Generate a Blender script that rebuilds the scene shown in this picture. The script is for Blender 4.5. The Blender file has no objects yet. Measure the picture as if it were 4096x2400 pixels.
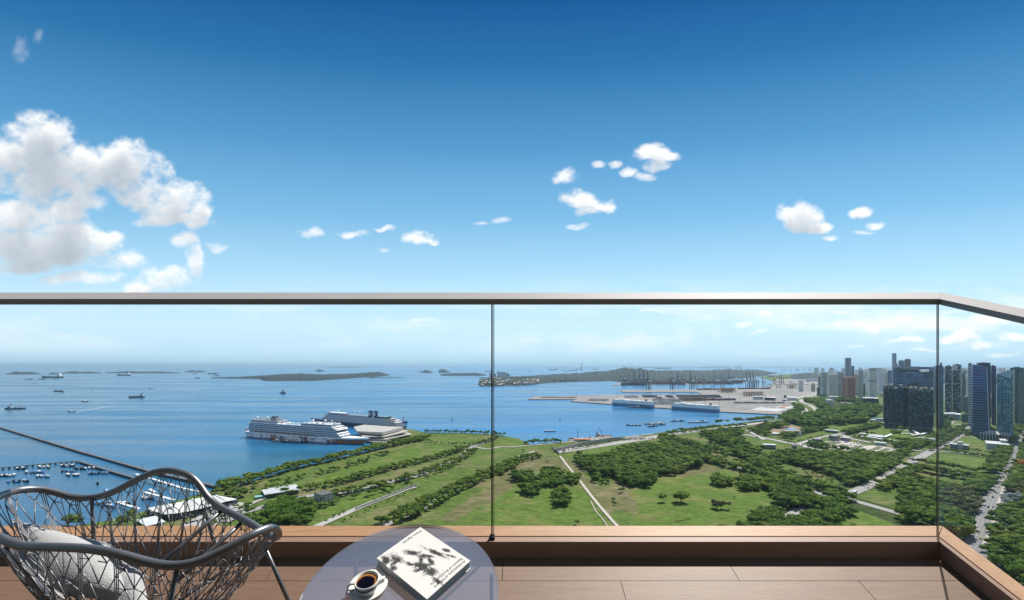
import bpy, math, random
import numpy as np
from mathutils import Vector, Matrix
from mathutils.geometry import tessellate_polygon
random.seed(7); RNG = np.random.RandomState(11)
sc = bpy.context.scene; COL = sc.collection
# ------------------------------------------------------------------ camera
F = 1800.0; HOR = 1458.0; HE = 230.0          # focal length (4096 px wide frame), sea horizon row, eye height over the sea
SLOPE = (HOR - 826.0) / F                      # rise of the balcony floor towards the railing
cam = bpy.data.cameras.new('camera'); camo = bpy.data.objects.new('camera', cam); COL.objects.link(camo)
cam.sensor_width = 36; cam.lens = 36 * F / 4096; cam.shift_y = (HOR - 1200) / 4096
cam.clip_start = 0.05; cam.clip_end = 400000
camo.location = (0, 0, HE); camo.rotation_euler = (math.pi / 2, 0, 0); sc.camera = camo
# ------------------------------------------------------------------ sky
SUN_AZ, SUN_EL = math.radians(38), math.radians(56.5)
world = bpy.data.worlds.new('World'); sc.world = world; world.use_nodes = True
wn = world.node_tree.nodes; wl = world.node_tree.links; wn.clear()

def vnoise(u, v, seed):
    r = np.random.RandomState(seed); g = r.rand(256, 256)
    iu = np.floor(u).astype(int); iv = np.floor(v).astype(int); fu = u - iu; fv = v - iv
    fu = fu * fu * (3 - 2 * fu); fv = fv * fv * (3 - 2 * fv)
    a = g[iu % 256, iv % 256]; b = g[(iu + 1) % 256, iv % 256]; c = g[iu % 256, (iv + 1) % 256]; d = g[(iu + 1) % 256, (iv + 1) % 256]
    return (a * (1 - fu) + b * fu) * (1 - fv) + (c * (1 - fu) + d * fu) * fv
def fbm(u, v, seed, octs=6, gain=.55):
    s = 0; a = 1; t = 0
    for k in range(octs):
        s = s + a * vnoise(u * 2 ** k + 17.3 * k, v * 2 ** k + 9.1 * k, seed + k); t += a; a *= gain
    return s / t
CLOUDS = [(430,700,90,70,1.1),(240,860,110,60,.8),(130,760,120,90,.9),(-160,640,190,110,1.2),(-420,760,170,80,1.1),(-260,980,240,90,1.2),(-620,930,160,60,.9),(-120,820,120,60,.9),(4350,820,90,46,1.1),(4600,960,70,30,.9),(4260,1300,90,24,.7),  # px, py, rx, ry, strength   (direction of each cloud, in the 4096 px frame of the photograph)
 (150,560,110,85,1.3),(60,640,110,80,1),(200,690,190,100,1.2),(330,730,80,60,.9),(40,740,160,70,.9),(515,700,120,120,1.3),(480,640,60,50,1),(640,680,66,60,1.1),(560,780,110,70,1),
 (693,812,120,75,1.1),(790,860,50,60,.9),(700,880,150,30,.5),(560,890,70,20,.4),(54,990,190,85,1.3),(280,950,110,60,1.2),(200,1000,260,75,1.2),(400,970,100,60,1),(490,1050,110,60,.9),(370,1110,150,28,.7),(60,1070,130,36,.8),(650,1125,110,60,1.2),
 (560,1150,60,50,1),(780,1050,40,75,.9),(748,970,60,30,.7),(878,980,60,20,.5),(27,860,140,80,.9),(303,822,120,45,.9),(20,755,50,45,.9),(180,1125,55,24,.45),(190,860,160,50,.6),
 (2610,608,66,34,.95),(2660,628,60,22,.8),(2640,666,62,22,.55),(2530,692,40,22,.6),(2590,706,50,20,.7),(2261,708,52,30,.75),(2395,664,36,16,.5),(2469,658,26,16,.5),(2330,800,80,36,.95),(2410,818,62,34,.85),(2350,840,60,24,.4),(2310,905,46,14,.25),
 (3175,868,60,44,1.2),(3225,850,62,48,1.25),(3260,905,50,24,1),(3200,900,70,24,1),(3318,942,34,12,.6),(3446,844,44,24,.95),(3517,900,36,18,.6),(3470,925,40,8,.3),
 (1248,936,42,24,.4),(1410,932,62,17,.6),(1535,916,56,15,.6),(1665,956,56,32,1),(1700,968,40,18,.7),(2002,876,40,16,.22),(1525,1004,36,14,.2),(154,154,26,44,-.35),(85,215,40,60,-.3),(1920,890,40,10,.15),
 (3075,1252,48,22,.75),(3157,1260,36,22,.7),(2970,1294,52,17,.5),(3345,1254,64,14,.5),(3345,1308,36,18,.5),(3500,1300,110,26,.75),(3586,1278,70,18,.7),(3705,1300,60,20,.65),(3823,1360,80,20,.8),(3926,1384,50,17,.85),(3633,1368,70,11,.6),
 (3980,1282,100,26,.75),(4060,1352,70,24,.8),(3278,1352,30,11,.45),(3420,1385,50,8,.3),(3860,1330,60,16,.4),(3200,1300,90,12,.35),(4000,1420,90,10,.4),(3700,1405,80,8,.3),(3060,1330,90,12,.25),(3800,1250,120,14,.3),(2620,1345,90,8,.15),(2650,1250,160,10,.15),(1700,1280,120,14,.15)]
SW, SH = 1984, 768; AZM = math.radians(62); EL0, EL1 = math.radians(-1), math.radians(46)
az = np.linspace(-AZM, AZM, SW)[None, :]; el = np.linspace(EL0, EL1, SH)[:, None]
U = np.tan(az) + 0 * el; V = np.tan(el) / np.cos(az)
FB = .55 * fbm(U * 9 + 40, V * 13 + 40, 3, 7, .58) + .45 * fbm(U * 24 + 3, V * 32 + 8, 77, 6, .6); FB2 = fbm(U * 60 + 10, V * 76 + 10, 31, 5, .65)
def dens(U_, V_, fb):
    e = np.full(U_.shape, -3.0); amp = np.zeros(U_.shape)
    wu = (fbm(U_ * 14 + 5, V_ * 14 + 5, 51, 4) - .5) * .035; wv = (fbm(U_ * 14 + 50, V_ * 14 + 7, 61, 4) - .5) * .03
    for (x, y, rx, ry, s) in CLOUDS:
        du = (U_ + wu - (x - 2048) / F) * F / rx; dv = (V_ + wv - (HOR - y) / F) * F / ry
        dv = np.where(dv < 0, dv * 1.25, dv)
        q = 1 - (du * du + dv * dv) * .62
        amp = np.maximum(amp, np.clip(q * 1.3 + 1.3, 0, 1) * min(1.3, .45 + .6 * s)); e = np.maximum(e, q - (1 - min(s, 1)) * .55)
    return e, amp
E, AMP = dens(U, V, FB)
D = E * 1.0 - .12 + (FB - .47) * 3.2 + (FB2 - .5) * .6
A = np.clip((D + .18) / 1.2, 0, 1); A = A * A * (3 - 2 * A) * np.clip(AMP, 0, 1)
BR = fbm(U * 3.2 + 9, V * 22 + 3, 91, 6, .55) * .7 + FB * .3
BM = np.clip((V - .012) / .03, 0, 1) * np.clip((.20 - V) / .09, 0, 1) * (.28 + .5 * np.clip(U + .1, 0, 1))
BA = np.clip((BR - .47) / .16, 0, 1) * BM * .75
A = np.maximum(A, BA)
thick = np.clip(D, 0, 1.6) * np.clip(AMP - .55, 0, 1)
tau = np.zeros_like(thick)
for k in range(1, 42):                       # self shadowing: cloud matter standing above a point
    tau[:-k, :] += thick[k:, :] * (1.0 / (1 + k * .02))
tau *= .055
SHD = .47 + .53 * np.exp(-tau * 1.5) + (FB2 - .5) * .06
SHD = np.clip(SHD, .45, 1.05)
img = bpy.data.images.new('cloud_field', SW, SH, float_buffer=True, is_data=True)
buf = np.zeros((SH, SW, 4), np.float32); buf[..., 0] = A; buf[..., 1] = SHD; buf[..., 2] = 0; buf[..., 3] = 1
buf[:, 0, 0] = 0; buf[:, -1, 0] = 0; buf[0, :, 0] = 0; buf[-1, :, 0] = 0
img.pixels.foreach_set(buf.ravel())

def N(tree, t, **kw):
    n = tree.nodes.new(t)
    for k, v in kw.items(): setattr(n, k, v)
    return n
def mth(tree, op, a, b=None, c=None, clamp=False):
    n = tree.nodes.new('ShaderNodeMath'); n.operation = op; n.use_clamp = clamp
    for i, x in enumerate((a, b, c)):
        if x is None: continue
        if isinstance(x, (int, float)): n.inputs[i].default_value = x
        else: tree.links.new(x, n.inputs[i])
    return n.outputs[0]
def mixc(tree, fac, a, b, bt='MIX'):
    n = tree.nodes.new('ShaderNodeMix'); n.data_type = 'RGBA'; n.blend_type = bt
    for s, x in ((0, fac), (6, a), (7, b)):
        if isinstance(x, (int, float)): n.inputs[s].default_value = x
        elif isinstance(x, (tuple, list)): n.inputs[s].default_value = tuple(x[:3]) + (1,)
        else: tree.links.new(x, n.inputs[s])
    return n.outputs[2]
def ramp(tree, fac, stops, interp='LINEAR'):
    n = tree.nodes.new('ShaderNodeValToRGB'); r = n.color_ramp; r.interpolation = interp
    while len(r.elements) < len(stops): r.elements.new(.5)
    for e, (p, c) in zip(r.elements, stops):
        e.position = p; e.color = tuple(c[:3]) + (1,) if isinstance(c, (tuple, list)) else (c, c, c, 1)
    if fac is not None: tree.links.new(fac, n.inputs[0])
    return n.outputs[0]
T = world.node_tree
sky = N(T, 'ShaderNodeTexSky', sky_type='NISHITA', sun_disc=False, sun_elevation=SUN_EL, sun_rotation=SUN_AZ, altitude=200, air_density=1.0, dust_density=.6, ozone_density=2.2)
tc = N(T, 'ShaderNodeTexCoord'); sx = N(T, 'ShaderNodeSeparateXYZ'); wl.new(tc.outputs['Generated'], sx.inputs[0])
X, Y, Z = sx.outputs
# elevation seen along the view, a little flatter to the sides than true elevation
q = mth(T, 'SQRT', mth(T, 'ADD', mth(T, 'MULTIPLY', Y, Y), mth(T, 'MULTIPLY', mth(T, 'MULTIPLY', X, X), .35)))
tl = mth(T, 'DIVIDE', Z, mth(T, 'MAXIMUM', q, .05))
SKYSTOPS = [(0, (.42, .64, .82)), (.03, (.52, .74, .90)), (.085, (.60, .81, .94)), (.18, (.46, .73, .89)), (.32, (.225, .51, .75)), (.48, (.096, .325, .585)), (.66, (.027, .18, .40)), (.84, (.008, .09, .29)), (1, (.005, .075, .265))]
tint = ramp(T, tl, SKYSTOPS)
SKYGAIN = 1.0; HAZE_D = 2.3e-5
bw = N(T, 'ShaderNodeRGBToBW'); wl.new(sky.outputs[0], bw.inputs[0])
nish = mixc(T, .22, (10.0 / 1, 10.0, 10.0), sky.outputs[0])     # keep part of the physical brightness field
back = mth(T, 'MULTIPLY', mth(T, 'SUBTRACT', .35, Y), 1.1, clamp=True)      # unseen sky behind the viewer whitened to neutralise the blue fill
tint = mixc(T, back, tint, (.34, .42, .52))
base = mixc(T, 1.0, nish, tint, 'MULTIPLY')
azn = mth(T, 'ARCTAN2', X, Y); eln = mth(T, 'ARCSINE', Z)
uu = mth(T, 'DIVIDE', mth(T, 'ADD', azn, AZM), 2 * AZM); vv = mth(T, 'DIVIDE', mth(T, 'SUBTRACT', eln, EL0), EL1 - EL0)
cv = N(T, 'ShaderNodeCombineXYZ'); wl.new(uu, cv.inputs[0]); wl.new(vv, cv.inputs[1])
it = N(T, 'ShaderNodeTexImage', image=img, extension='CLIP', interpolation='Cubic'); wl.new(cv.outputs[0], it.inputs[0])
sp = N(T, 'ShaderNodeSeparateColor'); wl.new(it.outputs[0], sp.inputs[0])
ccol = ramp(T, sp.outputs[1], [(.46, (3.3, 3.8, 4.4)), (.62, (5.2, 5.7, 6.2)), (.78, (7.8, 8.0, 8.1)), (.95, (9.6, 9.4, 9.1))])
ccol_n = ccol.node
inb = mth(T, 'MULTIPLY', sp.outputs[0], mth(T, 'GREATER_THAN', Y, 0))
fin = mixc(T, inb, base, ccol)
bg = N(T, 'ShaderNodeBackground'); bg.inputs[1].default_value = .1; wl.new(fin, bg.inputs[0])
wo = N(T, 'ShaderNodeOutputWorld'); wl.new(bg.outputs[0], wo.inputs[0])
# ------------------------------------------------------------------ sun, exposure
sun = bpy.data.lights.new('sun', 'SUN'); sun.energy = 5.0; sun.angle = math.radians(.5); sun.color = (1, .95, .87)
suno = bpy.data.objects.new('sun', sun); COL.objects.link(suno)
sd = Vector((math.sin(SUN_AZ) * math.cos(SUN_EL), math.cos(SUN_AZ) * math.cos(SUN_EL), math.sin(SUN_EL)))
suno.rotation_euler = sd.to_track_quat('Z', 'Y').to_euler(); suno.location = (0, 0, 400)
sc.view_settings.view_transform = 'Standard'; sc.view_settings.look = 'None'; sc.view_settings.exposure = .3; sc.view_settings.gamma = 1
sc.view_settings.use_curve_mapping = False
sc.render.engine = 'CYCLES'; cy = sc.cycles
cy.max_bounces = 6; cy.diffuse_bounces = 2; cy.glossy_bounces = 3; cy.transparent_max_bounces = 16; cy.volume_bounces = 0
cy.use_denoising = True; cy.sample_clamp_indirect = 4; cy.caustics_reflective = False; cy.caustics_refractive = False
# ------------------------------------------------------------------ helpers
CROP = dict(c1=(0, 1400, .677), c2=(1000, 1400, .677), c3=(2000, 1380, .5553), c4=(3000, 1380, .6906), z1=(900, 1600, .3571), z2=(1900, 1430, .2778),
            z3=(2500, 1430, .31746), z4=(3200, 1380, .3556), z5=(0, 1430, .3589), z6=(3050, 1600, .2381), i1=(3600, 1700, .4737), i2=(0, 1850, .3724),
            i3=(550, 1850, .3723), i4=(3600, 1380, .2844), i5=(3200, 1400, .27086), p=(0, 0, 1))
GZ = 3.0
def px(c, x, y):
    o = CROP[c]; return o[0] + x * o[2], o[1] + y * o[2]
def G(x, y, z=GZ):                       # the spot on level ground (height z) seen in that direction
    d = F * (HE - z) / (max(y, HOR + 2) - HOR); return Vector(((x - 2048) / F * d, d, z))
def W(c, x, y, z=GZ): return G(*px(c, x, y), z)
def WP(c, pts, z=GZ): return [W(c, a, b, z) for a, b in pts]
def project(p):
    return 2048 + F * p[0] / p[1], HOR + F * (HE - p[2]) / p[1]
def P(x, y, d): return Vector(((x - 2048) / F * d, d, HE - (y - HOR) / F * d))          # near point at depth d
def NT(x, d, z): return Vector((x, d, HE + z + SLOPE * d))                               # balcony coordinates: right, out, height from the eye
def link(o): COL.objects.link(o); return o
def tag(o, label=None, cat=None, group=None, kind=None):
    if label: o['label'] = label
    if cat: o['category'] = cat
    if group: o['group'] = group
    if kind: o['kind'] = kind
    return o
def thing(name, label, cat, loc=(0, 0, 0), rz=0, group=None):
    o = link(bpy.data.objects.new(name, None)); o.location = loc; o.rotation_euler = (0, 0, rz); o.empty_display_size = .1
    return tag(o, label, cat, group)
class MB:
    def __init__(s): s.v = []; s.f = []; s.m = []
    def add(s, vs, fs, m=0):
        o = len(s.v); s.v += [tuple(v) for v in vs]; s.f += [tuple(i + o for i in f) for f in fs]; s.m += [m] * len(fs); return s
    def box(s, x0, x1, y0, y1, z0, z1, m=0):
        return s.add([(x0, y0, z0), (x1, y0, z0), (x1, y1, z0), (x0, y1, z0), (x0, y0, z1), (x1, y0, z1), (x1, y1, z1), (x0, y1, z1)],
                     [(3, 2, 1, 0), (4, 5, 6, 7), (0, 1, 5, 4), (1, 2, 6, 5), (2, 3, 7, 6), (3, 0, 4, 7)], m)
    def obox(s, c, dx, dy, dz, rz=0, m=0):       # centre of the base
        ca, sa = math.cos(rz), math.sin(rz); vs = []
        for z in (0, dz):
            for a, b in ((-1, -1), (1, -1), (1, 1), (-1, 1)):
                x, y = a * dx / 2, b * dy / 2; vs.append((c[0] + x * ca - y * sa, c[1] + x * sa + y * ca, c[2] + z))
        return s.add(vs, [(3, 2, 1, 0), (4, 5, 6, 7), (0, 1, 5, 4), (1, 2, 6, 5), (2, 3, 7, 6), (3, 0, 4, 7)], m)
    def prism(s, poly, z0, z1, m=0, mtop=None, top=None):
        n = len(poly); a = sum(poly[i][0] * poly[(i + 1) % n][1] - poly[(i + 1) % n][0] * poly[i][1] for i in range(n))
        if a < 0: poly = poly[::-1]; top = top[::-1] if top else None
        z1s = [z1] * n if top is None else top
        vs = [(p[0], p[1], z0) for p in poly] + [(p[0], p[1], z) for p, z in zip(poly, z1s)]; s.add(vs, [(i, (i + 1) % n, n + (i + 1) % n, n + i) for i in range(n)], m)
        tri = tessellate_polygon([[Vector((p[0], p[1], 0)) for p in poly]])
        fs = []
        for t in tri:
            A_, B_, C_ = (poly[i] for i in t); cr = (B_[0] - A_[0]) * (C_[1] - A_[1]) - (B_[1] - A_[1]) * (C_[0] - A_[0])
            fs.append(tuple(t) if cr > 0 else tuple(t[::-1]))
        s.add(vs[n:], fs, m if mtop is None else mtop); s.add(vs[:n], [f[::-1] for f in fs], m); return s
    def cyl(s, c, r, h, n=12, r2=None, m=0):
        r2 = r if r2 is None else r2
        vs = [(c[0] + r * math.cos(2 * math.pi * i / n), c[1] + r * math.sin(2 * math.pi * i / n), c[2]) for i in range(n)] + \
             [(c[0] + r2 * math.cos(2 * math.pi * i / n), c[1] + r2 * math.sin(2 * math.pi * i / n), c[2] + h) for i in range(n)]
        return s.add(vs, [(i, (i + 1) % n, n + (i + 1) % n, n + i) for i in range(n)] + [tuple(range(n, 2 * n)), tuple(range(n))[::-1]], m)
    def tube(s, pts, r, n=6, closed=False, m=0):
        pts = [Vector(p) for p in pts]; k = len(pts); rs = r if isinstance(r, (list, tuple)) else [r] * k; vs = []; prev = None
        for i, p in enumerate(pts):
            a = pts[(i - 1) % k] if (closed or i > 0) else p; b = pts[(i + 1) % k] if (closed or i < k - 1) else p
            t = (b - a); t = t.normalized() if t.length > 1e-9 else Vector((0, 0, 1))
            if prev is None:
                prev = t.cross(Vector((0, 0, 1)));
                if prev.length < .05: prev = t.cross(Vector((1, 0, 0)))
            prev = (prev - t * prev.dot(t)); prev.normalize(); q2 = t.cross(prev)
            for j in range(n):
                an = 2 * math.pi * j / n; vs.append(p + (prev * math.cos(an) + q2 * math.sin(an)) * rs[i])
        fs = []
        for i in range(k if closed else k - 1):
            i2 = (i + 1) % k
            for j in range(n): fs.append((i * n + j, i * n + (j + 1) % n, i2 * n + (j + 1) % n, i2 * n + j))
        if not closed: fs += [tuple(range(n))[::-1], tuple(range((k - 1) * n, k * n))]
        return s.add(vs, fs, m)
    def ball(s, c, r, n=10, k=6, m=0, sz=1.0):
        vs = []; fs = []
        for i in range(k + 1):
            th = math.pi * i / k
            for j in range(n): vs.append((c[0] + r * math.sin(th) * math.cos(2 * math.pi * j / n), c[1] + r * math.sin(th) * math.sin(2 * math.pi * j / n), c[2] - r * sz * math.cos(th)))
        for i in range(k):
            for j in range(n): fs.append((i * n + j, i * n + (j + 1) % n, (i + 1) * n + (j + 1) % n, (i + 1) * n + j))
        return s.add(vs, fs, m)
    def build(s, name, mats, parent=None, smooth=False, loc=None):
        me = bpy.data.meshes.new(name); me.from_pydata(s.v, [], s.f)
        for mm in (mats if isinstance(mats, (list, tuple)) else [mats]): me.materials.append(mm)
        if len(me.materials) > 1: me.polygons.foreach_set('material_index', s.m)
        if smooth: me.polygons.foreach_set('use_smooth', [True] * len(me.polygons))
        me.update(); o = link(bpy.data.objects.new(name, me))
        if parent is not None: o.parent = parent
        if loc is not None: o.location = loc
        return o
def dup(root, loc=None, rz=None, label=None, group=None, scale=None):
    r = root.copy(); COL.objects.link(r)
    if loc is not None: r.location = loc
    if rz is not None: r.rotation_euler = (0, 0, rz)
    if label: r['label'] = label
    if group: r['group'] = group
    if scale: r.scale = scale if isinstance(scale, (tuple, list)) else (scale,) * 3
    for ch in list(root.children):
        c = ch.copy(); COL.objects.link(c); c.parent = r
        for g in ch.children:
            d = g.copy(); COL.objects.link(d); d.parent = c
    return r
# ------------------------------------------------------------------ materials
MT = {}
def mat(name, col, rough=.7, metal=0, var=.0, scale=1.0, bump=0, bscale=None, col2=None, spec=.5, coord='Object', objrand=0, stretch=(1, 1, 1), det=4):
    if name in MT: return MT[name]
    m = bpy.data.materials.new(name); m.use_nodes = True; t = m.node_tree; b = t.nodes['Principled BSDF']
    b.inputs['Roughness'].default_value = rough; b.inputs['Metallic'].default_value = metal; b.inputs['Specular IOR Level'].default_value = spec
    c = None
    if var or col2 or bump:
        tcn = N(t, 'ShaderNodeTexCoord'); mp = N(t, 'ShaderNodeMapping'); mp.inputs['Scale'].default_value = stretch; t.links.new(tcn.outputs[coord], mp.inputs[0])
        nz = N(t, 'ShaderNodeTexNoise'); nz.inputs['Scale'].default_value = scale; nz.inputs['Detail'].default_value = det; nz.inputs['Roughness'].default_value = .6; t.links.new(mp.outputs[0], nz.inputs['Vector'])
    if var or col2:
        a = col2 if col2 else tuple(max(0, x * (1 - var)) for x in col); bb = col if col2 else tuple(x * (1 + var) for x in col)
        c = ramp(t, nz.outputs[0], [(.33, a), (.67, bb)])
    if objrand:
        oi = N(t, 'ShaderNodeObjectInfo'); g = mth(t, 'ADD', mth(t, 'MULTIPLY', oi.outputs['Random'], 2 * objrand), 1 - objrand)
        cg = N(t, 'ShaderNodeCombineColor'); [t.links.new(g, cg.inputs[i]) for i in range(3)]
        c = mixc(t, 1.0, c if c is not None else col, cg.outputs[0], 'MULTIPLY')
    if c is not None: t.links.new(c, b.inputs['Base Color'])
    else: b.inputs['Base Color'].default_value = tuple(col) + (1,)
    if bump:
        bn = N(t, 'ShaderNodeBump'); bn.inputs['Strength'].default_value = bump; bn.inputs['Distance'].default_value = 1.0 / (bscale or scale) * .15
        n2 = N(t, 'ShaderNodeTexNoise'); n2.inputs['Scale'].default_value = bscale or scale; t.links.new(mp.outputs[0], n2.inputs['Vector'])
        t.links.new(n2.outputs[0], bn.inputs['Height']); t.links.new(bn.outputs[0], b.inputs['Normal'])
    MT[name] = m; return m
def facade(name, wall, glass, fh=3.6, bw=3.2, wz=.35, wx=.25, rough=.12, vary=.5, lit=.03, litc=(.55, .6, .62), wall2=None, bands=None, rb=.55, mir=0):
    """storeys and bays of windows: wall where the cell fraction is below wz / wx"""
    if name in MT: return MT[name]
    m = bpy.data.materials.new(name); m.use_nodes = True; t = m.node_tree; b = t.nodes['Principled BSDF']
    tcn = N(t, 'ShaderNodeTexCoord'); s = N(t, 'ShaderNodeSeparateXYZ'); t.links.new(tcn.outputs['Object'], s.inputs[0])
    h = mth(t, 'ADD', mth(t, 'ADD', s.outputs[0], s.outputs[1]), 500.37)
    u = mth(t, 'DIVIDE', h, bw); v = mth(t, 'DIVIDE', mth(t, 'ADD', s.outputs[2], .01), fh)
    fu = mth(t, 'FRACT', u); fv = mth(t, 'FRACT', v)
    mk = mth(t, 'MULTIPLY', mth(t, 'GREATER_THAN', fu, wx), mth(t, 'GREATER_THAN', fv, wz))
    cc = N(t, 'ShaderNodeCombineXYZ'); t.links.new(mth(t, 'FLOOR', u), cc.inputs[0]); t.links.new(mth(t, 'FLOOR', v), cc.inputs[1])
    wnz = N(t, 'ShaderNodeTexWhiteNoise', noise_dimensions='2D'); t.links.new(cc.outputs[0], wnz.inputs['Vector'])
    r = wnz.outputs['Value']
    g = mixc(t, r, tuple(x * (1 - vary) for x in glass), tuple(min(1, x * (1 + vary)) for x in glass))
    if lit: g = mixc(t, mth(t, 'GREATER_THAN', r, 1 - lit), g, litc)
    wc = wall
    nz = N(t, 'ShaderNodeTexNoise'); nz.inputs['Scale'].default_value = .06; t.links.new(tcn.outputs['Object'], nz.inputs['Vector'])
    wc = mixc(t, nz.outputs[0], tuple(x * .8 for x in wall), tuple(min(1, x * 1.2) for x in (wall2 or wall)))
    c = mixc(t, mk, wc, g)
    if bands:
        for z0, z1, bc in bands:
            c = mixc(t, mth(t, 'MULTIPLY', mth(t, 'GREATER_THAN', s.outputs[2], z0), mth(t, 'LESS_THAN', s.outputs[2], z1)), c, bc)
    t.links.new(c, b.inputs['Base Color'])
    if mir: t.links.new(mth(t, 'MULTIPLY', mk, mir), b.inputs['Metallic'])
    t.links.new(mth(t, 'SUBTRACT', rb, mth(t, 'MULTIPLY', mk, rb - rough)), b.inputs['Roughness'])
    MT[name] = m; return m
# ================================================================== BALCONY
def wood(name, c1, c2, scale, stretch, rough=.55, grain=.25):
    m = bpy.data.materials.new(name); m.use_nodes = True; t = m.node_tree; b = t.nodes['Principled BSDF']
    tcn = N(t, 'ShaderNodeTexCoord'); mp = N(t, 'ShaderNodeMapping'); mp.inputs['Scale'].default_value = stretch; t.links.new(tcn.outputs['Object'], mp.inputs[0])
    nz = N(t, 'ShaderNodeTexNoise'); nz.inputs['Scale'].default_value = scale; nz.inputs['Detail'].default_value = 8; nz.inputs['Roughness'].default_value = .65; nz.inputs['Distortion'].default_value = 1.2
    t.links.new(mp.outputs[0], nz.inputs['Vector'])
    n2 = N(t, 'ShaderNodeTexNoise'); n2.inputs['Scale'].default_value = scale * 6; n2.inputs['Detail'].default_value = 3; t.links.new(mp.outputs[0], n2.inputs['Vector'])
    g = mth(t, 'ADD', mth(t, 'MULTIPLY', nz.outputs[0], 1 - grain), mth(t, 'MULTIPLY', n2.outputs[0], grain))
    c = ramp(t, g, [(.3, c1), (.5, tuple((x + y) / 2 for x, y in zip(c1, c2))), (.7, c2)])
    t.links.new(c, b.inputs['Base Color']); b.inputs['Roughness'].default_value = rough
    bn = N(t, 'ShaderNodeBump'); bn.inputs['Strength'].default_value = .25; bn.inputs['Distance'].default_value = .002; t.links.new(g, bn.inputs['Height']); t.links.new(bn.outputs[0], b.inputs['Normal'])
    return m
M_floor = wood('deck oak', (.155, .090, .055), (.255, .155, .098), 5, (1, 14, 14))
M_curb = wood('curb light oak', (.36, .195, .095), (.52, .30, .155), 3, (1, 12, 12))
M_curb_s = wood('curb light oak side', (.36, .195, .095), (.52, .30, .155), 3, (12, 1, 12))
M_lip = wood('curb inner board', (.27, .165, .115), (.37, .23, .165), 4, (1, 14, 14))
M_lip_s = wood('curb inner board side', (.27, .165, .115), (.37, .23, .165), 4, (14, 1, 14))
M_rail = mat('handrail satin taupe', (.33, .31, .305), .65, 0, var=.04, scale=3)
M_black = mat('black seal', (.012, .013, .014), .35)
M_alu = mat('grey aluminium', (.42, .41, .38), .35, .6)
M_frame = mat('dark graphite tube', (.19, .195, .21), .36, .6, var=.05, scale=20)
M_wire = mat('graphite wire', (.27, .27, .285), .42, .35)

def glassmat(name, tr, fac):
    m = bpy.data.materials.new(name); m.use_nodes = True; t = m.node_tree; t.nodes.clear()
    o = N(t, 'ShaderNodeOutputMaterial'); a = N(t, 'ShaderNodeBsdfTransparent'); a.inputs[0].default_value = tr + (1,)
    g = N(t, 'ShaderNodeBsdfGlossy'); g.inputs['Roughness'].default_value = .01; fr = N(t, 'ShaderNodeFresnel'); fr.inputs[0].default_value = 1.35
    x = N(t, 'ShaderNodeMixShader'); t.links.new(mth(t, 'MULTIPLY', fr.outputs[0], fac), x.inputs[0]); t.links.new(a.outputs[0], x.inputs[1]); t.links.new(g.outputs[0], x.inputs[2]); t.links.new(x.outputs[0], o.inputs[0]); return m
M_glass = glassmat('clear glass', (.98, .99, .995), .12)

FZ = -1.493; KZ = -1.423; YN = 1.91; YG = 1.936; YF = 2.001; XI = 1.8145; XG = 1.833; XO = 1.912
def nmesh(name, parts, mats, parent=None, smooth=False, label=None, cat=None, kind=None, group=None, org=None):
    """parts: list of (kind, args, material index) in balcony coordinates, kept level across and rising with the floor outward"""
    mb = MB()
    for p in parts:
        if p[0] == 'box':
            b = MB().box(*p[1]); mb.add([NT(*v) for v in b.v], b.f, p[2])
        else:
            mb.add([NT(*v) for v in p[1][0]], p[1][1], p[2])
    o0 = Vector(mb.v[0]) if org is None else org
    mb.v = [tuple(Vector(v) - o0) for v in mb.v]
    o = mb.build(name, mats, parent, smooth, loc=o0 if parent is None else None)
    if parent is not None: o.location = o0 - parent.location
    return tag(o, label, cat, group, kind)
# floor boards
r0 = 1.796; pb = []
rows = [(r0, r0 + .198, [-3.9 + .947 * 0, -2.88, -1.932, -.985, -.039, .908, 1.855, 2.9])]
off = [.434, .0, .61, .25, .8, .15, .5, .9]
for k in range(1, 12):
    a = r0 - .2 * k; st = off[(k - 1) % 8] - 3.797; rows.append((a, a + .198, [st + .949 * j for j in range(0, 8)]))
for (a, b, xs) in rows:
    for x0, x1 in zip(xs, xs[1:]):
        x0 = max(x0, -3.6); x1 = min(x1, 1.84)
        if x1 - x0 > .03: pb.append(('box', (x0 + .0012, x1 - .0012, a, min(b, 1.93), FZ - .02, FZ), 0))
nmesh('floor', pb, M_floor, kind='structure')
nmesh('floor_slab', [('box', (-3.8, 1.90, -.6, 1.99, FZ - .28, FZ - .0215), 0)], mat('slab underside', (.05, .045, .042), .9, var=.1, scale=3), kind='structure')
# kerb (front and right), outer board and inner lip
A0 = -3.6
def poly3(pts, z0, z1):
    mb = MB().prism(pts, z0, z1); return (mb.v, mb.f)
curb = thing('curb', 'low oak timber upstand running along the open edge of the balcony', 'curb', NT(-.0, YN, KZ))
nmesh('outer_board', [('m', poly3([(A0, YG + .004), (XG + .004, YG + .004), (XO, YF), (A0, YF)], FZ - .3, KZ + .003), 0)], M_curb, curb)
nmesh('outer_board', [('m', poly3([(XG + .006, YG + .002), (XG + .006, -.4), (XO, -.4), (XO, YF - .003)], FZ - .3, KZ + .003), 0)], M_curb_s, curb)
nmesh('inner_board', [('m', poly3([(A0, YN), (XI, YN), (XG + .002, YG + .002), (A0, YG + .002)], FZ + .001, KZ), 0)], M_lip, curb)
nmesh('inner_board', [('m', poly3([(XI + .001, YN - .001), (XI + .001, -.4), (XG + .003, -.4), (XG + .003, YG - .001)], FZ + .001, KZ - .0005), 0)], M_lip_s, curb)
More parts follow.
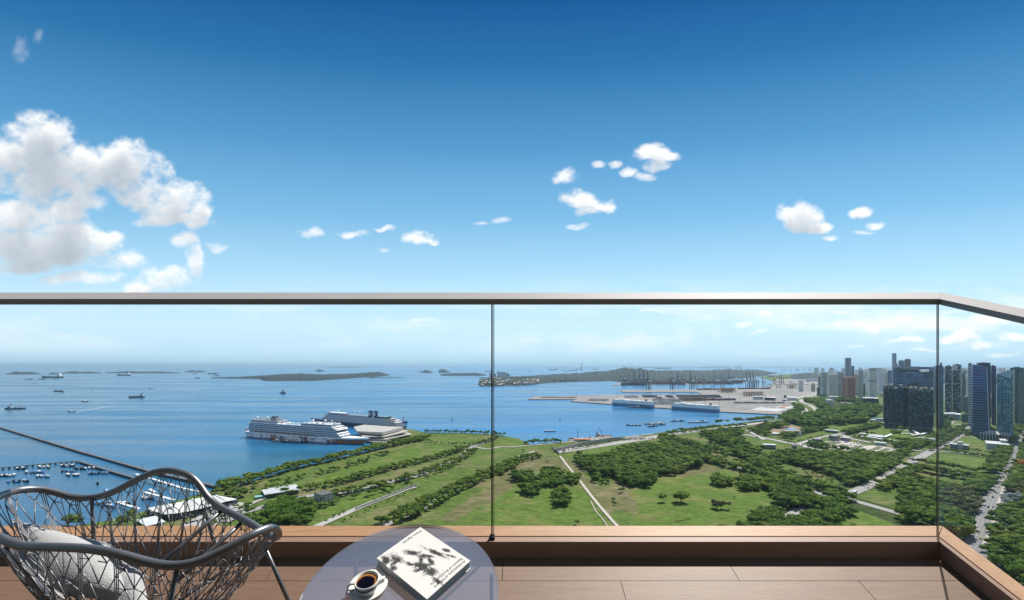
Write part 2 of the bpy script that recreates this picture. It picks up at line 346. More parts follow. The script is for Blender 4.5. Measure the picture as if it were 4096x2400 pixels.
# handrail
RZ = -.3844; rl = thing('balustrade', 'clear glass balustrade capped by a flat taupe metal handrail', 'balustrade', NT(0, YG, KZ))
nmesh('handrail', [('m', poly3([(A0, 1.872), (1.778, 1.872), (1.9215, 2.011), (A0, 2.011)], RZ - .024, RZ), 0)], M_rail, rl)
nmesh('handrail', [('m', poly3([(1.7785, 1.8715), (1.7785, -.4), (1.9215, -.4), (1.9215, 2.0105)], RZ - .024, RZ), 0)], M_rail, rl)
# glass panels
def xat(pxl, d): return (pxl - 2048) / F * d
GT = RZ - .0245; GB = KZ - .02
def sub(par, name, bx, m):
    b = MB().box(*bx); o0 = rl.location + par.location; b.v = [tuple(NT(*v) - o0) for v in b.v]; return b.build(name, m, par)
def panel(x0, x1, label, seal=None):
    r = nmesh('glass_pane', [('m', ([(x0, YG, GB), (x1, YG, GB), (x1, YG, GT), (x0, YG, GT)], [(0, 1, 2, 3)]), 0)], M_glass, rl)
    for xs, w, m in seal: sub(r, 'edge_seal', (xs, xs + w, YG - .0016, YG + .0016, KZ + .0035, GT), m)
xm = xat(1965, YG); w1 = .0062
panel(A0, xm + .003, 'wide clear glass balustrade panel in front of the moored cruise ships', [(xm, w1, M_black)])
panel(xm + .0085, XG - .004, 'wide clear glass balustrade panel between the table and the balcony corner', [(xm + .0092, .0035, M_alu), (xat(3747, YG), .0022, M_black)])
r = nmesh('glass_pane', [('m', ([(XG, -.4, GB), (XG, YG - .005, GB), (XG, YG - .005, GT), (XG, -.4, GT)], [(0, 1, 2, 3)]), 0)], M_glass, rl)
sub(r, 'edge_seal', (XG - .001, XG + .0012, YG - .003, YG, KZ + .0035, GT), M_alu)
nmesh('glass_clamp', [('box', (xm - .006, xm + .016, YG - .016, YG + .003, KZ + .0005, KZ + .012), 0)], M_black, rl)
# neighbouring room wall behind the viewer
nmesh('wall', [('box', (-4.2, 4.2, -1.6, -1.3, FZ - .3, FZ + 2.9), 0)], mat('room wall', (.25, .23, .21), .8, var=.05, scale=2), label='plain rendered wall of the flat behind the balcony', kind='structure')

nmesh('shade_slab', [('box', (-4.2, 4.2, -1.6, 1.35, 1.30, 1.5), 0)], mat('shade_slab_finish', (.42, .40, .38), .8, var=.05, scale=2), kind='structure')  # unseen slab added overhead to cut the sky fill on the balcony
# ------------------------------------------------------------------ side table
TZ = -1.04; tcx, tcy, tr = -.300, 1.209, .2635
tb = thing('side_table', 'round side table with a translucent pale blue glass top', 'table', NT(tcx, tcy, FZ))
def disc(cx, cyy, r, z0, z1, n=96):
    mb = MB().cyl((cx, cyy, z0), r, z1 - z0, n); return (mb.v, mb.f)
def tinted(name):
    m = bpy.data.materials.new(name); m.use_nodes = True; t = m.node_tree; t.nodes.clear()
    o = N(t, 'ShaderNodeOutputMaterial'); a = N(t, 'ShaderNodeBsdfTransparent'); a.inputs[0].default_value = (.85, .88, .95, 1)
    d = N(t, 'ShaderNodeBsdfDiffuse'); d.inputs[0].default_value = (.38, .44, .58, 1); x = N(t, 'ShaderNodeMixShader'); x.inputs[0].default_value = .26
    g = N(t, 'ShaderNodeBsdfGlossy'); g.inputs['Roughness'].default_value = .06; fr = N(t, 'ShaderNodeFresnel'); fr.inputs[0].default_value = 1.3
    y = N(t, 'ShaderNodeMixShader'); t.links.new(a.outputs[0], x.inputs[1]); t.links.new(d.outputs[0], x.inputs[2])
    t.links.new(mth(t, 'MULTIPLY', fr.outputs[0], .7), y.inputs[0]); t.links.new(x.outputs[0], y.inputs[1]); t.links.new(g.outputs[0], y.inputs[2]); t.links.new(y.outputs[0], o.inputs[0]); return m
M_tt = tinted('blue tinted glass')
nmesh('table_top', [('m', disc(tcx, tcy, tr, TZ - .007, TZ), 0)], M_tt, tb)
for an in (.28, 2.37, 4.46):
    lx, ly = tcx + (tr - .012) * math.cos(an), tcy + (tr - .012) * math.sin(an)
    nmesh('leg', [('box', (lx - .005, lx + .005, ly - .006, ly + .006, FZ, TZ - .0072), 0)], M_frame, tb)
# ------------------------------------------------------------------ book
BZ = -1.0155
def at_h(pxx, pyy, z): d = -z * F / (pyy - 826); return ((pxx - 2048) / F * d, d)
bc = [at_h(1681, 2108, BZ), at_h(1507, 2232, BZ), at_h(1708, 2397, BZ), at_h(1882, 2243, BZ)]   # back, left, front, right
bctr = (sum(p[0] for p in bc) / 4, sum(p[1] for p in bc) / 4)
bk = thing('book', 'thick white hardcover book with black ink artwork on the side table', 'book', NT(bctr[0], bctr[1], TZ + .0004))
def sh(pts, k): return [(bctr[0] + (p[0] - bctr[0]) * k, bctr[1] + (p[1] - bctr[1]) * k) for p in pts]
def inkmat():
    m = bpy.data.materials.new('printed cover'); m.use_nodes = True; t = m.node_tree; b = t.nodes['Principled BSDF']; b.inputs['Roughness'].default_value = .35
    uv = N(t, 'ShaderNodeUVMap', uv_map='UVMap'); s = N(t, 'ShaderNodeSeparateXYZ'); t.links.new(uv.outputs[0], s.inputs[0])
    def blob(cx, cyy, rx, ry, rot):
        ca, sa = math.cos(rot), math.sin(rot)
        dx = mth(t, 'SUBTRACT', s.outputs[0], cx); dy = mth(t, 'SUBTRACT', s.outputs[1], cyy)
        a = mth(t, 'DIVIDE', mth(t, 'ADD', mth(t, 'MULTIPLY', dx, ca), mth(t, 'MULTIPLY', dy, sa)), rx); c = mth(t, 'DIVIDE', mth(t, 'SUBTRACT', mth(t, 'MULTIPLY', dy, ca), mth(t, 'MULTIPLY', dx, sa)), ry)
        return mth(t, 'SUBTRACT', 1.0, mth(t, 'SQRT', mth(t, 'ADD', mth(t, 'MULTIPLY', a, a), mth(t, 'MULTIPLY', c, c))))
    f = None
    # u runs back->left, v runs back->right
    for bl in ((.52, .30, .07, .16, .6), (.26, .52, .26, .055, -1.35), (.10, .62, .09, .04, -1.2), (.62, .55, .17, .09, -.9), (.80, .20, .10, .13, .3), (.92, .12, .13, .09, .2), (.60, .72, .16, .10, -.6), (.46, .45, .06, .10, .4), (.66, .90, .05, .12, .1), (.95, .30, .10, .05, .2), (.45, .60, .05, .12, -.3), (.40, .50, .16, .03, -1.0), (.55, .50, .14, .05, .7), (.68, .60, .15, .05, -.5), (.85, .25, .14, .05, .2), (.72, .42, .05, .12, .5), (.15, .72, .14, .035, -1.1)):
        q2 = blob(*bl); f = q2 if f is None else mth(t, 'MAXIMUM', f, q2)
    nz = N(t, 'ShaderNodeTexNoise'); nz.inputs['Scale'].default_value = 9; nz.inputs['Detail'].default_value = 9; nz.inputs['Roughness'].default_value = .75; t.links.new(uv.outputs[0], nz.inputs['Vector'])
    n2 = N(t, 'ShaderNodeTexNoise'); n2.inputs['Scale'].default_value = 70; n2.inputs['Detail'].default_value = 4; t.links.new(uv.outputs[0], n2.inputs['Vector'])
    g = mth(t, 'ADD', mth(t, 'ADD', mth(t, 'MULTIPLY', f, .8), mth(t, 'MULTIPLY', mth(t, 'SUBTRACT', nz.outputs[0], .5), 2.6)), mth(t, 'MULTIPLY', mth(t, 'SUBTRACT', n2.outputs[0], .5), 1.8))
    t.links.new(ramp(t, g, [(.12, (.78, .77, .74)), (.34, (.055, .052, .048))]), b.inputs['Base Color']); return m
M_cover = inkmat(); M_white = mat('white board', (.80, .79, .77), .4); M_pages = mat('page edges', (.50, .49, .47), .8, var=.35, scale=30, stretch=(1, 1, 40))
def coverplate(name, z0, z1, m, parent):
    mb = MB().prism(bc, z0, z1); mb.v = [NT(*v) for v in mb.v]; o0 = parent.location
    mb.v = [tuple(Vector(v) - o0) for v in mb.v]; o = mb.build(name, [m], parent)
    uvl = o.data.uv_layers.new(name='UVMap'); B0, L0, R0 = Vector(bc[0]), Vector(bc[1]), Vector(bc[3]); e1, e2 = L0 - B0, R0 - B0; det = e1.x * e2.y - e1.y * e2.x
    for lp in o.data.loops:
        v = o.data.vertices[lp.vertex_index].co + o0; p = Vector((v.x, v.y)) - B0
        uvl.data[lp.index].uv = ((p.x * e2.y - p.y * e2.x) / det, (e1.x * p.y - e1.y * p.x) / det)
    return o
coverplate('back_cover', TZ + .0004, TZ + .0026, M_white, bk)
nmesh('page_block', [('m', poly3(sh(bc, .975), TZ + .0027, BZ - .0024), 0)], M_pages, bk)
coverplate('front_cover', BZ - .0023, BZ, M_cover, bk)
dg = bpy.context.evaluated_depsgraph_get
def textmesh(s, size=1.0):
    cu = bpy.data.curves.new('t', 'FONT'); cu.body = s; cu.size = size; cu.resolution_u = 3; ob = bpy.data.objects.new('t', cu); COL.objects.link(ob)
    bpy.context.view_layer.update(); me = bpy.data.meshes.new_from_object(ob.evaluated_get(dg())); bpy.data.objects.remove(ob)
    vs = [v.co.copy() for v in me.vertices]; fs = [tuple(p.vertices) for p in me.polygons]; return vs, fs
def lettering(s, start, end, hgt, z, parent, m, name='lettering'):
    vs, fs = textmesh(s); x0 = min(v.x for v in vs); x1 = max(v.x for v in vs); S = Vector(start); E2 = Vector(end); d = E2 - S; n = Vector((-d.y, d.x)).normalized()
    out = []
    for v in vs:
        p = S + d * ((v.x - x0) / (x1 - x0)) + n * (v.y * hgt); out.append(tuple(NT(p.x, p.y, z) - parent.location))
    return MB().add(out, fs).build(name, m, parent)
M_ink = mat('ink', (.035, .033, .03), .5)
def zp(x, y): return at_h(1300 + x / 3.6, 2080 + y / 3.6, BZ)
lettering('Diana Agrest', zp(1372, 146), zp(1113, 328), .0125, BZ + .0004, bk, M_ink)
lettering('Architecture of Nature', zp(2003, 578), zp(1566, 957), .0125, BZ + .0004, bk, M_ink)
lettering('Nature of Architecture', zp(1957, 545), zp(1515, 920), .0125, BZ + .0004, bk, M_ink)
# ------------------------------------------------------------------ saucer, cup, coffee, sugar
def lathe(profile, c, n=48):
    vs = []; fs = []; k = len(profile)
    for r_, z_ in profile:
        for j in range(n): a = 2 * math.pi * j / n; vs.append((c[0] + r_ * math.cos(a), c[1] + r_ * math.sin(a), z_))
    for i in range(k - 1):
        for j in range(n): fs.append((i * n + j, i * n + (j + 1) % n, (i + 1) * n + (j + 1) % n, (i + 1) * n + j))
    return (vs, fs)
M_china = mat('white porcelain', (.80, .80, .76), .18); M_band = mat('dark brown glaze', (.035, .012, .006), .2)
sc_c = at_h(1472, 2350, TZ)
sau = nmesh('saucer', [('m', lathe([(.0002, TZ + .0015), (.02, TZ + .0015), (.03, TZ + .0012), (.0515, TZ + .0068), (.0522, TZ + .0074), (.0510, TZ + .0078), (.030, TZ + .0034), (.0002, TZ + .0032)], sc_c), 0)], M_china, smooth=True,
            label='round white porcelain saucer under the coffee cup', cat='saucer')
cc_ = at_h(1467, 2364, TZ + .0035); R_ = .0318; ct = TZ + .0345; cb = TZ + .0036
cup = thing('coffee_cup', 'white porcelain cup of black coffee with a brown stripe', 'cup', NT(cc_[0], cc_[1], cb))
prof = [(.0002, cb), (.019, cb), (.0235, cb + .003), (.029, cb + .012), (.0310, cb + .022), (R_, ct), (R_ - .0012, ct + .0006), (R_ - .0028, ct - .0004), (.0275, cb + .018), (.024, cb + .006), (.0002, cb + .004)]
nmesh('cup_body', [('m', lathe(prof, cc_), 0)], M_china, cup, True)
nmesh('stripe', [('m', lathe([(.03135, cb + .0205), (.0318, cb + .0245)], cc_), 0)], M_band, cup, True)
def coffee():
    m = bpy.data.materials.new('black coffee with crema'); m.use_nodes = True; t = m.node_tree; b = t.nodes['Principled BSDF']; b.inputs['Roughness'].default_value = .12
    tcn = N(t, 'ShaderNodeTexCoord'); mp = N(t, 'ShaderNodeVectorMath', operation='SUBTRACT'); mp.inputs[1].default_value = (-.0015, -.0035, 0); t.links.new(tcn.outputs['Object'], mp.inputs[0])
    s = N(t, 'ShaderNodeSeparateXYZ'); t.links.new(mp.outputs[0], s.inputs[0]); l = mth(t, 'SQRT', mth(t, 'ADD', mth(t, 'MULTIPLY', s.outputs[0], s.outputs[0]), mth(t, 'MULTIPLY', s.outputs[1], s.outputs[1])))
    nz = N(t, 'ShaderNodeTexNoise'); nz.inputs['Scale'].default_value = 90; t.links.new(tcn.outputs['Object'], nz.inputs['Vector'])
    g = mth(t, 'ADD', mth(t, 'MULTIPLY', l, 36), mth(t, 'MULTIPLY', mth(t, 'SUBTRACT', nz.outputs[0], .5), .25))
    t.links.new(ramp(t, g, [(.80, (.004, .002, .001)), (.86, (.30, .11, .02)), (1.0, (.42, .19, .05))]), b.inputs['Base Color']); return m
cofc = Vector(NT(cc_[0], cc_[1], ct - .006)); mbc = MB().cyl((0, 0, 0), .0292, .0002, 48); mbc.v = [(v[0], v[1], v[2] + SLOPE * v[1]) for v in mbc.v]
cof = mbc.build('coffee', coffee(), cup); cof.location = cofc - cup.location
hp = [(-.0300, .0, ct - .006), (-.040, -.0015, ct - .005), (-.0475, -.003, ct - .011), (-.0475, -.004, cb + .013), (-.040, -.003, cb + .008), (-.0295, -.001, cb + .009)]
mbh = MB().tube([(cc_[0] + a, cc_[1] + b - .006, z) for a, b, z in hp], .0028, 8)
nmesh('handle', [('m', (mbh.v, mbh.f), 0)], M_china, cup, True)
M_sugar = mat('white sugar', (.8, .8, .8), .7, var=.05, scale=400, bump=.4)
for i, (x_, y_, ra) in enumerate(((1521, 2325, .5), (1533, 2320, .15))):
    p_ = at_h(x_, y_, TZ + .006); mbs = MB().obox((p_[0], p_[1], TZ + .0052), .0085, .0085, .0085, ra)
    nmesh('sugar_cube', [('m', (mbs.v, mbs.f), 0)], M_sugar, label=('white sugar cube nearest the cup on the saucer', 'white sugar cube nearest the rim of the saucer')[i], cat='sugar cube', group='sugar cubes on the saucer')
# ------------------------------------------------------------------ lounge chair
rimp = [(-38, 2128, 1.37), (8, 2155, 1.345), (60, 2176, 1.335), (112, 2186, 1.33), (223, 2188, 1.32), (335, 2193, 1.31), (410, 2203, 1.305), (484, 2219, 1.30), (542, 2235, 1.30), (609, 2253, 1.30), (677, 2263, 1.30), (745, 2258, 1.305), (812, 2239, 1.32), (880, 2208, 1.34),
        (948, 2172, 1.365), (1010, 2138, 1.395), (1056, 2118, 1.43), (1086, 2111, 1.46), (1106, 2119, 1.50), (1114, 2137, 1.545), (1103, 2151, 1.59), (1075, 2140, 1.625), (1034, 2113, 1.65), (997, 2090, 1.67), (960, 2070, 1.69), (922, 2051, 1.705), (885, 2031, 1.72), (848, 2004, 1.735),
        (825, 1980, 1.742), (805, 1950, 1.75), (785, 1925, 1.755), (760, 1904, 1.76), (736, 1894, 1.763), (699, 1884, 1.767), (662, 1882, 1.768), (624, 1887, 1.768), (587, 1900, 1.767), (550, 1917, 1.765), (521, 1932, 1.762), (466, 1962, 1.76), (410, 1983, 1.758), (354, 1992, 1.752),
        (298, 1990, 1.745), (261, 1981, 1.738), (223, 1970, 1.73), (186, 1961, 1.72), (149, 1957, 1.705), (112, 1957, 1.685), (74, 1961, 1.66), (37, 1970, 1.625), (0, 1984, 1.58), (-35, 2005, 1.53), (-62, 2040, 1.47), (-62, 2085, 1.42)]
R3 = [P(*p) for p in rimp]
def crom(pts, sub, closed=True):
    out = []; n = len(pts)
    for i in range(n):
        p0, p1, p2, p3 = pts[(i - 1) % n], pts[i], pts[(i + 1) % n], pts[(i + 2) % n]
        for k in range(sub):
            t = k / sub; out.append(.5 * ((2 * p1) + (p2 - p0) * t + (2 * p0 - 5 * p1 + 4 * p2 - p3) * t * t + (3 * p1 - p0 - 3 * p2 + p3) * t ** 3))
    return out
rim = crom(R3, 4)
for _ in range(3): rim = [(rim[i - 1] + rim[i] * 2 + rim[(i + 1) % len(rim)]) / 4 for i in range(len(rim))]
ch_o = NT(-1.2, 1.5, FZ)
chair = thing('lounge_chair', 'low lounge chair with a wavy graphite tube rim and woven wire shell', 'chair', ch_o)
def rel(mb, o0): mb.v = [tuple(Vector(v) - o0) for v in mb.v]; return mb
rel(MB().tube(rim, .0128, 14, True), ch_o).build('rim_tube', M_frame, chair, True)
# arc length parametrisation of the rim
cum = [0]
for i in range(len(rim)): cum.append(cum[-1] + (rim[(i + 1) % len(rim)] - rim[i]).length)
def rimat(u):
    s = (u % 1.0) * cum[-1]; lo = 0; hi = len(rim)
    while hi - lo > 1:
        m_ = (lo + hi) // 2
        if cum[m_] <= s: lo = m_
        else: hi = m_
    t = (s - cum[lo]) / (cum[lo + 1] - cum[lo]); return rim[lo].lerp(rim[(lo + 1) % len(rim)], t)
botc = (-1.235, 1.44); bz = -1.40
def shell(u, v):
    r = rimat(u); ang = math.atan2(r.y - botc[1], r.x - botc[0]) - .5 * v
    b = NT(botc[0] + .13 * math.cos(ang), botc[1] + .085 * math.sin(ang), bz)
    base = NT(botc[0], botc[1], bz)
    c = (r + b) / 2; out = Vector((r.x - botc[0], r.y - botc[1], 0)); c += out * .10 + Vector((0, 0, -.03))
    if r.y > 1.6: c += out * .06 + Vector((0, .02, -.04))
    return r * (1 - v) ** 2 + c * 2 * v * (1 - v) + b * v * v
wm = MB(); NU, NV = 46, 6; rr = random.Random(5)
def nd(i, j): return ((i % NU) / NU, 0 if j == 0 else min(1, (j + (.5 if i % 2 else 0)) / (NV + .5)))
def strand(a, b, r=.0016, steps=3, off=0.0):
    ua, va = a; ub, vb = b
    if ub - ua > .5: ub -= 1
    if ua - ub > .5: ub += 1
    wm.tube([shell(ua + (ub - ua) * k / steps + off, va + (vb - va) * k / steps) for k in range(steps + 1)], r, 5)
for i in range(NU):
    if i % 2 == 0:
        for o_ in (-.0026, 0, .0026): wm.tube([shell(i / NU + o_ * (1 - k / 16), k / 12) for k in range(13)], .0015, 5)
    elif i % 4 == 1: wm.tube([shell(i / NU, k / 10) for k in range(6)], .0012, 5)
    mids = [(i + .5) / NU, None]
    for j in range(NV):
        m_ = ((i + .5) / NU, min(1, (j + .5 + rr.uniform(-.18, .18)) / NV))        # star node between two bundles
        for e_ in (nd(i, j), nd(i + 1, j), nd(i, j + 1), nd(i + 1, j + 1)):
            if rr.random() < .93: strand(m_, e_, .0019, 1)
        if rr.random() < .45: strand(m_, (i / NU, m_[1]), .0019, 1)
rel(wm, ch_o).build('wire_shell', M_wire, chair, True)
def fl(pxx, d): return P(pxx, 826 + F * (-FZ) / d, d)        # foot on the floor
legs = [((1058, 2186, 1.60), (1190, 1.62)), ((818, 2032, 1.735), (889, 1.84)), ((712, 2262, 1.305), (560, 1.22)), ((368, 2000, 1.74), (380, 1.83))]
for (t_, b_) in legs:
    a, b = P(*t_), fl(*b_); mbl = MB().tube([a, a.lerp(b, .5), b], [.0062, .0072, .0078], 10); rel(mbl, a); o = mbl.build('leg', M_frame, chair, True); o.location = a - ch_o
for a_, b_ in (((-22, 2160, 1.36), (205, 2440, 1.40)), ((24, 2186, 1.345), (225, 2425, 1.37)), ((885, 2044, 1.712), (640, 2260, 1.55)), ((965, 2094, 1.68), (700, 2330, 1.5))):
    a, b = P(*a_), P(*b_); mbl = MB().tube([a, a.lerp(b, .33) , a.lerp(b, .66), b], .0078, 10); rel(mbl, a); o = mbl.build('frame_tube', M_frame, chair, True); o.location = a - ch_o
# cushions
def fabric():
    m = bpy.data.materials.new('grey boucle fabric'); m.use_nodes = True; t = m.node_tree; b = t.nodes['Principled BSDF']; b.inputs['Roughness'].default_value = .95; b.inputs['Specular IOR Level'].default_value = .1
    tcn = N(t, 'ShaderNodeTexCoord'); nz = N(t, 'ShaderNodeTexNoise'); nz.inputs['Scale'].default_value = 260; nz.inputs['Detail'].default_value = 4; t.links.new(tcn.outputs['Object'], nz.inputs['Vector'])
    n2 = N(t, 'ShaderNodeTexNoise'); n2.inputs['Scale'].default_value = 8; t.links.new(tcn.outputs['Object'], n2.inputs['Vector'])
    t.links.new(ramp(t, mth(t, 'ADD', mth(t, 'MULTIPLY', nz.outputs[0], .7), mth(t, 'MULTIPLY', n2.outputs[0], .3)), [(.35, (.36, .365, .375)), (.65, (.55, .555, .56))]), b.inputs['Base Color'])
    bn = N(t, 'ShaderNodeBump'); bn.inputs['Strength'].default_value = .8; bn.inputs['Distance'].default_value = .003; t.links.new(nz.outputs[0], bn.inputs['Height']); t.links.new(bn.outputs[0], b.inputs['Normal']); return m
M_fab = fabric()
def cushion(name, c4, thick, label, cat, nrm_hint, puff_dn=1.0):
    A_, B_, C_, D_ = c4; n = 26; ctr = (A_ + B_ + C_ + D_) / 4; nr = (B_ - A_).cross(D_ - A_).normalized()
    if nr.dot(nrm_hint) < 0: nr = -nr
    vs = []; fs = []; idx = {}
    for side in (1, -1):
        for i in range(n + 1):
            for j in range(n + 1):
                s, t = i / n, j / n
                if side == -1 and (i in (0, n) or j in (0, n)): idx[side, i, j] = idx[1, i, j]; continue
                # sides draw in between the corners
                s2 = s + (.5 - s) * .10 * math.sin(math.pi * t) * abs(2 * s - 1); t2 = t + (.5 - t) * .10 * math.sin(math.pi * s) * abs(2 * t - 1)
                p = A_ * (1 - s2) * (1 - t2) + B_ * s2 * (1 - t2) + C_ * s2 * t2 + D_ * (1 - s2) * t2
                w = (math.sin(math.pi * s) * math.sin(math.pi * t)) ** .42 if 0 < s < 1 and 0 < t < 1 else 0
                wr = .006 * math.sin(7 * s + 5 * t + 3 * s * t) * w
                p = p + nr * side * (thick / 2 * w * (puff_dn if side < 0 else 1) + wr)
                idx[side, i, j] = len(vs); vs.append(p - ctr)
    for side in (1, -1):
        for i in range(n):
            for j in range(n):
                f_ = (idx[side, i, j], idx[side, i + 1, j], idx[side, i + 1, j + 1], idx[side, i, j + 1]); fs.append(f_ if side == 1 else f_[::-1])
    mbq = MB().add(vs, fs); o = mbq.build(name, M_fab, None, True, ctr)
    # piped seam as a part
    edge = [vs[idx[1, i, 0]] for i in range(n + 1)] + [vs[idx[1, n, j]] for j in range(1, n + 1)] + [vs[idx[1, i, n]] for i in range(n - 1, -1, -1)] + [vs[idx[1, 0, j]] for j in range(n - 1, 0, -1)]
    MB().tube(edge, .0028, 6, True).build('seam', M_fab, o, True)
    return tag(o, label, cat, 'grey cushions in the lounge chair')
cushion('cushion', [P(48, 2078, 1.71), P(456, 2178, 1.70), P(566, 2425, 1.52), P(150, 2378, 1.50)], .12, 'large pale grey woven cushion leaning against the chair back', 'cushion', Vector((.4, .2, 1)), .9)
cushion('cushion', [P(455, 2225, 1.66), P(570, 2290, 1.66), P(620, 2490, 1.50), P(400, 2480, 1.48)], .10, 'smaller pale grey cushion lying on the seat in front of the large one', 'cushion', Vector((.4, .2, 1)))
# ================================================================== GROUND, WATER, ROADS
def water():
    m = bpy.data.materials.new('sea water'); m.use_nodes = True; t = m.node_tree; b = t.nodes['Principled BSDF']
    tcn = N(t, 'ShaderNodeTexCoord'); s = N(t, 'ShaderNodeSeparateXYZ'); t.links.new(tcn.outputs['Object'], s.inputs[0])
    mp = N(t, 'ShaderNodeMapping'); mp.inputs['Scale'].default_value = (.35, 1, 1); t.links.new(tcn.outputs['Object'], mp.inputs[0])
    big = N(t, 'ShaderNodeTexNoise'); big.inputs['Scale'].default_value = .0011; big.inputs['Detail'].default_value = 5; t.links.new(mp.outputs[0], big.inputs['Vector'])
    mid = N(t, 'ShaderNodeTexNoise'); mid.inputs['Scale'].default_value = .008; mid.inputs['Detail'].default_value = 6; t.links.new(mp.outputs[0], mid.inputs['Vector'])
    c = ramp(t, mth(t, 'ADD', mth(t, 'MULTIPLY', big.outputs[0], .7), mth(t, 'MULTIPLY', mid.outputs[0], .3)), [(.40, WATER_A), (.60, WATER_B)])
    near = mth(t, 'DIVIDE', mth(t, 'SUBTRACT', 1500, s.outputs[1]), 900, clamp=True)      # shallow silty water by the shore
    shl = N(t, 'ShaderNodeVectorMath', operation='DISTANCE'); t.links.new(tcn.outputs['Object'], shl.inputs[0]); shl.inputs[1].default_value = tuple(W('c2', 120, 690, 0))
    sf = mth(t, 'SUBTRACT', 1, mth(t, 'DIVIDE', shl.outputs['Value'], 520, clamp=True)); c = mixc(t, mth(t, 'MULTIPLY', mth(t, 'MULTIPLY', sf, sf), .75), c, (.035, .125, .13))
    lf = mth(t, 'MULTIPLY', mth(t, 'SUBTRACT', mth(t, 'MULTIPLY', mth(t, 'DIVIDE', s.outputs[0], mth(t, 'ADD', s.outputs[1], 900)), -1), .05), 1.5, clamp=True)
    c = mixc(t, mth(t, 'MULTIPLY', lf, .75), c, (.0, .085, .17))                      # deeper, greener water toward the open west
    st = N(t, 'ShaderNodeTexNoise'); st.inputs['Scale'].default_value = .004; st.inputs['Detail'].default_value = 8; mp3 = N(t, 'ShaderNodeMapping'); mp3.inputs['Scale'].default_value = (.22, 1.6, 1); mp3.inputs['Rotation'].default_value = (0, 0, .15); t.links.new(tcn.outputs['Object'], mp3.inputs[0]); t.links.new(mp3.outputs[0], st.inputs['Vector'])
    c = mixc(t, 1.0, c, ramp(t, st.outputs[0], [(.38, .86), (.5, 1.0), (.64, 1.14)]), 'MULTIPLY')
    rr0 = ramp(t, st.outputs[0], [(.4, .17), (.62, .32)]); t.links.new(rr0, b.inputs['Roughness'])
    t.links.new(c, b.inputs['Base Color']); b.inputs['IOR'].default_value = 1.33
    w1 = N(t, 'ShaderNodeTexNoise'); w1.inputs['Scale'].default_value = .09; w1.inputs['Detail'].default_value = 7; w1.inputs['Roughness'].default_value = .65; mp2 = N(t, 'ShaderNodeMapping'); mp2.inputs['Scale'].default_value = (.6, 1.3, 1); t.links.new(tcn.outputs['Object'], mp2.inputs[0]); t.links.new(mp2.outputs[0], w1.inputs['Vector'])
    bn = N(t, 'ShaderNodeBump'); bn.inputs['Strength'].default_value = .5; bn.inputs['Distance'].default_value = 2.2; t.links.new(w1.outputs[0], bn.inputs['Height']); t.links.new(bn.outputs[0], b.inputs['Normal'])
    return m
WATER_A, WATER_B = (.004, .095, .225), (.016, .16, .36)
R_ = 130000
tag(MB().add([(-R_, -4000, 0), (R_, -4000, 0), (R_, R_, 0), (-R_, R_, 0)], [(0, 1, 2, 3)]).build('water', water()), kind='structure')

def grass(name, g1, g2, dry, sc_=.012, amt=.5, rows=0):
    m = bpy.data.materials.new(name); m.use_nodes = True; t = m.node_tree; b = t.nodes['Principled BSDF']; b.inputs['Roughness'].default_value = .95; b.inputs['Specular IOR Level'].default_value = .1
    tcn = N(t, 'ShaderNodeTexCoord')
    def nz(sc2, det=5, st=(1, 1, 1)):
        mp = N(t, 'ShaderNodeMapping'); mp.inputs['Scale'].default_value = st; mp.inputs['Rotation'].default_value = (0, 0, .7); t.links.new(tcn.outputs['Object'], mp.inputs[0])
        n = N(t, 'ShaderNodeTexNoise'); n.inputs['Scale'].default_value = sc2; n.inputs['Detail'].default_value = det; n.inputs['Roughness'].default_value = .62; t.links.new(mp.outputs[0], n.inputs['Vector']); return n.outputs[0]
    a = ramp(t, nz(sc_ * 6, 6), [(.3, g1), (.7, g2)])
    d = ramp(t, nz(sc_, 7), [(.5 - .0, 0.0), (.62, 1.0)]); dd = N(t, 'ShaderNodeRGBToBW'); t.links.new(d, dd.inputs[0])
    c = mixc(t, mth(t, 'MULTIPLY', dd.outputs[0], amt), a, dry)
    f = mixc(t, 1.0, c, ramp(t, nz(.22, 7, (.3, 1, 1)), [(.32, .62), (.68, 1.35)]), 'MULTIPLY')
    t.links.new(f, b.inputs['Base Color']); return m
M_grass = grass('meadow grass', (.058, .10, .02), (.11, .155, .033), (.17, .155, .07), .011, .85)
M_lawn = grass('mown lawn', (.065, .115, .018), (.11, .165, .03), (.16, .16, .055), .02, .7)
M_scrub = grass('rough olive grass', (.09, .10, .035), (.15, .14, .06), (.20, .165, .10), .02, .7)
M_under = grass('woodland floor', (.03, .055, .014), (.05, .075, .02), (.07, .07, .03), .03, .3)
M_port = mat('port concrete', (.29, .262, .245), .9, col2=(.155, .145, .14), scale=.012, det=8, stretch=(.4, 1.6, 1))
M_quay = mat('quay wall concrete', (.10, .095, .09), .9, var=.3, scale=.1)
M_road = mat('asphalt grey', (.27, .26, .245), .9, var=.12, scale=.05, det=6)
M_roadp = mat('pale concrete road', (.35, .335, .31), .9, var=.12, scale=.05, det=6)
M_asph = mat('dark asphalt', (.17, .17, .17), .9, var=.12, scale=.08, det=6)
M_path = mat('pale track', (.44, .40, .34), .95, var=.22, scale=.2, det=6)
M_soil = mat('bare soil', (.24, .17, .11), .95, var=.2, scale=.03, det=6)
M_mark = mat('road paint', (.75, .75, .72), .7)
M_conc = mat('weathered concrete', (.34, .33, .31), .85, var=.2, scale=.1, det=6)
M_concd = mat('dark cladding', (.085, .082, .08), .7, var=.2, scale=.2)
M_white = mat('white paint', (.74, .75, .74), .5, var=.06, scale=.2)
M_roofw = mat('pale metal roof', (.58, .61, .62), .4, var=.08, scale=.1)
Q = lambda c, pts: [px(c, a, b) for a, b in pts]
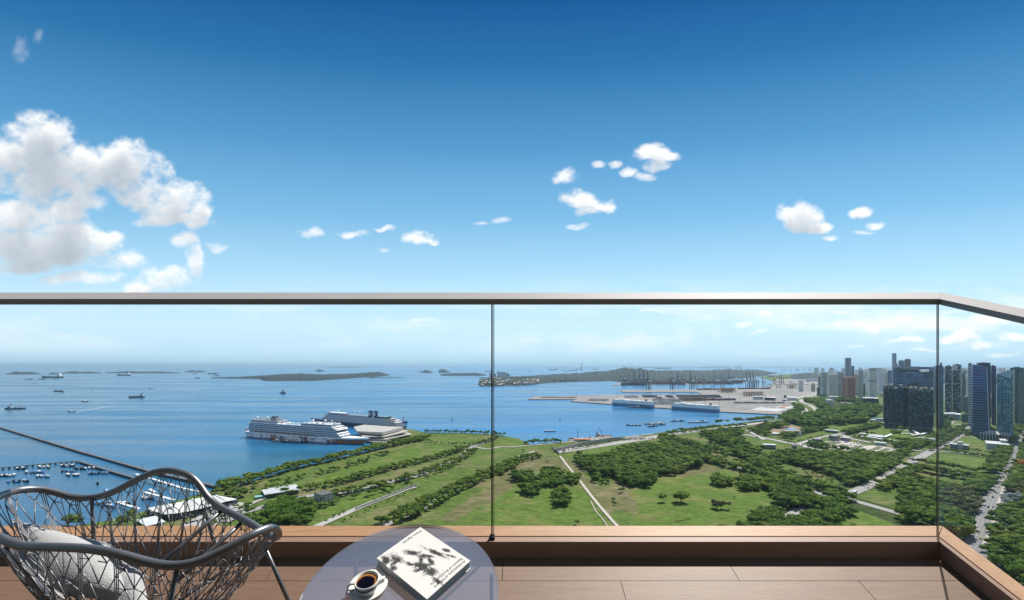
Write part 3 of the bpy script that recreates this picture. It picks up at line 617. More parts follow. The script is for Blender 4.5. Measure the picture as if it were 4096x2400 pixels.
coast = [(-900, 2330), (200, 2118), (410, 2086), (514, 2064), (595, 2038), (700, 2005), (790, 1978), (845, 1960), (885, 1948), (1000, 1927), (1156, 1877), (1338, 1837), (1474, 1803), (1545, 1786), (1480, 1769), (1436, 1752), (1436, 1724), (1560, 1712), (1640, 1716), (1704, 1730),
 (1840, 1731), (1975, 1736), (2036, 1748), (2080, 1756), (2091, 1763), (2062, 1786), (2111, 1779), (2183, 1771), (2270, 1765), (2275, 1757), (2440, 1742), (2455, 1750), (2616, 1733), (2722, 1721), (2871, 1703), (2992, 1688), (3103, 1674), (3151, 1660),
 (2881, 1647), (2690, 1635), (2617, 1630), (2444, 1617), (2280, 1605), (2308, 1598), (2300, 1596), (2111, 1598), (2133, 1585), (2311, 1582), (2594, 1579), (2690, 1578), (2811, 1577), (2787, 1568), (2489, 1569), (2480, 1562), (2500, 1559), (2786, 1557), (2986, 1550), (3055, 1549), (3090, 1540), (3095, 1525), (3059, 1515), (3030, 1509), (3100, 1500), (3250, 1490), (3420, 1481), (3600, 1477)]
cw = [G(*p) for p in coast]
land_poly = [(p.x, p.y) for p in cw] + [(60000, 26000), (60000, -1500), (-1500, -1500)]
tri = MB()
def sheet(name, poly, z, m, kind='structure', label=None, cat=None, group=None):
    vs = [Vector((p[0], p[1], z)) for p in poly]; tris = tessellate_polygon([vs]); fs = []
    for t in tris:
        A_, B_, C_ = (vs[i] for i in t); cr = (B_.x - A_.x) * (C_.y - A_.y) - (B_.y - A_.y) * (C_.x - A_.x); fs.append(tuple(t) if cr > 0 else tuple(t[::-1]))
    return tag(MB().add(vs, fs).build(name, m), label, cat, group, kind)
sheet('ground', land_poly, GZ, M_grass)
qb = MB()
for a, b in zip(cw, cw[1:]): qb.add([(a.x, a.y, -.5), (b.x, b.y, -.5), (b.x, b.y, GZ), (a.x, a.y, GZ)], [(0, 1, 2, 3)])
tag(qb.build('embankment', M_quay), kind='structure')
_z = [GZ + .06]
def area(name, c, pts, m, dz=.05):
    _z[0] += .012; return sheet(name, [W(c, a, b) for a, b in pts], _z[0], m)
def ribbon(pts, w, z, closed=False, off=0.0):
    P_ = [Vector((p[0], p[1])) for p in pts]; L = []; R = []
    for i, p in enumerate(P_):
        a = P_[max(i - 1, 0)]; b = P_[min(i + 1, len(P_) - 1)]; t = (b - a).normalized(); n = Vector((-t.y, t.x)); ww = w[i] if isinstance(w, (list, tuple)) else w
        L.append(p + n * (off + ww / 2)); R.append(p + n * (off - ww / 2))
    vs = [(p.x, p.y, z) for p in L] + [(p.x, p.y, z) for p in R]; k = len(P_)
    return MB().add(vs, [(k + i, k + i + 1, i + 1, i) for i in range(k - 1)])
def smooth_path(pts, sub=5):
    pts = [Vector((p[0], p[1], 0)) for p in pts]
    if len(pts) < 3: return pts
    ext = [pts[0] * 2 - pts[1]] + pts + [pts[-1] * 2 - pts[-2]]; out = []
    for i in range(1, len(ext) - 2):
        p0, p1, p2, p3 = ext[i - 1:i + 3]
        for k in range(sub): t = k / sub; out.append(.5 * ((2 * p1) + (p2 - p0) * t + (2 * p0 - 5 * p1 + 4 * p2 - p3) * t * t + (3 * p1 - p0 - 3 * p2 + p3) * t ** 3))
    return out + [pts[-1]]
ROADS = {}
def road(name, c, pts, w, m, lanes=0, key=None):
    path = smooth_path([W(c, a, b) for a, b in pts]); _z[0] += .012
    o = tag(ribbon(path, w, _z[0] + .35).build(name, m), kind='structure')
    if key: ROADS[key] = path
    if lanes:
        mk = MB()
        for l in range(1, lanes):
            off = -w / 2 + w * l / lanes; acc = 0
            for a, b in zip(path, path[1:]):
                d = b - a; Ls = d.length; t = d.normalized(); n = Vector((-t.y, t.x, 0)); s = 0
                while s < Ls:
                    if int((acc + s) / 4) % 3 == 0:
                        p = a + t * s + n * off; mk.add([tuple(p + n * .16 + Vector((0, 0, _z[0] + .37))), tuple(p - n * .16 + Vector((0, 0, _z[0] + .37))), tuple(p - n * .16 + t * 3.2 + Vector((0, 0, _z[0] + .37))), tuple(p + n * .16 + t * 3.2 + Vector((0, 0, _z[0] + .37)))], [(3, 2, 1, 0)])
                    s += 4
                acc += Ls
        if mk.v: tag(mk.build('road_markings', M_mark), kind='structure')
    return path
# meadows, lawns, woods, soil
area('lawn', 'c2', [(200, 805), (420, 745), (560, 700), (830, 620), (960, 568), (1230, 572), (1190, 600), (960, 665), (700, 735), (500, 780), (350, 815)], M_lawn)
area('lawn', 'c2', [(1000, 515), (1400, 528), (1380, 560), (1180, 562), (1010, 545)], M_lawn)
area('lawn', 'c2', [(400, 960), (560, 900), (640, 850), (820, 800), (900, 800), (700, 890), (540, 950), (430, 985)], M_lawn)
area('lawn', 'c2', [(1440, 560), (1530, 530), (1640, 545), (1680, 580), (1551, 590), (1440, 600)], M_lawn)
area('lawn', 'c3', [(70, 665), (135, 672), (150, 690), (100, 722), (0, 735), (0, 690)], M_lawn)
area('meadow', 'c2', [(560, 1040), (800, 920), (1000, 830), (1330, 610), (1551, 600), (1551, 640), (1440, 690), (1190, 820), (980, 940), (780, 1035)], M_grass)
area('rough_ground', 'c2', [(1120, 1000), (1260, 900), (1440, 790), (1551, 740), (1551, 860), (1440, 900), (1340, 930), (1200, 1020)], M_scrub)
area('meadow', 'c3', [(-100, 1330), (-60, 1120), (100, 1030), (280, 1020), (420, 1010), (560, 1010), (640, 1120), (780, 1310), (760, 1330)], M_lawn)
area('rough_ground', 'c3', [(440, 805), (520, 830), (560, 880), (620, 950), (760, 1040), (880, 1040), (960, 1100), (1000, 1190), (960, 1210), (820, 1180), (780, 1250), (720, 1180), (640, 1070), (560, 960), (500, 880)], M_scrub)
area('rough_ground', 'c3', [(130, 830), (240, 810), (420, 810), (500, 930), (400, 900), (200, 900), (0, 1000), (0, 900)], M_scrub)
area('lawn', 'c3', [(450, 790), (520, 785), (900, 700), (1150, 690), (1210, 740), (1060, 735), (820, 780), (640, 820), (540, 820)], M_lawn)
area('meadow', 'c3', [(900, 1330), (1010, 1190), (930, 1070), (1090, 1010), (1140, 960), (1290, 930), (1470, 850), (1620, 900), (1860, 990), (1990, 1100), (2050, 1200), (1720, 1330)], M_lawn)
area('rough_ground', 'c3', [(1270, 940), (1470, 850), (1560, 880), (1600, 905), (1470, 920), (1400, 945), (1300, 960)], M_scrub)
area('lawn', 'z6', [(0, 650), (210, 700), (440, 745), (330, 790), (0, 860)], M_lawn)
area('lawn', 'z6', [(0, 870), (480, 760), (880, 860), (600, 890), (300, 920), (0, 990)], M_grass)
area('lawn', 'z6', [(490, 650), (1000, 520), (1220, 570), (1180, 590), (860, 650), (620, 705), (510, 700)], M_lawn)
area('lawn', 'z6', [(1080, 490), (1500, 410), (1900, 400), (1850, 430), (1500, 490), (1290, 545)], M_lawn)
area('lawn', 'z4', [(740, 985), (920, 940), (1100, 955), (1500, 1000), (1640, 1030), (1640, 1060), (1500, 1040), (1330, 1060), (1130, 1090), (950, 1050), (760, 1010)], M_lawn)
area('lawn', 'z4', [(1570, 960), (1700, 910), (1840, 905), (1780, 1010), (1600, 1000)], M_lawn)
area('lawn', 'z4', [(1610, 850), (1730, 865), (1700, 885), (1615, 880)], M_lawn); area('lawn', 'z4', [(1780, 875), (1880, 885), (1830, 905), (1760, 895)], M_lawn)
area('lawn', 'z4', [(1740, 1110), (1820, 1050), (1980, 1050), (2100, 1075), (2060, 1140), (1860, 1140)], M_lawn)
area('lawn', 'i1', [(270, 265), (340, 245), (850, 300), (800, 385), (560, 350), (330, 315)], M_lawn)
area('lawn', 'i1', [(-40, 520), (0, 470), (60, 440), (300, 455), (690, 520), (660, 615), (420, 570), (200, 500), (60, 520)], M_lawn)
area('meadow', 'c4', [(400, 1060), (440, 1020), (560, 975), (640, 975), (760, 1010), (900, 1070)], M_lawn)
area('meadow', 'c4', [(640, 800), (900, 760), (1000, 800), (800, 860)], M_lawn)
area('lawn', 'c4', [(-20, 860), (80, 830), (150, 880), (170, 960), (100, 1010), (-20, 1010)], M_lawn)
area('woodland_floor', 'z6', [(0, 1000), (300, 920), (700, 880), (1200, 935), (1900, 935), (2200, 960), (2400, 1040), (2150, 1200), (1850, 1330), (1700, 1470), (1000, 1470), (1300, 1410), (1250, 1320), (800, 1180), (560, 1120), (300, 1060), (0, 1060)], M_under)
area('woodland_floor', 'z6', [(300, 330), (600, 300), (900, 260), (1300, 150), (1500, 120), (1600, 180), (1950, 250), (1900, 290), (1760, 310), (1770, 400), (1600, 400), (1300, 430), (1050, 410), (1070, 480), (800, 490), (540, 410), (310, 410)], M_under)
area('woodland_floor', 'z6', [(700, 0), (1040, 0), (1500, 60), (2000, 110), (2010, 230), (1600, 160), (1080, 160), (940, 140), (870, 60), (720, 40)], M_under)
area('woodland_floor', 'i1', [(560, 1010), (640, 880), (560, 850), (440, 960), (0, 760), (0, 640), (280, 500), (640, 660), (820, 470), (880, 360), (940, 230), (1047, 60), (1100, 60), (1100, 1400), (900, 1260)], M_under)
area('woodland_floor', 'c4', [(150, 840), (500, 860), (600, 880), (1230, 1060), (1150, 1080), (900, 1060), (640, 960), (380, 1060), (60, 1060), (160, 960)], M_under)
area('soil', 'z6', [(0, 540), (380, 400), (470, 410), (560, 450), (740, 490), (680, 515), (320, 520), (160, 570)], M_soil)
# plots of planting beds with pale paths between
area('path', 'z6', [(1040, 700), (1280, 680), (1560, 720), (1900, 770), (2300, 820), (2470, 890), (2330, 940), (2270, 1000), (2050, 970), (1780, 920), (1440, 850), (1130, 830), (1100, 770)], M_path)
M_beds = mat('planting beds', (.13, .14, .06), .95, col2=(.055, .07, .03), scale=.25, det=5)
for a in ([(1050, 710), (1200, 690), (1300, 735), (1170, 765), (1040, 745)], [(1205, 780), (1330, 742), (1480, 768), (1360, 808)], [(1120, 770), (1190, 780), (1330, 820), (1250, 825), (1150, 845)], [(1415, 818), (1560, 770), (1720, 775), (1590, 838)], [(1575, 852), (1700, 806), (1760, 824), (1660, 868)],
          [(1700, 875), (1790, 830), (1890, 850), (1790, 892)], [(1800, 838), (1930, 780), (2030, 800), (1930, 845)], [(1835, 905), (1940, 855), (2050, 878), (1950, 920)], [(1965, 850), (2070, 808), (2170, 825), (2080, 868)], [(1980, 928), (2080, 880), (2200, 898), (2100, 945)], [(2110, 872), (2210, 830), (2320, 850), (2210, 890)], [(2145, 958), (2240, 908), (2350, 930), (2260, 985)], [(2260, 893), (2350, 850), (2450, 880), (2370, 916)], [(1560, 720), (1860, 765), (1740, 772), (1600, 750)]):
    area('planting_bed', 'z6', a, M_beds)
# port yard
area('port_yard', 'p', [(3151, 1659), (2881, 1646.6), (2690, 1634.6), (2617, 1629.6), (2444, 1616.6), (2282, 1604.8), (2306, 1597.6), (2113, 1597.6), (2134, 1585.4), (2311, 1582.3), (2594, 1579.3), (2690, 1578.3), (2809, 1577.3), (2785, 1567.7), (2490, 1568.7), (2481, 1562), (2500, 1559.3), (2786, 1557.3), (2986, 1550.3), (3055, 1549.3), (3088, 1540), (3093, 1526), (3110, 1517), (3300, 1514), (3320, 1530), (3300, 1560), (3240, 1583), (3165, 1603), (3160, 1617), (3180, 1640), (3165, 1652)], M_port)
area('road', 'z3', [(1200, 600), (1440, 545), (2020, 570), (2130, 600), (1900, 620)], mat('worn yard', (.25, .25, .22), .95, col2=(.13, .14, .12), scale=.03))
Mwy = MT['worn yard']
for q_ in ([(1830, 345), (2170, 325), (2180, 350), (1900, 385)], [(1850, 400), (2140, 420), (2130, 470), (1750, 455)], [(2120, 330), (2180, 320), (2190, 400), (2130, 395)], [(2260, 350), (2430, 345), (2430, 410), (2270, 425)], [(1240, 440), (1500, 450), (1500, 480), (1250, 475)], [(1250, 610), (1600, 640), (1590, 660), (1230, 640)]): area('worn_yard', 'z3', q_, Mwy)
area('construction_yard', 'p', [(2278, 1764), (2276, 1757.5), (2438, 1743), (2452, 1750), (2390, 1757), (2300, 1765)], M_port)
# roads
K1 = [(2244, 1803), (2380, 1783), (2500, 1766), (2616, 1748), (2722, 1734), (2871, 1715), (2992, 1699), (3103, 1685), (3164, 1676), (3200, 1665), (3220, 1649), (3213, 1634), (3190, 1617), (3172, 1605), (3190, 1594), (3240, 1581), (3300, 1564)]
road('expressway', 'p', K1, 27, M_roadp, 4, 'exp')
road('expressway', 'p', [(3130, 1688), (3164, 1680), (3226, 1664), (3257, 1650), (3262, 1637), (3238, 1621), (3205, 1606), (3222, 1594), (3300, 1571)], 22, M_roadp, 4, 'exp2')
area('expressway', 'p', [(2236, 1814), (2214, 1800), (2300, 1790), (2500, 1763), (2650, 1742), (2650, 1752), (2520, 1771), (2350, 1797)], M_roadp)
road('road', 'p', [(1887, 1786), (1948, 1797), (2000, 1789), (2050, 1789), (2111, 1783), (2200, 1776), (2320, 1765), (2450, 1753), (2616, 1737)], 9, M_roadp)
road('avenue', 'p', [(1990, 1744), (1940, 1768), (1887, 1790), (1839, 1830), (1745, 1872), (1677, 1902), (1562, 1930), (1406, 1968), (1257, 1982), (1130, 2010), (1000, 2046), (900, 2090)], 17, M_road, 3, 'av1')
road('ramp', 'c2', [(380, 1052), (560, 972), (700, 912), (830, 862), (930, 822), (975, 812)], 13, M_roadp)
road('avenue', 'p', [(1520, 2112), (1600, 2075), (1677, 2043), (1806, 1969), (1900, 1925), (1982, 1882), (2072, 1845), (2150, 1822)], 13, M_road, 2, 'av2')
road('ramp', 'p', [(1980, 1862), (2030, 1845), (2090, 1822), (2140, 1806)], 9, M_roadp)
road('path', 'c3', [(432, 803), (500, 890), (570, 975), (650, 1080), (740, 1190), (850, 1315)], 5, M_path)
road('path', 'c3', [(655, 1130), (690, 1200), (740, 1260), (780, 1320)], 1.6, M_path)
road('avenue', 'p', [(2630, 1742), (2700, 1775), (2780, 1808), (2900, 1850), (3050, 1900), (3200, 1950), (3330, 1990)], 20, M_road, 4, 'av3')
road('avenue', 'c4', [(60, 1085), (170, 1030), (250, 990), (330, 945), (480, 890), (600, 855), (740, 790), (900, 700), (1000, 645), (1080, 600), (1190, 540), (1260, 490), (1300, 450), (1330, 425)], 20, M_road, 4, 'av4')
road('avenue', 'c4', [(500, 880), (600, 905), (760, 950), (900, 990), (1050, 1025), (1230, 1075)], 16, M_road, 3, 'av5')
road('avenue', 'c4', [(880, 700), (1000, 715), (1150, 735), (1300, 760), (1440, 790)], 15, M_road, 3, 'av6')
road('main_road', 'i1', [(600, 1120), (640, 1040), (662, 1000), (700, 900), (742, 800), (764, 720), (782, 650), (830, 500), (890, 400), (940, 270), (975, 210), (1000, 150), (1040, 60), (1060, 20)], 24, M_asph, 6, 'main')
road('road', 'i1', [(840, 470), (960, 480), (1100, 500)], 14, M_road, 2)
road('footpath', 'i1', [(700, 1030), (760, 900), (800, 780), (840, 640), (880, 500)], 3, M_path)
road('park_road', 'i1', [(820, 1250), (860, 1120), (875, 900), (890, 750), (900, 650)], 6, M_asph)
road('road', 'z6', [(-700, 560), (-300, 590), (0, 640), (250, 688), (450, 730), (600, 742), (750, 800), (1000, 860), (1300, 922)], 19, M_roadp, 0, 'rd1')
road('road', 'z6', [(600, 742), (900, 650), (1100, 610), (1330, 570), (1500, 510), (2000, 395), (2060, 380)], 13, M_roadp, 0, 'rd2')
road('road', 'z6', [(1330, 590), (1500, 655), (1900, 735), (2200, 778), (2480, 832), (2700, 870)], 14, M_roadp, 0, 'rd3')
road('road', 'z6', [(1420, 620), (1700, 635), (2100, 680), (2260, 705)], 10, M_roadp, 0, 'rd4')
road('road', 'z4', [(880, 915), (1000, 935), (1250, 975), (1500, 1010), (1650, 1020), (1760, 1005)], 14, M_roadp, 0, 'rd5')
road('road', 'z4', [(1600, 875), (1800, 900), (1910, 920)], 10, M_roadp); road('road', 'z4', [(1740, 860), (1700, 890), (1760, 900)], 6, M_roadp)
road('road', 'z4', [(1820, 1030), (2000, 1050), (2110, 1062)], 9, M_roadp)
road('road', 'z4', [(1560, 1200), (1800, 1220), (2100, 1245), (2330, 1260)], 11, M_roadp, 0, 'rd7')
road('road', 'c3', [(1680, 650), (1760, 615), (1850, 655), (1900, 685)], 12, M_roadp)
road('road', 'c1', [(1180, 1050), (1330, 990), (1420, 950), (1500, 905), (1625, 860)], 8, M_roadp)
area('car_park', 'c1', [(1060, 1050), (1200, 970), (1330, 900), (1440, 905), (1420, 960), (1320, 1000), (1250, 1060)], M_roadp)
# islands: wooded hills rising from the sea
def hillmesh(name, outline, hgts, m, kind='structure', n=60, rough=.35, seed=1, z0=-.5):
    """outline: near shore px points and far shore px points (left to right); hgts: ridge height along it"""
    near, far = outline; rn = random.Random(seed); vs = []; K = 9
    def lerp_path(pts, t):
        d = [0]
        for a, b in zip(pts, pts[1:]): d.append(d[-1] + abs(b[0] - a[0]) + abs(b[1] - a[1]) + 1e-6)
        s = t * d[-1]
        for i in range(len(pts) - 1):
            if s <= d[i + 1] + 1e-9: k = (s - d[i]) / (d[i + 1] - d[i]); return (pts[i][0] + (pts[i + 1][0] - pts[i][0]) * k, pts[i][1] + (pts[i + 1][1] - pts[i][1]) * k)
        return pts[-1]
    for i in range(n + 1):
        t = i / n; a = G(*lerp_path(near, t), 0); b = G(*lerp_path(far, t), 0)
        hh = np.interp(t, [h[0] for h in hgts], [h[1] for h in hgts])
        for j in range(K + 1):
            s = j / K; p = a.lerp(b, s); z = z0 + (hh * math.sin(math.pi * s) ** .5 * (1 - rough / 2 + rough * rn.random())) if 0 < j < K else z0
            vs.append((p.x, p.y, z + (1.5 if 0 < j < K else 0)))
    fs = [(i * (K + 1) + j, (i + 1) * (K + 1) + j, (i + 1) * (K + 1) + j + 1, i * (K + 1) + j + 1) for i in range(n) for j in range(K)]
    return tag(MB().add(vs, fs).build(name, m), kind=kind)
M_isle = mat('wooded island', (.006, .024, .022), .95, col2=(.001, .008, .010), scale=.02, det=8)
hm = hillmesh
hm('island', (Q('c2', [(-230, 168), (60, 172), (95, 184), (400, 182), (560, 170), (830, 150)]), Q('c2', [(-230, 163), (60, 158), (200, 150), (500, 150), (700, 150), (830, 146)])), [(0, 6), (.15, 14), (.3, 40), (.5, 62), (.6, 45), (.75, 48), (.93, 75), (1, 3)], M_isle, seed=2, n=110)
hm('island', (Q('c2', [(700, 165), (905, 164)]), Q('c2', [(700, 161), (905, 162)])), [(0, 8), (1, 4)], M_isle, seed=3)
hm('island', (Q('c2', [(1003, 135), (1080, 135)]), Q('c2', [(1003, 130), (1080, 130)])), [(0, 5), (.5, 75), (1, 4)], M_isle, seed=4, n=24)
hm('island', (Q('c2', [(1115, 134), (1190, 134)]), Q('c2', [(1115, 130), (1190, 130)])), [(0, 60), (.3, 95), (1, 4)], M_isle, seed=5, n=24)
hm('island', (Q('c2', [(1125, 152), (1395, 151)]), Q('c2', [(1125, 146), (1395, 146)])), [(0, 20), (.3, 40), (.8, 45), (1, 10)], M_isle, seed=6, n=60)
for k, (x0, x1, yb, hp_) in enumerate(((66, 455, 187, 62), (540, 705, 188, 36), (680, 1130, 178, 48), (1170, 2010, 176, 48), (2060, 2300, 164, 50))):
    hm('island', (Q('z5', [(x0, yb), (x1, yb)]), Q('z5', [(x0, yb - 6), (x1, yb - 6)])), [(0, 8), (.3, hp_), (.5, hp_ * .7), (.75, hp_ * .8), (1, 8)], M_isle, seed=10 + k, n=50)
for k, (x0, x1, y, hp_) in enumerate(((1260, 1300, 1486, 70), (1300, 1480, 1470, 60), (2170, 2410, 1472.5, 12), (2440, 2560, 1466.5, 95), (2500, 2720, 1471, 60), (2720, 3020, 1472.5, 25), (2810, 2930, 1466, 110), (2515, 2530, 1472, 60), (3020, 3260, 1470, 30))):
    hm('island', ([(x0, y), (x1, y)], [(x0, y - 1.6), (x1, y - 1.6)]), [(0, 3), (.4, hp_), (.6, hp_ * .8), (1, 3)], M_isle, seed=30 + k, n=40)
# resort island behind the channel
near = Q('z2', [(42, 395), (70, 412), (250, 421), (500, 412), (700, 406), (870, 385), (1100, 368), (1300, 355), (1700, 350), (1960, 338)]) + Q('z3', [(0, 318), (500, 300), (900, 290), (1300, 270), (1530, 262), (1700, 238), (1930, 200)])
far = Q('z2', [(42, 380), (100, 320), (250, 290), (500, 272), (900, 262), (1300, 250), (1700, 240), (1960, 225)]) + Q('z3', [(0, 205), (500, 190), (900, 180), (1300, 178), (1530, 178), (1700, 182), (1930, 196)])
hm('hill', (near, far), [(0, 2), (.05, 6), (.15, 12), (.25, 40), (.36, 70), (.45, 95), (.5, 150), (.54, 150), (.6, 90), (.7, 85), (.78, 80), (.84, 105), (.93, 85), (1, 5)], M_isle, seed=50, n=150, rough=.45)
sheet('port_island', [(p.x, p.y) for p in [W('z2', a, b, 2) for a, b in [(1960, 400), (2040, 372), (2200, 350)]] + [W('z3', a, b, 2) for a, b in [(0, 300), (900, 285), (1500, 285), (1520, 318), (1370, 325), (1300, 335), (900, 342), (0, 345)]]], 2.5, M_port)
hm('hill', (Q('z3', [(2090, 275), (2440, 290)]), Q('z3', [(2090, 215), (2440, 205)])), [(0, 10), (.3, 50), (.7, 55), (1, 20)], M_isle, seed=60, n=50)

M_urban = mat('far built up land', (.12, .13, .13), .95, col2=(.04, .055, .05), scale=.02, det=8)
sheet('built_up_ground', [tuple(G(*p)[:2]) for p in [(3262, 1578), (3300, 1566), (3600, 1580), (3800, 1600), (4000, 1640), (4300, 1660), (6200, 1560), (6200, 1468), (3560, 1468), (3440, 1477), (3300, 1487), (3280, 1530)]], GZ + .5, M_urban)
# ================================================================== TOWERS
def frame_at(L, R, base, dep, yaw=0, z=GZ):
    c = (L + R) / 2; d = F * (HE - z) / (base - HOR); phi = math.atan((c - 2048) / F); wp = (R - L) * d * math.cos(phi) / F
    cy_, sy_ = abs(math.cos(yaw)), abs(math.sin(yaw)); w = max((wp - dep * sy_) / cy_, wp * .3); p = Vector(((c - 2048) / F * d, d, z)); ray = Vector((p.x, p.y, 0)).normalized()
    return p + ray * ((w * sy_ + dep * cy_) / 2), w, d, -phi + yaw
def tower(name, label, L, R, top, base, dep, yaw, body, roofm=None, cat='building', group=None, parts=(), taper=None, z=GZ):
    loc, w, d, rz = frame_at(L, R, base, dep, yaw, z); h = (base - top) * d / F
    t = thing(name, label, cat, loc, rz, group); t['wdh'] = [w, dep, h]
    roofm = roofm or M_conc; hw, hd = w / 2, dep / 2
    if taper: taper(t, w, dep, h, body)
    else: MB().box(-hw, hw, -hd, hd, 0, h).build('facade', body, t)
    if 'roof' in parts or not parts:
        MB().box(-hw - .4, hw + .4, -hd - .4, hd + .4, h + .01, h + 1.2).build('roof', roofm, t)
        MB().box(-hw * .5, hw * .45, -hd * .5, hd * .5, h + 1.22, h + 4.5).build('plant_room', roofm, t)
    if 'crown' in parts: MB().box(-hw * .8, hw * .8, -hd * .8, hd * .8, h + .01, h + 6).build('crown', body, t)
    if 'podium' in parts: MB().box(-hw * 1.25, hw * 1.25, -hd * 1.5, hd * 1.1, 0, 14).build('podium', roofm, t)
    if 'spire' in parts: MB().cyl((0, 0, h + 1), .9, 26, 6, .3).build('spire', M_conc, t)
    if 'fins' in parts:
        f = MB(); n = max(2, int(w / 6))
        for i in range(n + 1): f.box(-hw + w * i / n - .35, -hw + w * i / n + .35, -hd - .9, -hd - .02, 0, h)
        f.build('fins', roofm, t)
    if 'balconies' in parts:
        f = MB(); k = int(h / 3.4)
        for i in range(1, k): f.box(-hw * .92, hw * .92, -hd - 1.3, -hd - .03, i * 3.4, i * 3.4 + .9)
        f.build('balconies', M_white, t)
    return t
GL = (.035, .07, .115)
Fw = facade('white slab facade', (.80, .82, .83), (.10, .13, .17), 3.2, 3.4, .45, .35, lit=.05)
Fbeige = facade('beige facade', (.66, .56, .46), (.13, .13, .14), 3.2, 3.0, .4, .3)
Fgreen = facade('green glass residential facade', (.62, .68, .66), (.08, .18, .18), 3.3, 7.0, .25, .3, vary=.4)
Fmar = facade('maroon facade', (.20, .10, .09), (.05, .06, .08), 3.3, 4, .4, .4)
Fdark = facade('dark curtain wall', (.05, .06, .07), (.025, .04, .06), 3.6, 3, .2, .15, lit=.04)
Ficon = facade('black and white residential facade', (.78, .80, .83), (.03, .035, .05), 6.8, 8, .42, .22, lit=.0, vary=.6)
Fgrid = facade('grey residential facade', (.42, .46, .52), (.05, .065, .09), 3.2, 4.5, .35, .3, lit=.05)
Fbrown = facade('brown office facade', (.36, .17, .135), (.14, .07, .065), 4.0, 3.4, .10, .62, rough=.4, vary=.3, lit=0)
Ftwin = facade('pale glass twin facade', (.38, .46, .54), (.08, .12, .18), 3.4, 5, .25, .35)
Fblue = facade('blue grey glass facade', (.15, .22, .30), (.08, .15, .24), 3.6, 2.6, .25, .12, lit=.02, mir=.4)
Fround = facade('round tower facade', (.52, .56, .58), (.09, .12, .15), 3.6, 2.8, .45, .3)
Fwgrid = facade('white gridded facade', (.84, .86, .88), (.05, .06, .10), 7.4, 6.8, .36, .34, lit=0, vary=.3)
Fhdb = facade('white public housing facade', (.82, .83, .85), (.20, .25, .30), 3.0, 4.0, .5, .35, vary=.5)
Fmar1 = facade('banded dark glass facade', (.30, .36, .42), (.06, .12, .21), 8.5, 26, .09, .03, rough=.12, lit=0, vary=.5, mir=.5)
Fres = facade('dark residential facade', (.035, .048, .08), (.11, .18, .29), 4.95, 3.4, .36, .33, rough=.2, lit=.10, vary=.85, mir=.3)
Fdash = facade('dark facade with white dashes', (.024, .030, .042), (.02, .026, .038), 4.0, 3.0, .3, .2, lit=.0)
Fciti = facade('white dash facade', (.02, .026, .038), (.045, .05, .06), 4.2, 7.0, .62, .0, lit=.27, litc=(.62, .64, .68), vary=.5)
Fdbs = facade('deep blue striped curtain wall', (.12, .19, .38), (.035, .075, .20), 8.2, 300, .24, 0, rough=.1, lit=0, vary=.4, mir=.45)
Fdbsb = facade('deep blue glass', (.035, .055, .12), (.02, .045, .11), 4.1, 3, .12, .06, rough=.1, lit=0, vary=.4, mir=.35)
Fdbsw = facade('white louvred side', (.60, .64, .70), (.05, .09, .18), 8.2, 300, .45, 0, lit=0)
Fteal = facade('teal glass facade', (.07, .17, .25), (.05, .16, .27), 7.8, 5.6, .3, .25, rough=.1, mir=.4, lit=.25, litc=(.30, .36, .38), vary=.6)
Fgg = facade('green glass office', (.06, .13, .13), (.02, .07, .08), 4, 3, .3, .1, rough=.1, lit=0)
Fgreyb = facade('grey banded office', (.30, .31, .33), (.06, .07, .09), 3.9, 200, .45, 0, lit=0)
tw = tower
def i5(x0, x1, t, b): a = px('i5', x0, t); c = px('i5', x1, b); return (a[0], c[0], a[1], c[1])
def i4(x0, x1, t, b): a = px('i4', x0, t); c = px('i4', x1, b); return (a[0], c[0], a[1], c[1])
SKY = 'towers of the city skyline'
# far, small first
tw('apartment_tower', 'white slab tower standing alone beside the container port', 3194, 3214, 1522, 1566, 20, .35, Fw, M_white, group=SKY)
tw('apartment_tower', 'short beige block standing right of the lone white slab tower', 3244, 3261, 1536, 1566, 22, .3, Fbeige, group=SKY)
tw('apartment_tower', 'hazy wide tower rising far behind the wooded hill and port', 3255, 3275, 1471, 1496, 80, .2, Fw, group=SKY)
tw('apartment_tower', 'slim maroon tower behind the green and white tower', *i5(268, 300, 395, 640), 20, .2, Fmar, group=SKY)
tw('apartment_tower', 'green and white residential tower at the left end of the skyline', *i5(297, 396, 345, 682), 34, .45, Fgreen, mat('green roof copper', (.10, .28, .22), .6), group=SKY, parts=('roof', 'podium', 'fins'))
tw('apartment_tower', 'short dark green block at the foot of the leftmost towers', *i5(247, 302, 555, 672), 22, .1, Fdark, group=SKY)
tw('apartment_tower', 'dark grey residential tower right behind the black and white one', *i5(540, 640, 340, 660), 30, .2, Fgrid, group=SKY)
tw('apartment_tower', 'black and white stacked residential tower on a pale podium', *i5(405, 568, 362, 705), 34, .3, Ficon, M_white, group=SKY, parts=('roof', 'balconies'))
tw('podium_building', 'pale patterned podium below the black and white tower', *i5(410, 576, 692, 748), 40, .3, facade('patterned podium', (.60, .62, .60), (.25, .28, .28), 4, 5, .4, .4), M_white, group=SKY)
tw('apartment_tower', 'very tall slender twin tower behind the brown office block', *i5(660, 755, 125, 600), 36, .25, Ftwin, group=SKY, parts=('crown', 'fins', 'roof'))
tw('office_tower', 'blue glass tower with a slanting top beside the tall slender twin', *i5(755, 802, 240, 600), 30, .1, Fblue, group=SKY)
tw('apartment_tower', 'plain beige tower right behind the brown office block', *i5(795, 866, 372, 660), 30, 0, Fbeige, group=SKY)
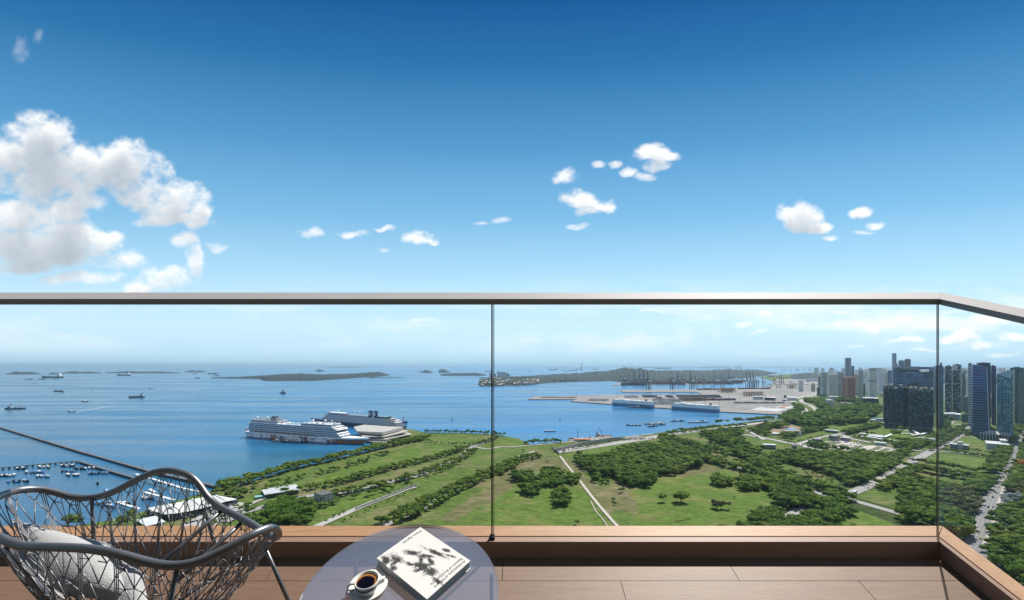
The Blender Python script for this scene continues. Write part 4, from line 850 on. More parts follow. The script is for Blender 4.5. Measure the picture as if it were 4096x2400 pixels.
def brown(t, w, dep, h, body):
    hw, hd = w / 2, dep / 2
    MB().box(-hw * .94, hw * .94, -hd * .94, hd * .94, 0, h - 9).build('facade', body, t)
    m = mat('brown stone', (.50, .25, .19), .8, var=.08, scale=.1); p = MB()
    for x, y in ((-1, -1), (1, -1), (1, 1), (-1, 1)): p.obox((x * (hw - 3.2), y * (hd - 3.2), 0), 6.4, 6.4, h - 9.1)
    p.build('corner_piers', m, t); MB().box(-hw - 1, hw + 1, -hd - 1, hd + 1, h - 9, h).build('roof', m, t)
    MB().box(-hw * 1.5, -hw * .1, -hd * 1.35, -hd * .96, 0, 22).build('podium', m, t)
tw('office_tower', 'brown stone office tower with a heavy overhanging top', *i5(612, 824, 400, 755), 44, .62, Fbrown, group=SKY, taper=brown, parts=('x',))
def roundt(t, w, dep, h, body):
    MB().cyl((0, 0, 0), w / 2, h, 28).build('facade', body, t); MB().cyl((0, 0, h + .01), w / 2 * .8, 5, 20).build('roof', M_conc, t)
tw('apartment_tower', 'round grey tower between the brown block and the white gridded tower', *i5(862, 936, 312, 742), 30, 0, Fround, group=SKY, taper=roundt, parts=('x',))
def wround(t, w, dep, h, body):
    hw = w / 2; pl = [(hw * c_, hw * s_) for c_, s_ in ((-1, -.5), (-.65, -.9), (.65, -.9), (1, -.5), (1, .5), (.65, .9), (-.65, .9), (-1, .5))]
    MB().prism(pl, 0, h - 16).build('facade', body, t)
    MB().prism([(a * .82, b * .82) for a, b in pl], h - 15.9, h).build('crown', facade('arched crown', (.55, .48, .44), (.10, .10, .12), 9, 4, .3, .35, lit=0), t)
    f = MB(); MB().prism([(a * 1.02, b * 1.02) for a, b in pl], (h - 16) * .6, (h - 16) * .6 + 5).build('dark_band', M_concd, t)
tw('office_tower', 'white gridded tower with a brownish arched crown and one dark band', *i5(1003, 1134, 268, 700), 40, 0, Fwgrid, group=SKY, taper=wround, parts=('x',))
tw('apartment_tower', 'small pale tower far behind the gridded tower', *i5(1150, 1212, 270, 560), 30, .1, Fhdb, group=SKY)
tw('apartment_tower', 'tiny pale tower peeping above the round grey tower', *i5(880, 910, 263, 500), 30, .1, Fhdb, group=SKY)
for k, (a, b, t_, bb) in enumerate(((960, 1000, 322, 640), (1140, 1200, 352, 620), (1196, 1252, 342, 600), (1256, 1290, 336, 580), (936, 966, 350, 600), (1136, 1180, 520, 668), (978, 1004, 540, 680), (1184, 1224, 632, 690))):
    tw('housing_block', ['white housing slab left of the gridded tower', 'white housing slab directly right of the gridded tower', 'tall white housing slab with terraces left of the dark blocks', 'pinkish white housing slab next to the dark office mass', 'narrow grey housing slab behind the round tower', 'low pale blue housing block at the foot of the white slabs', 'low white housing block under the gridded tower', 'small cream and red block at the foot of the slabs'][k], *i5(a, b, t_, bb), 20, .3 if k % 2 else -.1, Fbeige if k in (3, 7) else Fhdb, M_white, group='white housing slabs')
tw('office_tower', 'blue grey glass slab left of the tallest tower', *i5(1290, 1357, 306, 560), 34, .1, Fblue, group=SKY)
tw('office_tower', 'tallest grey tower rising behind the stepped roof of the dark block', *i5(1357, 1424, 52, 600), 40, .3, Ftwin, group=SKY)
tw('office_tower', 'shoulder block in front of the tallest grey tower', *i5(1356, 1444, 195, 610), 44, .2, Fgrid, group=SKY)
tw('office_tower', 'grey office tower with a tilted roof left of the spired tower', *i5(1450, 1540, 158, 600), 40, .1, Fblue, group=SKY)
tw('office_tower', 'pale banded tower topped by a thin spire', *i5(1540, 1636, 142, 600), 40, .05, Fgreyb, group=SKY, parts=('roof', 'spire', 'crown'))
tw('office_tower', 'black glass low office block on columns before the gridded tower', *i5(912, 1165, 715, 830), 60, .15, facade('black reflective', (.03, .05, .06), (.02, .045, .055), 7, 8, .12, .05, lit=0), M_white, group=SKY)
tw('office_tower', 'slim dark tower between the round and gridded towers', *i5(936, 962, 500, 690), 20, .0, Fdark, group=SKY)
tw('civic_building', 'small white stepped building at the edge of the woods', *i5(370, 500, 742, 832), 40, .4, facade('civic white', (.60, .61, .56), (.16, .20, .18), 5, 7, .5, .4), M_white)
tw('low_building', 'low flat grey building behind the woods', *i5(598, 760, 788, 828), 40, .1, Fgreyb, M_conc)
# the banded glass office mass with planted roofs
def banded(t, w, dep, h, body):
    hw, hd = w / 2, dep / 2
    MB().box(-hw, -hw * .62, -hd, hd, 0, h * .97).build('facade', body, t); MB().box(-hw * .618, hw * .30, -hd * .7, hd, 0, h * .90).build('facade', body, t)
    MB().box(hw * .302, hw * .78, -hd * .95, hd, 0, h * .86).build('facade', body, t); MB().box(hw * .782, hw, -hd * .8, hd, 0, h * .93).build('facade', body, t)
    MB().box(-hw * .98, hw * .28, -hd * .68, hd * .3, h * .905, h).build('roof_screen', Fgrid, t)
    MB().box(-hw * .2, hw * .98, -hd * .1, hd * .9, h * .935, h * .99).build('roof_screen', Fblue, t)
t = tw('office_block', 'broad banded glass office mass with planted roof terraces', 3570, 3742, 1466, 1640, 90, -.1, Fmar1, group=SKY, taper=banded, parts=('x',))
w_, dp_, h_ = t['wdh']; rt = random.Random(3); 
M_leaf0 = mat('roof garden leaves', (.05, .09, .04), .9, var=.4, scale=.3)
for lo_, hi_, zz_, nn_ in ((-.6, .28, .905, 110), (.3, .78, .865, 55)):
    tuft = MB()
    for k in range(nn_): tuft.ball((lo_ * w_ / 2 + (hi_ - lo_) * w_ / 2 * (k + .5) / nn_, -dp_ / 2 * rt.uniform(.66, .90), h_ * zz_), rt.uniform(2.2, 3.8), 5, 3)
    tuft.build('roof_garden', M_leaf0, t)
MB().box(-w_ * .06, w_ * .12, -dp_ / 2 * .98, -dp_ / 2 * .72, 0, h_ * .62).build('recess_shade', mat('recess shade black', (.010, .014, .024), .5), t)  # solid near-black box stands in for the shade of a recess
# the two dark residential slabs in front
def residential(t, w, dep, h, body, seed=1, bays=5):
    hw, hd = w / 2, dep / 2; rn = random.Random(seed); xs = [-hw + w * i / bays for i in range(bays + 1)]
    zb = 15
    for i in range(bays):
        hh = h - rn.uniform(0, 14); dd = rn.uniform(0, 3)
        MB().box(xs[i] + 1.6, xs[i + 1] - 1.6, -hd - dd, hd, zb, hh - 7).build('facade', body, t)
        m = mat('tan roof box', (.36, .29, .25), .7, var=.1, scale=.1)
        if rn.random() < .95:
            a = rn.uniform(0, .35); MB().box(xs[i] + .5 + (xs[i + 1] - xs[i]) * a, xs[i + 1] - .5 - 3 * rn.random(), -hd - dd, hd * .6, hh - 6.99, hh).build('roof_box', m, t)
    MB().box(-hw + .2, hw - .2, -hd + 4, hd - 2, zb, h - 20).build('core', mat('recess shade black', (.010, .014, .024), .5), t)  # near-black colour puts shade into the slots between the bays
    b = MB()
    for k in range(1500):
        i = rn.randrange(bays); u = rn.uniform(xs[i] + 1, xs[i + 1] - 3.2); z = zb + 3.3 * rn.randrange(int((h - zb - 16) / 3.3)); b.box(u, u + rn.choice((1.6, 2.3, 4.0)), -hd - 4.2, -hd - 2.6 + 0, z, z + rn.choice((3.1, 6.4)))
    b.build('balconies', Fres, t)
    c = MB()
    for i in range(bays * 2 + 1): c.obox((-hw + 1 + (w - 2) * i / (bays * 2), -hd - .5, 0), 1.2, 1.2, zb)
    c.build('columns', M_conc, t); MB().box(-hw * .9, hw * .9, -hd + 6, hd - 3, 0, zb - .02).build('lobby', Fdark, t)
    MB().box(-hw - 2, hw + 2, -hd - 6, -hd - 4.6, zb - 5, zb - 4).build('canopy', M_conc, t)
tw('residential_block', 'dark textured residential slab, left of the front pair', 3532, 3614, 1536, 1706, 34, -.05, Fres, taper=lambda t, w, d, h, b: residential(t, w, d, h, b, 3, 4), parts=('x',), group='dark residential slabs')
tw('residential_block', 'dark textured residential slab, right of the front pair', 3630, 3736, 1545, 1724, 34, -.05, Fres, taper=lambda t, w, d, h, b: residential(t, w, d, h, b, 8, 5), parts=('x',), group='dark residential slabs')
tw('stair_tower', 'dark recessed core joining the two front residential slabs', 3610, 3634, 1552, 1704, 26, 0, mat('recess shade black', (.010, .014, .024), .5), M_concd)  # shade of the gap between the slabs is put into the colour
tw('office_tower', 'dark office tower with a thin roof fin beside the residential pair', 3736, 3773, 1465, 1712, 60, .1, Fmar1, M_concd, group=SKY, parts=('roof', 'fins'))
tw('roof_fin_tower', 'narrow dark fin rising above the office tower by the glass joint', 3760, 3768, 1453, 1690, 10, .1, Fdark, M_concd, group=SKY, parts=('roof',))
# dashed towers
def lettersign(t, s, x0, x1, z0, hh, y, m, name='lettering'):
    vs, fs = textmesh(s); a = min(v.x for v in vs); b = max(v.x for v in vs); c = max(v.y for v in vs)
    MB().add([(x0 + (v.x - a) / (b - a) * (x1 - x0), y, z0 + v.y / c * hh) for v in vs], fs).build(name, m, t)
tw('office_tower', 'dark tower sprinkled with white dashes, left of its pair', *i4(632, 735, 300, 985), 40, -.1, Fciti, M_concd, group=SKY)
t = tw('office_tower', 'dark tower sprinkled with white dashes and white lettering at the top', *i4(738, 870, 282, 990), 44, -.1, Fciti, M_concd, group=SKY)
w_, dp_, h_ = t['wdh']; MB().box(-w_ * .48, w_ * .12, -dp_ / 2 - .3, -dp_ / 2 - .05, h_ - 24, h_ - 1).build('sign_panel', Fhdb, t); lettersign(t, 'citi', -w_ * .36, w_ * .02, h_ - 15, 9, -dp_ / 2 - .5, mat('grey letters', (.12, .13, .16), .5))
tw('podium_building', 'long pale podium below the white dashed towers', *i4(610, 865, 975, 1052), 50, -.1, facade('pale podium', (.45, .52, .56), (.25, .33, .38), 30, 6, .2, .1, lit=0), M_white, group=SKY)
def arct(t, w, dep, h, body):
    hw, hd = w / 2, dep / 2; pl = [(-hw, 0), (hw, 0)] + [(hw * math.cos(a), h * .72 + h * .28 * math.sin(a)) for a in [k * math.pi / 14 for k in range(0, 8)]] + [(-hw, h)]
    pl = [(-hw, 0), (hw, 0), (hw, h * .70)] + [(-hw + 2 * hw * math.cos(k * math.pi / 16), h * .70 + h * .30 * math.sin(k * math.pi / 16)) for k in range(1, 8)] + [(-hw, h)]
    n = len(pl); vs = [(x, -hd, z) for x, z in pl] + [(x, hd, z) for x, z in pl]
    MB().add(vs, [tuple(range(n)), tuple(range(n, 2 * n))[::-1]] + [(i, n + i, n + (i + 1) % n, (i + 1) % n) for i in range(n)]).build('facade', body, t)
    MB().box(-hw, -hw + 2, -hd - .8, -hd - .02, 0, h).build('fin', M_conc, t)
tw('office_tower', 'grey glass tower with a curved arched shoulder', *i4(868, 925, 375, 930), 44, 0, facade('arched glass', (.16, .19, .20), (.06, .08, .09), 4, 3, .35, .2, lit=0), taper=arct, parts=('x',), group=SKY)
tw('housing_block', 'white far tower framed between the arched and blue towers', *i4(918, 955, 440, 900), 30, 0, Fhdb, M_white, group='white housing slabs')
tw('office_building', 'grey banded office building left of the deep blue tower', *i4(915, 990, 730, 985), 50, 0, Fgreyb, M_conc)
tw('low_building', 'low dark glass cube with a garden roof behind the lawn', *i4(865, 988, 985, 1086), 40, 0, Fgg, M_leaf0)
tw('office_tower', 'striped glass slab standing left behind the deep blue tower', *i4(957, 1010, 268, 1140), 50, .0, Fdbsw, M_concd, group=SKY)
tw('office_tower', 'dark blue office tower standing behind the deep blue tower', *i4(1068, 1272, 252, 1140), 50, .1, Fdbsb, M_white, group=SKY)
tw('office_tower', 'dark slab with a rounded side right behind the deep blue tower', *i4(1265, 1352, 300, 1120), 50, .1, Fdbsb, M_concd, group=SKY)
# deep blue tower that flares at the foot
def flare(t, w, dep, h, body):
    hw, hd = w / 2, dep / 2; xb, xt = hw, hw * .76; hl = h * .955
    vs = [(-hw * .78, -hd, 0), (xb, -hd, 0), (xb, hd, 0), (-hw * .78, hd, 0), (-hw * .70, -hd, h), (xt, -hd, hl), (xt, hd, hl), (-hw * .70, hd, h)]
    MB().add(vs, [(0, 1, 5, 4), (1, 2, 6, 5), (2, 3, 7, 6)]).build('facade', [body], t)
    MB().add([vs[4], vs[5], vs[6], vs[7]], [(0, 1, 2, 3)]).build('roof', M_white, t)
    MB().add([(-hw, -hd + 11, 0), (-hw * .785, -hd + .02, 0), (-hw * .705, -hd + .02, h), (-hw * .88, -hd + 11, h * .99)], [(0, 1, 2, 3)]).build('louvred_side', Fdbsw, t)
    MB().add([(-hw, -hd + 11, 0), (-hw, hd, 0), (-hw * .88, hd, h * .99), (-hw * .88, -hd + 11, h * .99)], [(3, 2, 1, 0)]).build('facade', body, t)
    MB().add([(xb - 1.6, -hd - .5, 0), (xb, -hd - .5, 0), (xt, -hd - .5, hl), (xt - 1.2, -hd - .5, hl)], [(0, 1, 2, 3)]).build('corner_fin', M_white, t)
    MB().box(-hw * .7, hw * .9, -hd - 2, -hd - .1, 4, 5).build('canopy', M_white, t)
    MB().box(hw * .35, hw * .37 + 2.6, -hd - .6, -hd - .1, h - 19.5, h - 13.5).build('emblem', mat('red emblem', (.55, .05, .03), .5), t)
    lettersign(t, 'DBS', hw * .37 + 4, xt - 4, h - 20, 7, -hd - .6, M_white)
tw('office_tower', 'tall deep blue office tower with red and white lettering at its top', *i4(985, 1258, 270, 1268), 46, 0, Fdbs, taper=flare, parts=('x',))
# teal tower with a folded top
def folded(t, w, dep, h, body):
    hw, hd = w / 2, dep / 2; hz = {'a': h * .905, 'b': h * .885, 'c': h}
    vs = [(-hw, -hd, 0), (hw * .72, -hd - 3, 0), (hw, -hd + 9, 0), (hw, hd, 0), (-hw, hd, 0), (-hw, -hd, h * .94), (hw * .72, -hd - 3, h * .875), (hw, -hd + 9, h), (hw, hd, h), (-hw, hd, h * .94)]
    MB().add(vs, [(0, 1, 6, 5), (1, 2, 7, 6), (2, 3, 8, 7), (3, 4, 9, 8), (4, 0, 5, 9)]).build('facade', body, t)
    MB().add(vs[5:], [(0, 1, 2), (0, 2, 3, 4)]).build('roof', mat('pale blue roof', (.30, .42, .50), .4), t)
    v2 = [(-hw * .1, -hd + 9, h * .9), (hw * .99, -hd + 9, h * .9), (hw * .99, -hd + 9, h + 4), (-hw * .1, -hd + 9, h * .955)]
    MB().add(v2, [(0, 1, 2, 3)]).build('glass_crown', Fblue, t)
tw('office_tower', 'teal glass tower with a folded roofline at the right', *i4(1358, 1612, 348, 1340), 40, -.08, Fteal, taper=folded, parts=('x',))
tw('office_tower', 'dark green glass office block behind the teal tower', *i4(1548, 1744, 322, 1080), 50, 0, Fgg, mat('green roof copper', (.10, .28, .22), .6), group=SKY)
def leafy(t, w, dep, h, body):
    hw, hd = w / 2, dep / 2
    pr = [(-hw, 0), (hw, 0), (hw, h * .72), (hw * .75, h * .86), (hw * .3, h * .96), (0, h), (-hw * .35, h * .95), (-hw * .8, h * .82), (-hw, h * .68)]; n = len(pr)
    MB().add([(x, -hd, z) for x, z in pr] + [(x, hd, z) for x, z in pr], [tuple(range(n)), tuple(range(n, 2 * n))[::-1]] + [(i, n + i, n + (i + 1) % n, (i + 1) % n) for i in range(n)]).build('facade', body, t)
    MB().box(-hw, hw, -hd * .9, hd, h * .1, h * .62).build('side_wing', Fw, t)
tw('office_tower', 'leaf shaped grey glass tower at the right edge', *i4(1660, 1730, 320, 1110), 34, 0, facade('leaf glass', (.20, .25, .26), (.09, .12, .13), 4, 2.6, .2, .15, lit=0), taper=leafy, parts=('x',), group=SKY)
# entrance pavilion with a raking canopy between the two towers
loc, w, d, rz = frame_at(3918, 4043, 1764, 40, 0); t = thing('pavilion', 'glass entrance hall under a long raking canopy between the blue towers', 'pavilion', loc, rz); hw = w / 2
MB().box(-hw * .35, hw * .98, -16, 16, 0, 17).build('hall', Fdark, t); MB().add([(-hw, -24, 21), (hw, -22, 18), (hw * .98, 18, 20), (-hw * .2, 18, 26), (-hw, -24, 22.4), (hw, -22, 19.4), (hw * .98, 18, 21.4), (-hw * .2, 18, 27.4)], [(3, 2, 1, 0), (4, 5, 6, 7), (0, 1, 5, 4), (1, 2, 6, 5), (2, 3, 7, 6), (3, 0, 4, 7)]).build('canopy', mat('tan canopy', (.40, .36, .33), .6), t)
for i in range(10): MB().cyl((-hw * .95 + i * w / 10.2, -21, 0), .5, 17.9 + (1 - i / 10) * 2.4, 8).build('column', M_white, t)
ant = thing('sculpture', 'red antler shaped sculpture on the roof of the teal tower', 'sculpture', (0, 0, 0)); loc, w, d, rz = frame_at(4005, 4018, 1757, 8, 0)
ant.location = loc + Vector((loc.x, loc.y, 0)).normalized() * 14; k_ = d / F; zt = GZ + (1757 - 1489) * k_; mr = mat('red steel', (.42, .05, .04), .4)
for s in (-1, 1): MB().tube([(s * .5, 0, zt - 24), (s * 1.5, 0, zt - 8), (s * 3.5, 0, zt), (s * 6.0, 0, zt + 10)], [.9, .9, .8, .4], 6).build('horn', mr, ant)
rf_ = random.Random(21); farp = None
for i in range(150):
    x = rf_.uniform(3285, 4090); big = rf_.random() < .35; yb = rf_.uniform(1496, 1556); wd = rf_.uniform(7, 16); hh_ = rf_.uniform(14, 36) + (26 if big else 0)
    if yb - hh_ < 1470: hh_ = yb - rf_.uniform(1470, 1484)
    d_ = F * (HE - GZ) / (yb - HOR); p_ = G(x, yb); o = MB().box(-.5, .5, -.5, .5, 0, 1).build('far_block', [Fhdb, Fbeige, Fblue][i % 3]) if i < 3 else farp[i % 3].copy()
    if i < 3: farp = (farp or []) + [o]
    else: COL.objects.link(o)
    o.data = o.data if i < 3 else o.data
    tag(o, ('white', 'beige', 'blue grey')[i % 3] + ' hazy block in the far city behind the towers', 'building', ('white', 'beige', 'blue grey') [i % 3] + ' hazy blocks of the far city'); o.location = p_; o.scale = (wd * d_ / F, 30, hh_ * d_ / F); o.rotation_euler = (0, 0, -math.atan2(p_.x, p_.y) + rf_.uniform(-.3, .3))
# low buildings of the park and the gardens
def lowb(name, label, c, x0, x1, yt, yb, dep, yaw, body, roofm, cat='building', over=1.5, extra=None, group=None):
    a = px(c, x0, yt); b = px(c, x1, yb); loc, w, d, rz = frame_at(a[0], b[0], b[1], dep, yaw)
    cst = (HE) / d; hh = max(3.0, ((b[1] - a[1]) * d / F) - dep * .9 * cst * 0 - dep * HE / d * .8); hh = min(hh, 30)
    t = thing(name, label, cat, loc, rz, group); hw, hd = w / 2, dep / 2
    MB().box(-hw, hw, -hd, hd, 0, hh).build('walls', body, t); MB().box(-hw - over, hw + over, -hd - over, hd + over, hh + .01, hh + .8).build('roof', roofm, t)
    if extra: extra(t, w, dep, hh)
    return t
Fcream = facade('cream low facade', (.50, .48, .42), (.18, .22, .22), 4, 5, .4, .3); Fpale = facade('pale glass low facade', (.55, .60, .58), (.28, .36, .36), 6, 3, .2, .15, lit=0)
M_grayroof = mat('grey roof', (.33, .35, .37), .6, var=.1, scale=.1); M_mint = mat('mint roof', (.50, .60, .57), .5)
def box_at(t, x0, x1, y0, y1, z0, z1, m, n='wing'): return MB().box(x0, x1, y0, y1, z0, z1).build(n, m, t)
t = lowb('arts_building', 'broad pale flat roofed building in front of the teal tower', 'i4', 1200, 1535, 1375, 1475, 26, .12, Fpale, M_roofw, extra=lambda t, w, d, h: (box_at(t, -w * .45, w * .2, d * .7, d * 1.6, 0, h, Fcream), box_at(t, -w * .47, w * .24, d * .68, d * 1.65, h + .01, h + .9, M_roofw, 'roof'), box_at(t, w * .25, w * .5, d * .75, d * 1.9, 0, h + 7, Fcream), box_at(t, w * .22, w * .54, d * .72, d * 1.95, h + 7.01, h + 8, M_roofw, 'roof')))
lowb('arts_building', 'small pale flat roof pavilion nearest the road junction', 'i4', 1365, 1540, 1436, 1480, 16, .12, Fcream, M_roofw)
lowb('arts_building', 'grey clustered low building before the round lawn', 'i4', 700, 968, 1385, 1470, 26, -.1, Fgreyb, M_grayroof, extra=lambda t, w, d, h: (box_at(t, -w * .1, w * .18, -d * .2, d * .5, h + .82, h + 6, Fcream), box_at(t, -w * .13, w * .2, -d * .25, d * .55, h + 6.01, h + 6.8, M_grayroof, 'roof'), box_at(t, 0, w * .3, -d * .6, -d * .52, 0, h * .7, Fcream)))
lowb('greenhouse', 'white framed glasshouse on the lawn by the dark towers', 'i4', 245, 500, 1308, 1388, 24, -.15, Fpale, M_roofw, 'greenhouse', .6, extra=lambda t, w, d, h: [MB().prism([(-w * .5 + i * w / 7, -d / 2), (-w * .5 + (i + 1) * w / 7 - .5, -d / 2), (-w * .5 + (i + 1) * w / 7 - .5, d / 2), (-w * .5 + i * w / 7, d / 2)], h + .82, h + 2, top=[h + .9, h + 3.6, h + 3.6, h + .9]).build('roof_ridge', M_white, t) for i in range(7)])
lowb('shed', 'white building with a blue roof by the dark residential slabs', 'z6', 1850, 2050, 305, 360, 26, .2, Fw, mat('blue roof', (.07, .25, .38), .5), 'shed')
lowb('shed', 'pale low workshop beside the building site behind the woods', 'z6', 1800, 1900, 330, 370, 14, .1, Fw, M_white, 'shed')
lowb('shed', 'bright blue roofed shed on the bare soil plot', 'z6', 385, 580, 485, 545, 24, .5, Fw, mat('bright blue roof', (.06, .30, .62), .45), 'shed')
lowb('shed', 'long low shed with a grey brown roof in front of the blue one', 'z6', 330, 660, 515, 600, 24, .5, Fw, mat('brown sheet roof', (.33, .28, .25), .8, var=.15, scale=.1), 'shed')
lowb('shed', 'small white hut at the end of the long grey shed', 'z6', 150, 295, 555, 600, 16, .2, Fw, M_white, 'shed')
def boxy(label, x0, x1, yt, yb, dep, yaw):
    a = px('z6', x0, yt); b = px('z6', x1, yb); loc, w, d, rz = frame_at(a[0], b[0], b[1], dep, yaw); hh = (b[1] - a[1]) * d / F - dep * .75 * HE / d
    t = thing('vent_building', label, 'vent building', loc, rz); hw, hd = w / 2, dep / 2; MB().box(-hw, hw, -hd, hd, 0, hh * .35).build('base', M_conc, t)
    MB().box(-hw, hw, -hd, hd, hh * .35, hh).build('cladding', facade('louvred grey cladding', (.13, .125, .12), (.17, .165, .16), 2, 1.2, .3, .3, rough=.7, lit=0), t)
    MB().box(-hw + .8, hw - .8, -hd + .8, hd - .8, hh + .01, hh + .3).build('roof', M_conc, t)
    for i in range(4): MB().obox((-hw + w * (i + 1) / 5, 0, hh + .31), w * .12, dep * .3, 1.4).build('roof_unit', M_white, t)
    return t
boxy('cubic grey vent building with a pale roof beside the planting beds', 825, 1015, 640, 755, 26, .3); boxy('dark grey long vent building behind the planting beds', 1115, 1295, 590, 690, 26, .35); boxy('small dark cube vent building on the meadow corner', 488, 576, 750, 835, 14, .1)
lowb('kiosk_row', 'row of grey sawtooth kiosks right of the dark vent building', 'z6', 1305, 1475, 628, 692, 14, -.25, Fgreyb, M_grayroof, 'kiosks')
lowb('walkway', 'long white roofed walkway on the meadow left of the small cube', 'z6', 0, 225, 745, 830, 14, .25, Fgreyb, M_roofw, 'walkway')
lowb('walkway', 'white roofed walkway at the corner of the two mown fields', 'z6', 1045, 1270, 508, 555, 12, -.3, Fgreyb, M_roofw, 'walkway')
lowb('terminal', 'long white roofed coach shelter below the tent lawn', 'z6', 1880, 2080, 708, 765, 14, -.15, Fpale, M_roofw, 'shelter')
lowb('shelter', 'small white shelter on the lawn left of the tents', 'z6', 1640, 1730, 560, 590, 10, 0, Fcream, M_white, 'shelter')
for (x, y) in ((1750, 635), (1850, 650), (1950, 668), (2060, 682), (2180, 700), (1600, 620)):
    lowb('canopy', 'white flat canopy among the palms below the tent lawn', 'z6', x, x + 85, y - 16, y + 8, 8, -.2, Fpale, M_white, 'canopy', group='white canopies along the promenade')
# tents
for k in range(5):
    p = W('z6', 1800 + 48 * k, 612 + k * 5); s = 7 + .6 * k; t = MB().prism([(-s, -s), (s, -s), (s, s), (-s, s)], 0, 3)
    t = MB().add([(-s, -s, 3), (s, -s, 3), (s, s, 3), (-s, s, 3), (0, 0, 9), (-s, 0, 2.2), (s, 0, 2.2), (0, -s, 2.2), (0, s, 2.2)], [(0, 7, 4), (7, 1, 4), (1, 6, 4), (6, 2, 4), (2, 8, 4), (8, 3, 4), (3, 5, 4), (5, 0, 4)])
    o = t.build('tent', M_white, None, False, p); tag(o, 'white peaked marquee roof in the row on the great lawn', 'tent', 'white marquees on the great lawn')
# white covered footbridges on the lawn
def strip3(name, label, cat, c, pts, w, h0, h1, m, group=None, legs=10):
    path = [W(c, a, b) for a, b in pts]; o0 = path[0].copy(); t = thing(name, label, cat, o0, 0, group)
    L = ribbon([p - o0 for p in path], w, h1); U = ribbon([p - o0 for p in path], w, h0); k = len(path); mb = MB(); mb.add(L.v, L.f); mb.add(U.v, [f[::-1] for f in U.f])
    for a, b in ((0, 1), (1, 0)):
        vs = []
        for i in range(k): vs += [(L.v[a * k + i][0], L.v[a * k + i][1], h0), (L.v[a * k + i][0], L.v[a * k + i][1], h1)]
        mb.add(vs, [(2 * i, 2 * i + 2, 2 * i + 3, 2 * i + 1) for i in range(k - 1)])
    mb.build('deck', m, t)
    if legs:
        pl = MB()
        for a, b in zip(path, path[1:]):
            n = max(1, int((b - a).length / legs))
            for i in range(n): q = a.lerp(b, i / n) - o0; pl.obox((q.x, q.y, min(0, h0) - (3 if h0 > 0 and False else 0)), .8, w * .8, max(.2, h0), 0)
        pl.build('supports', M_conc, t)
    return t
strip3('covered_walkway', 'white walkway crossing the lawn behind the lone broad tree', 'walkway', 'z4', [(1130, 1008), (1270, 1010)], 7, 4, 4.6, M_white, 'white walkways on the lawn')
strip3('covered_walkway', 'white angled walkway forming a zigzag before the dark slabs', 'walkway', 'z4', [(1275, 978), (1340, 1025)], 9, 5, 6, M_white, 'white walkways on the lawn')
strip3('covered_walkway', 'white stepped walkway right of the zigzag one', 'walkway', 'z4', [(1250, 1030), (1370, 1018), (1420, 1000)], 7, 4, 5, M_white, 'white walkways on the lawn')
strip3('covered_walkway', 'white walkway leading from the marquees to the lone broad tree', 'walkway', 'z4', [(950, 1050), (1030, 1018)], 7, 4, 5, M_white, 'white walkways on the lawn')
# bottom left and centre buildings
t = lowb('vent_building', 'pale concrete box building beside the tree lined avenue', 'c2', 377, 494, 838, 925, 24, .5, facade('panelled concrete', (.40, .40, .36), (.30, .30, .27), 5, 4, .12, .1, rough=.8, lit=0), mat('dark roof', (.10, .11, .10), .9), 'vent building', .0)
lowb('pavilion', 'wide low pavilion with a silvery panel roof by the coast trees', 'c2', 78, 288, 815, 868, 34, .15, Fdark, M_roofw, 'pavilion', 3, extra=lambda t, w, d, h: ([MB().box(-w * .5, w * .5, -d * .5 + i * d / 4, -d * .5 + i * d / 4 + 1.2, h + .82, h + 1.6).build('roof_beam', M_white, t) for i in range(5)], box_at(t, -w * .8, -w * .52, -d * .3, -d * .1, 0, 3, Fpale), box_at(t, -w * .82, -w * .5, -d * .36, -d * .05, 3.01, 3.8, mat('green glass roof', (.25, .50, .45), .4), 'roof')))
# pier building with a white wavy roof
loc = G(790, 2046); t = thing('ferry_terminal', 'long ferry terminal under a white wavy roof at the pier head', 'terminal', loc)
def R2(x, y, z): p = G(*px('i3', x, y), z); return p - loc
edge_n = [(165, 520), (300, 555), (420, 545), (560, 520), (700, 490), (860, 445), (960, 415), (1070, 392)]; edge_f = [(110, 492), (200, 468), (330, 450), (480, 418), (590, 395), (720, 370), (840, 350), (960, 372)]
vs = []; zs = [11, 12, 14, 12, 15, 12.5, 15, 12]
for (a, b), zz in zip(edge_n, zs): p = R2(a, b, zz); vs.append((p.x, p.y, zz - GZ))
for (a, b), zz in zip(edge_f, zs): p = R2(a, b, zz + 1); vs.append((p.x, p.y, zz + 1 - GZ))
vs += [(x, y, z - .6) for x, y, z in vs]; n = 8
MB().add(vs, [(i, i + 1, n + i + 1, n + i) for i in range(n - 1)] + [(2 * n + i + 1, 2 * n + i, 3 * n + i, 3 * n + i + 1) for i in range(n - 1)] + [(2 * n + i, 2 * n + i + 1, i + 1, i) for i in range(n - 1)]).build('roof', mat('white membrane roof', (.62, .62, .58), .5, var=.08, scale=.1), t)
wv = [(x * .97 + .5, y + 3) for x, y, z in vs[:n]]; wf = [(x, y - 3) for x, y, z in vs[n:2 * n]]
MB().prism(wv + wf[::-1], 0, 6.8).build('hall', Fdark, t)
for i in range(7): MB().tube([vs[i], (vs[n + i][0], vs[n + i][1], vs[n + i][2] + 1.5)], .5, 5).build('rib', M_white, t)
lowb('boathouse', 'low grey roofed building below the ferry terminal', 'i3', 0, 290, 625, 700, 40, .25, Fgreyb, M_roofw, 'building')
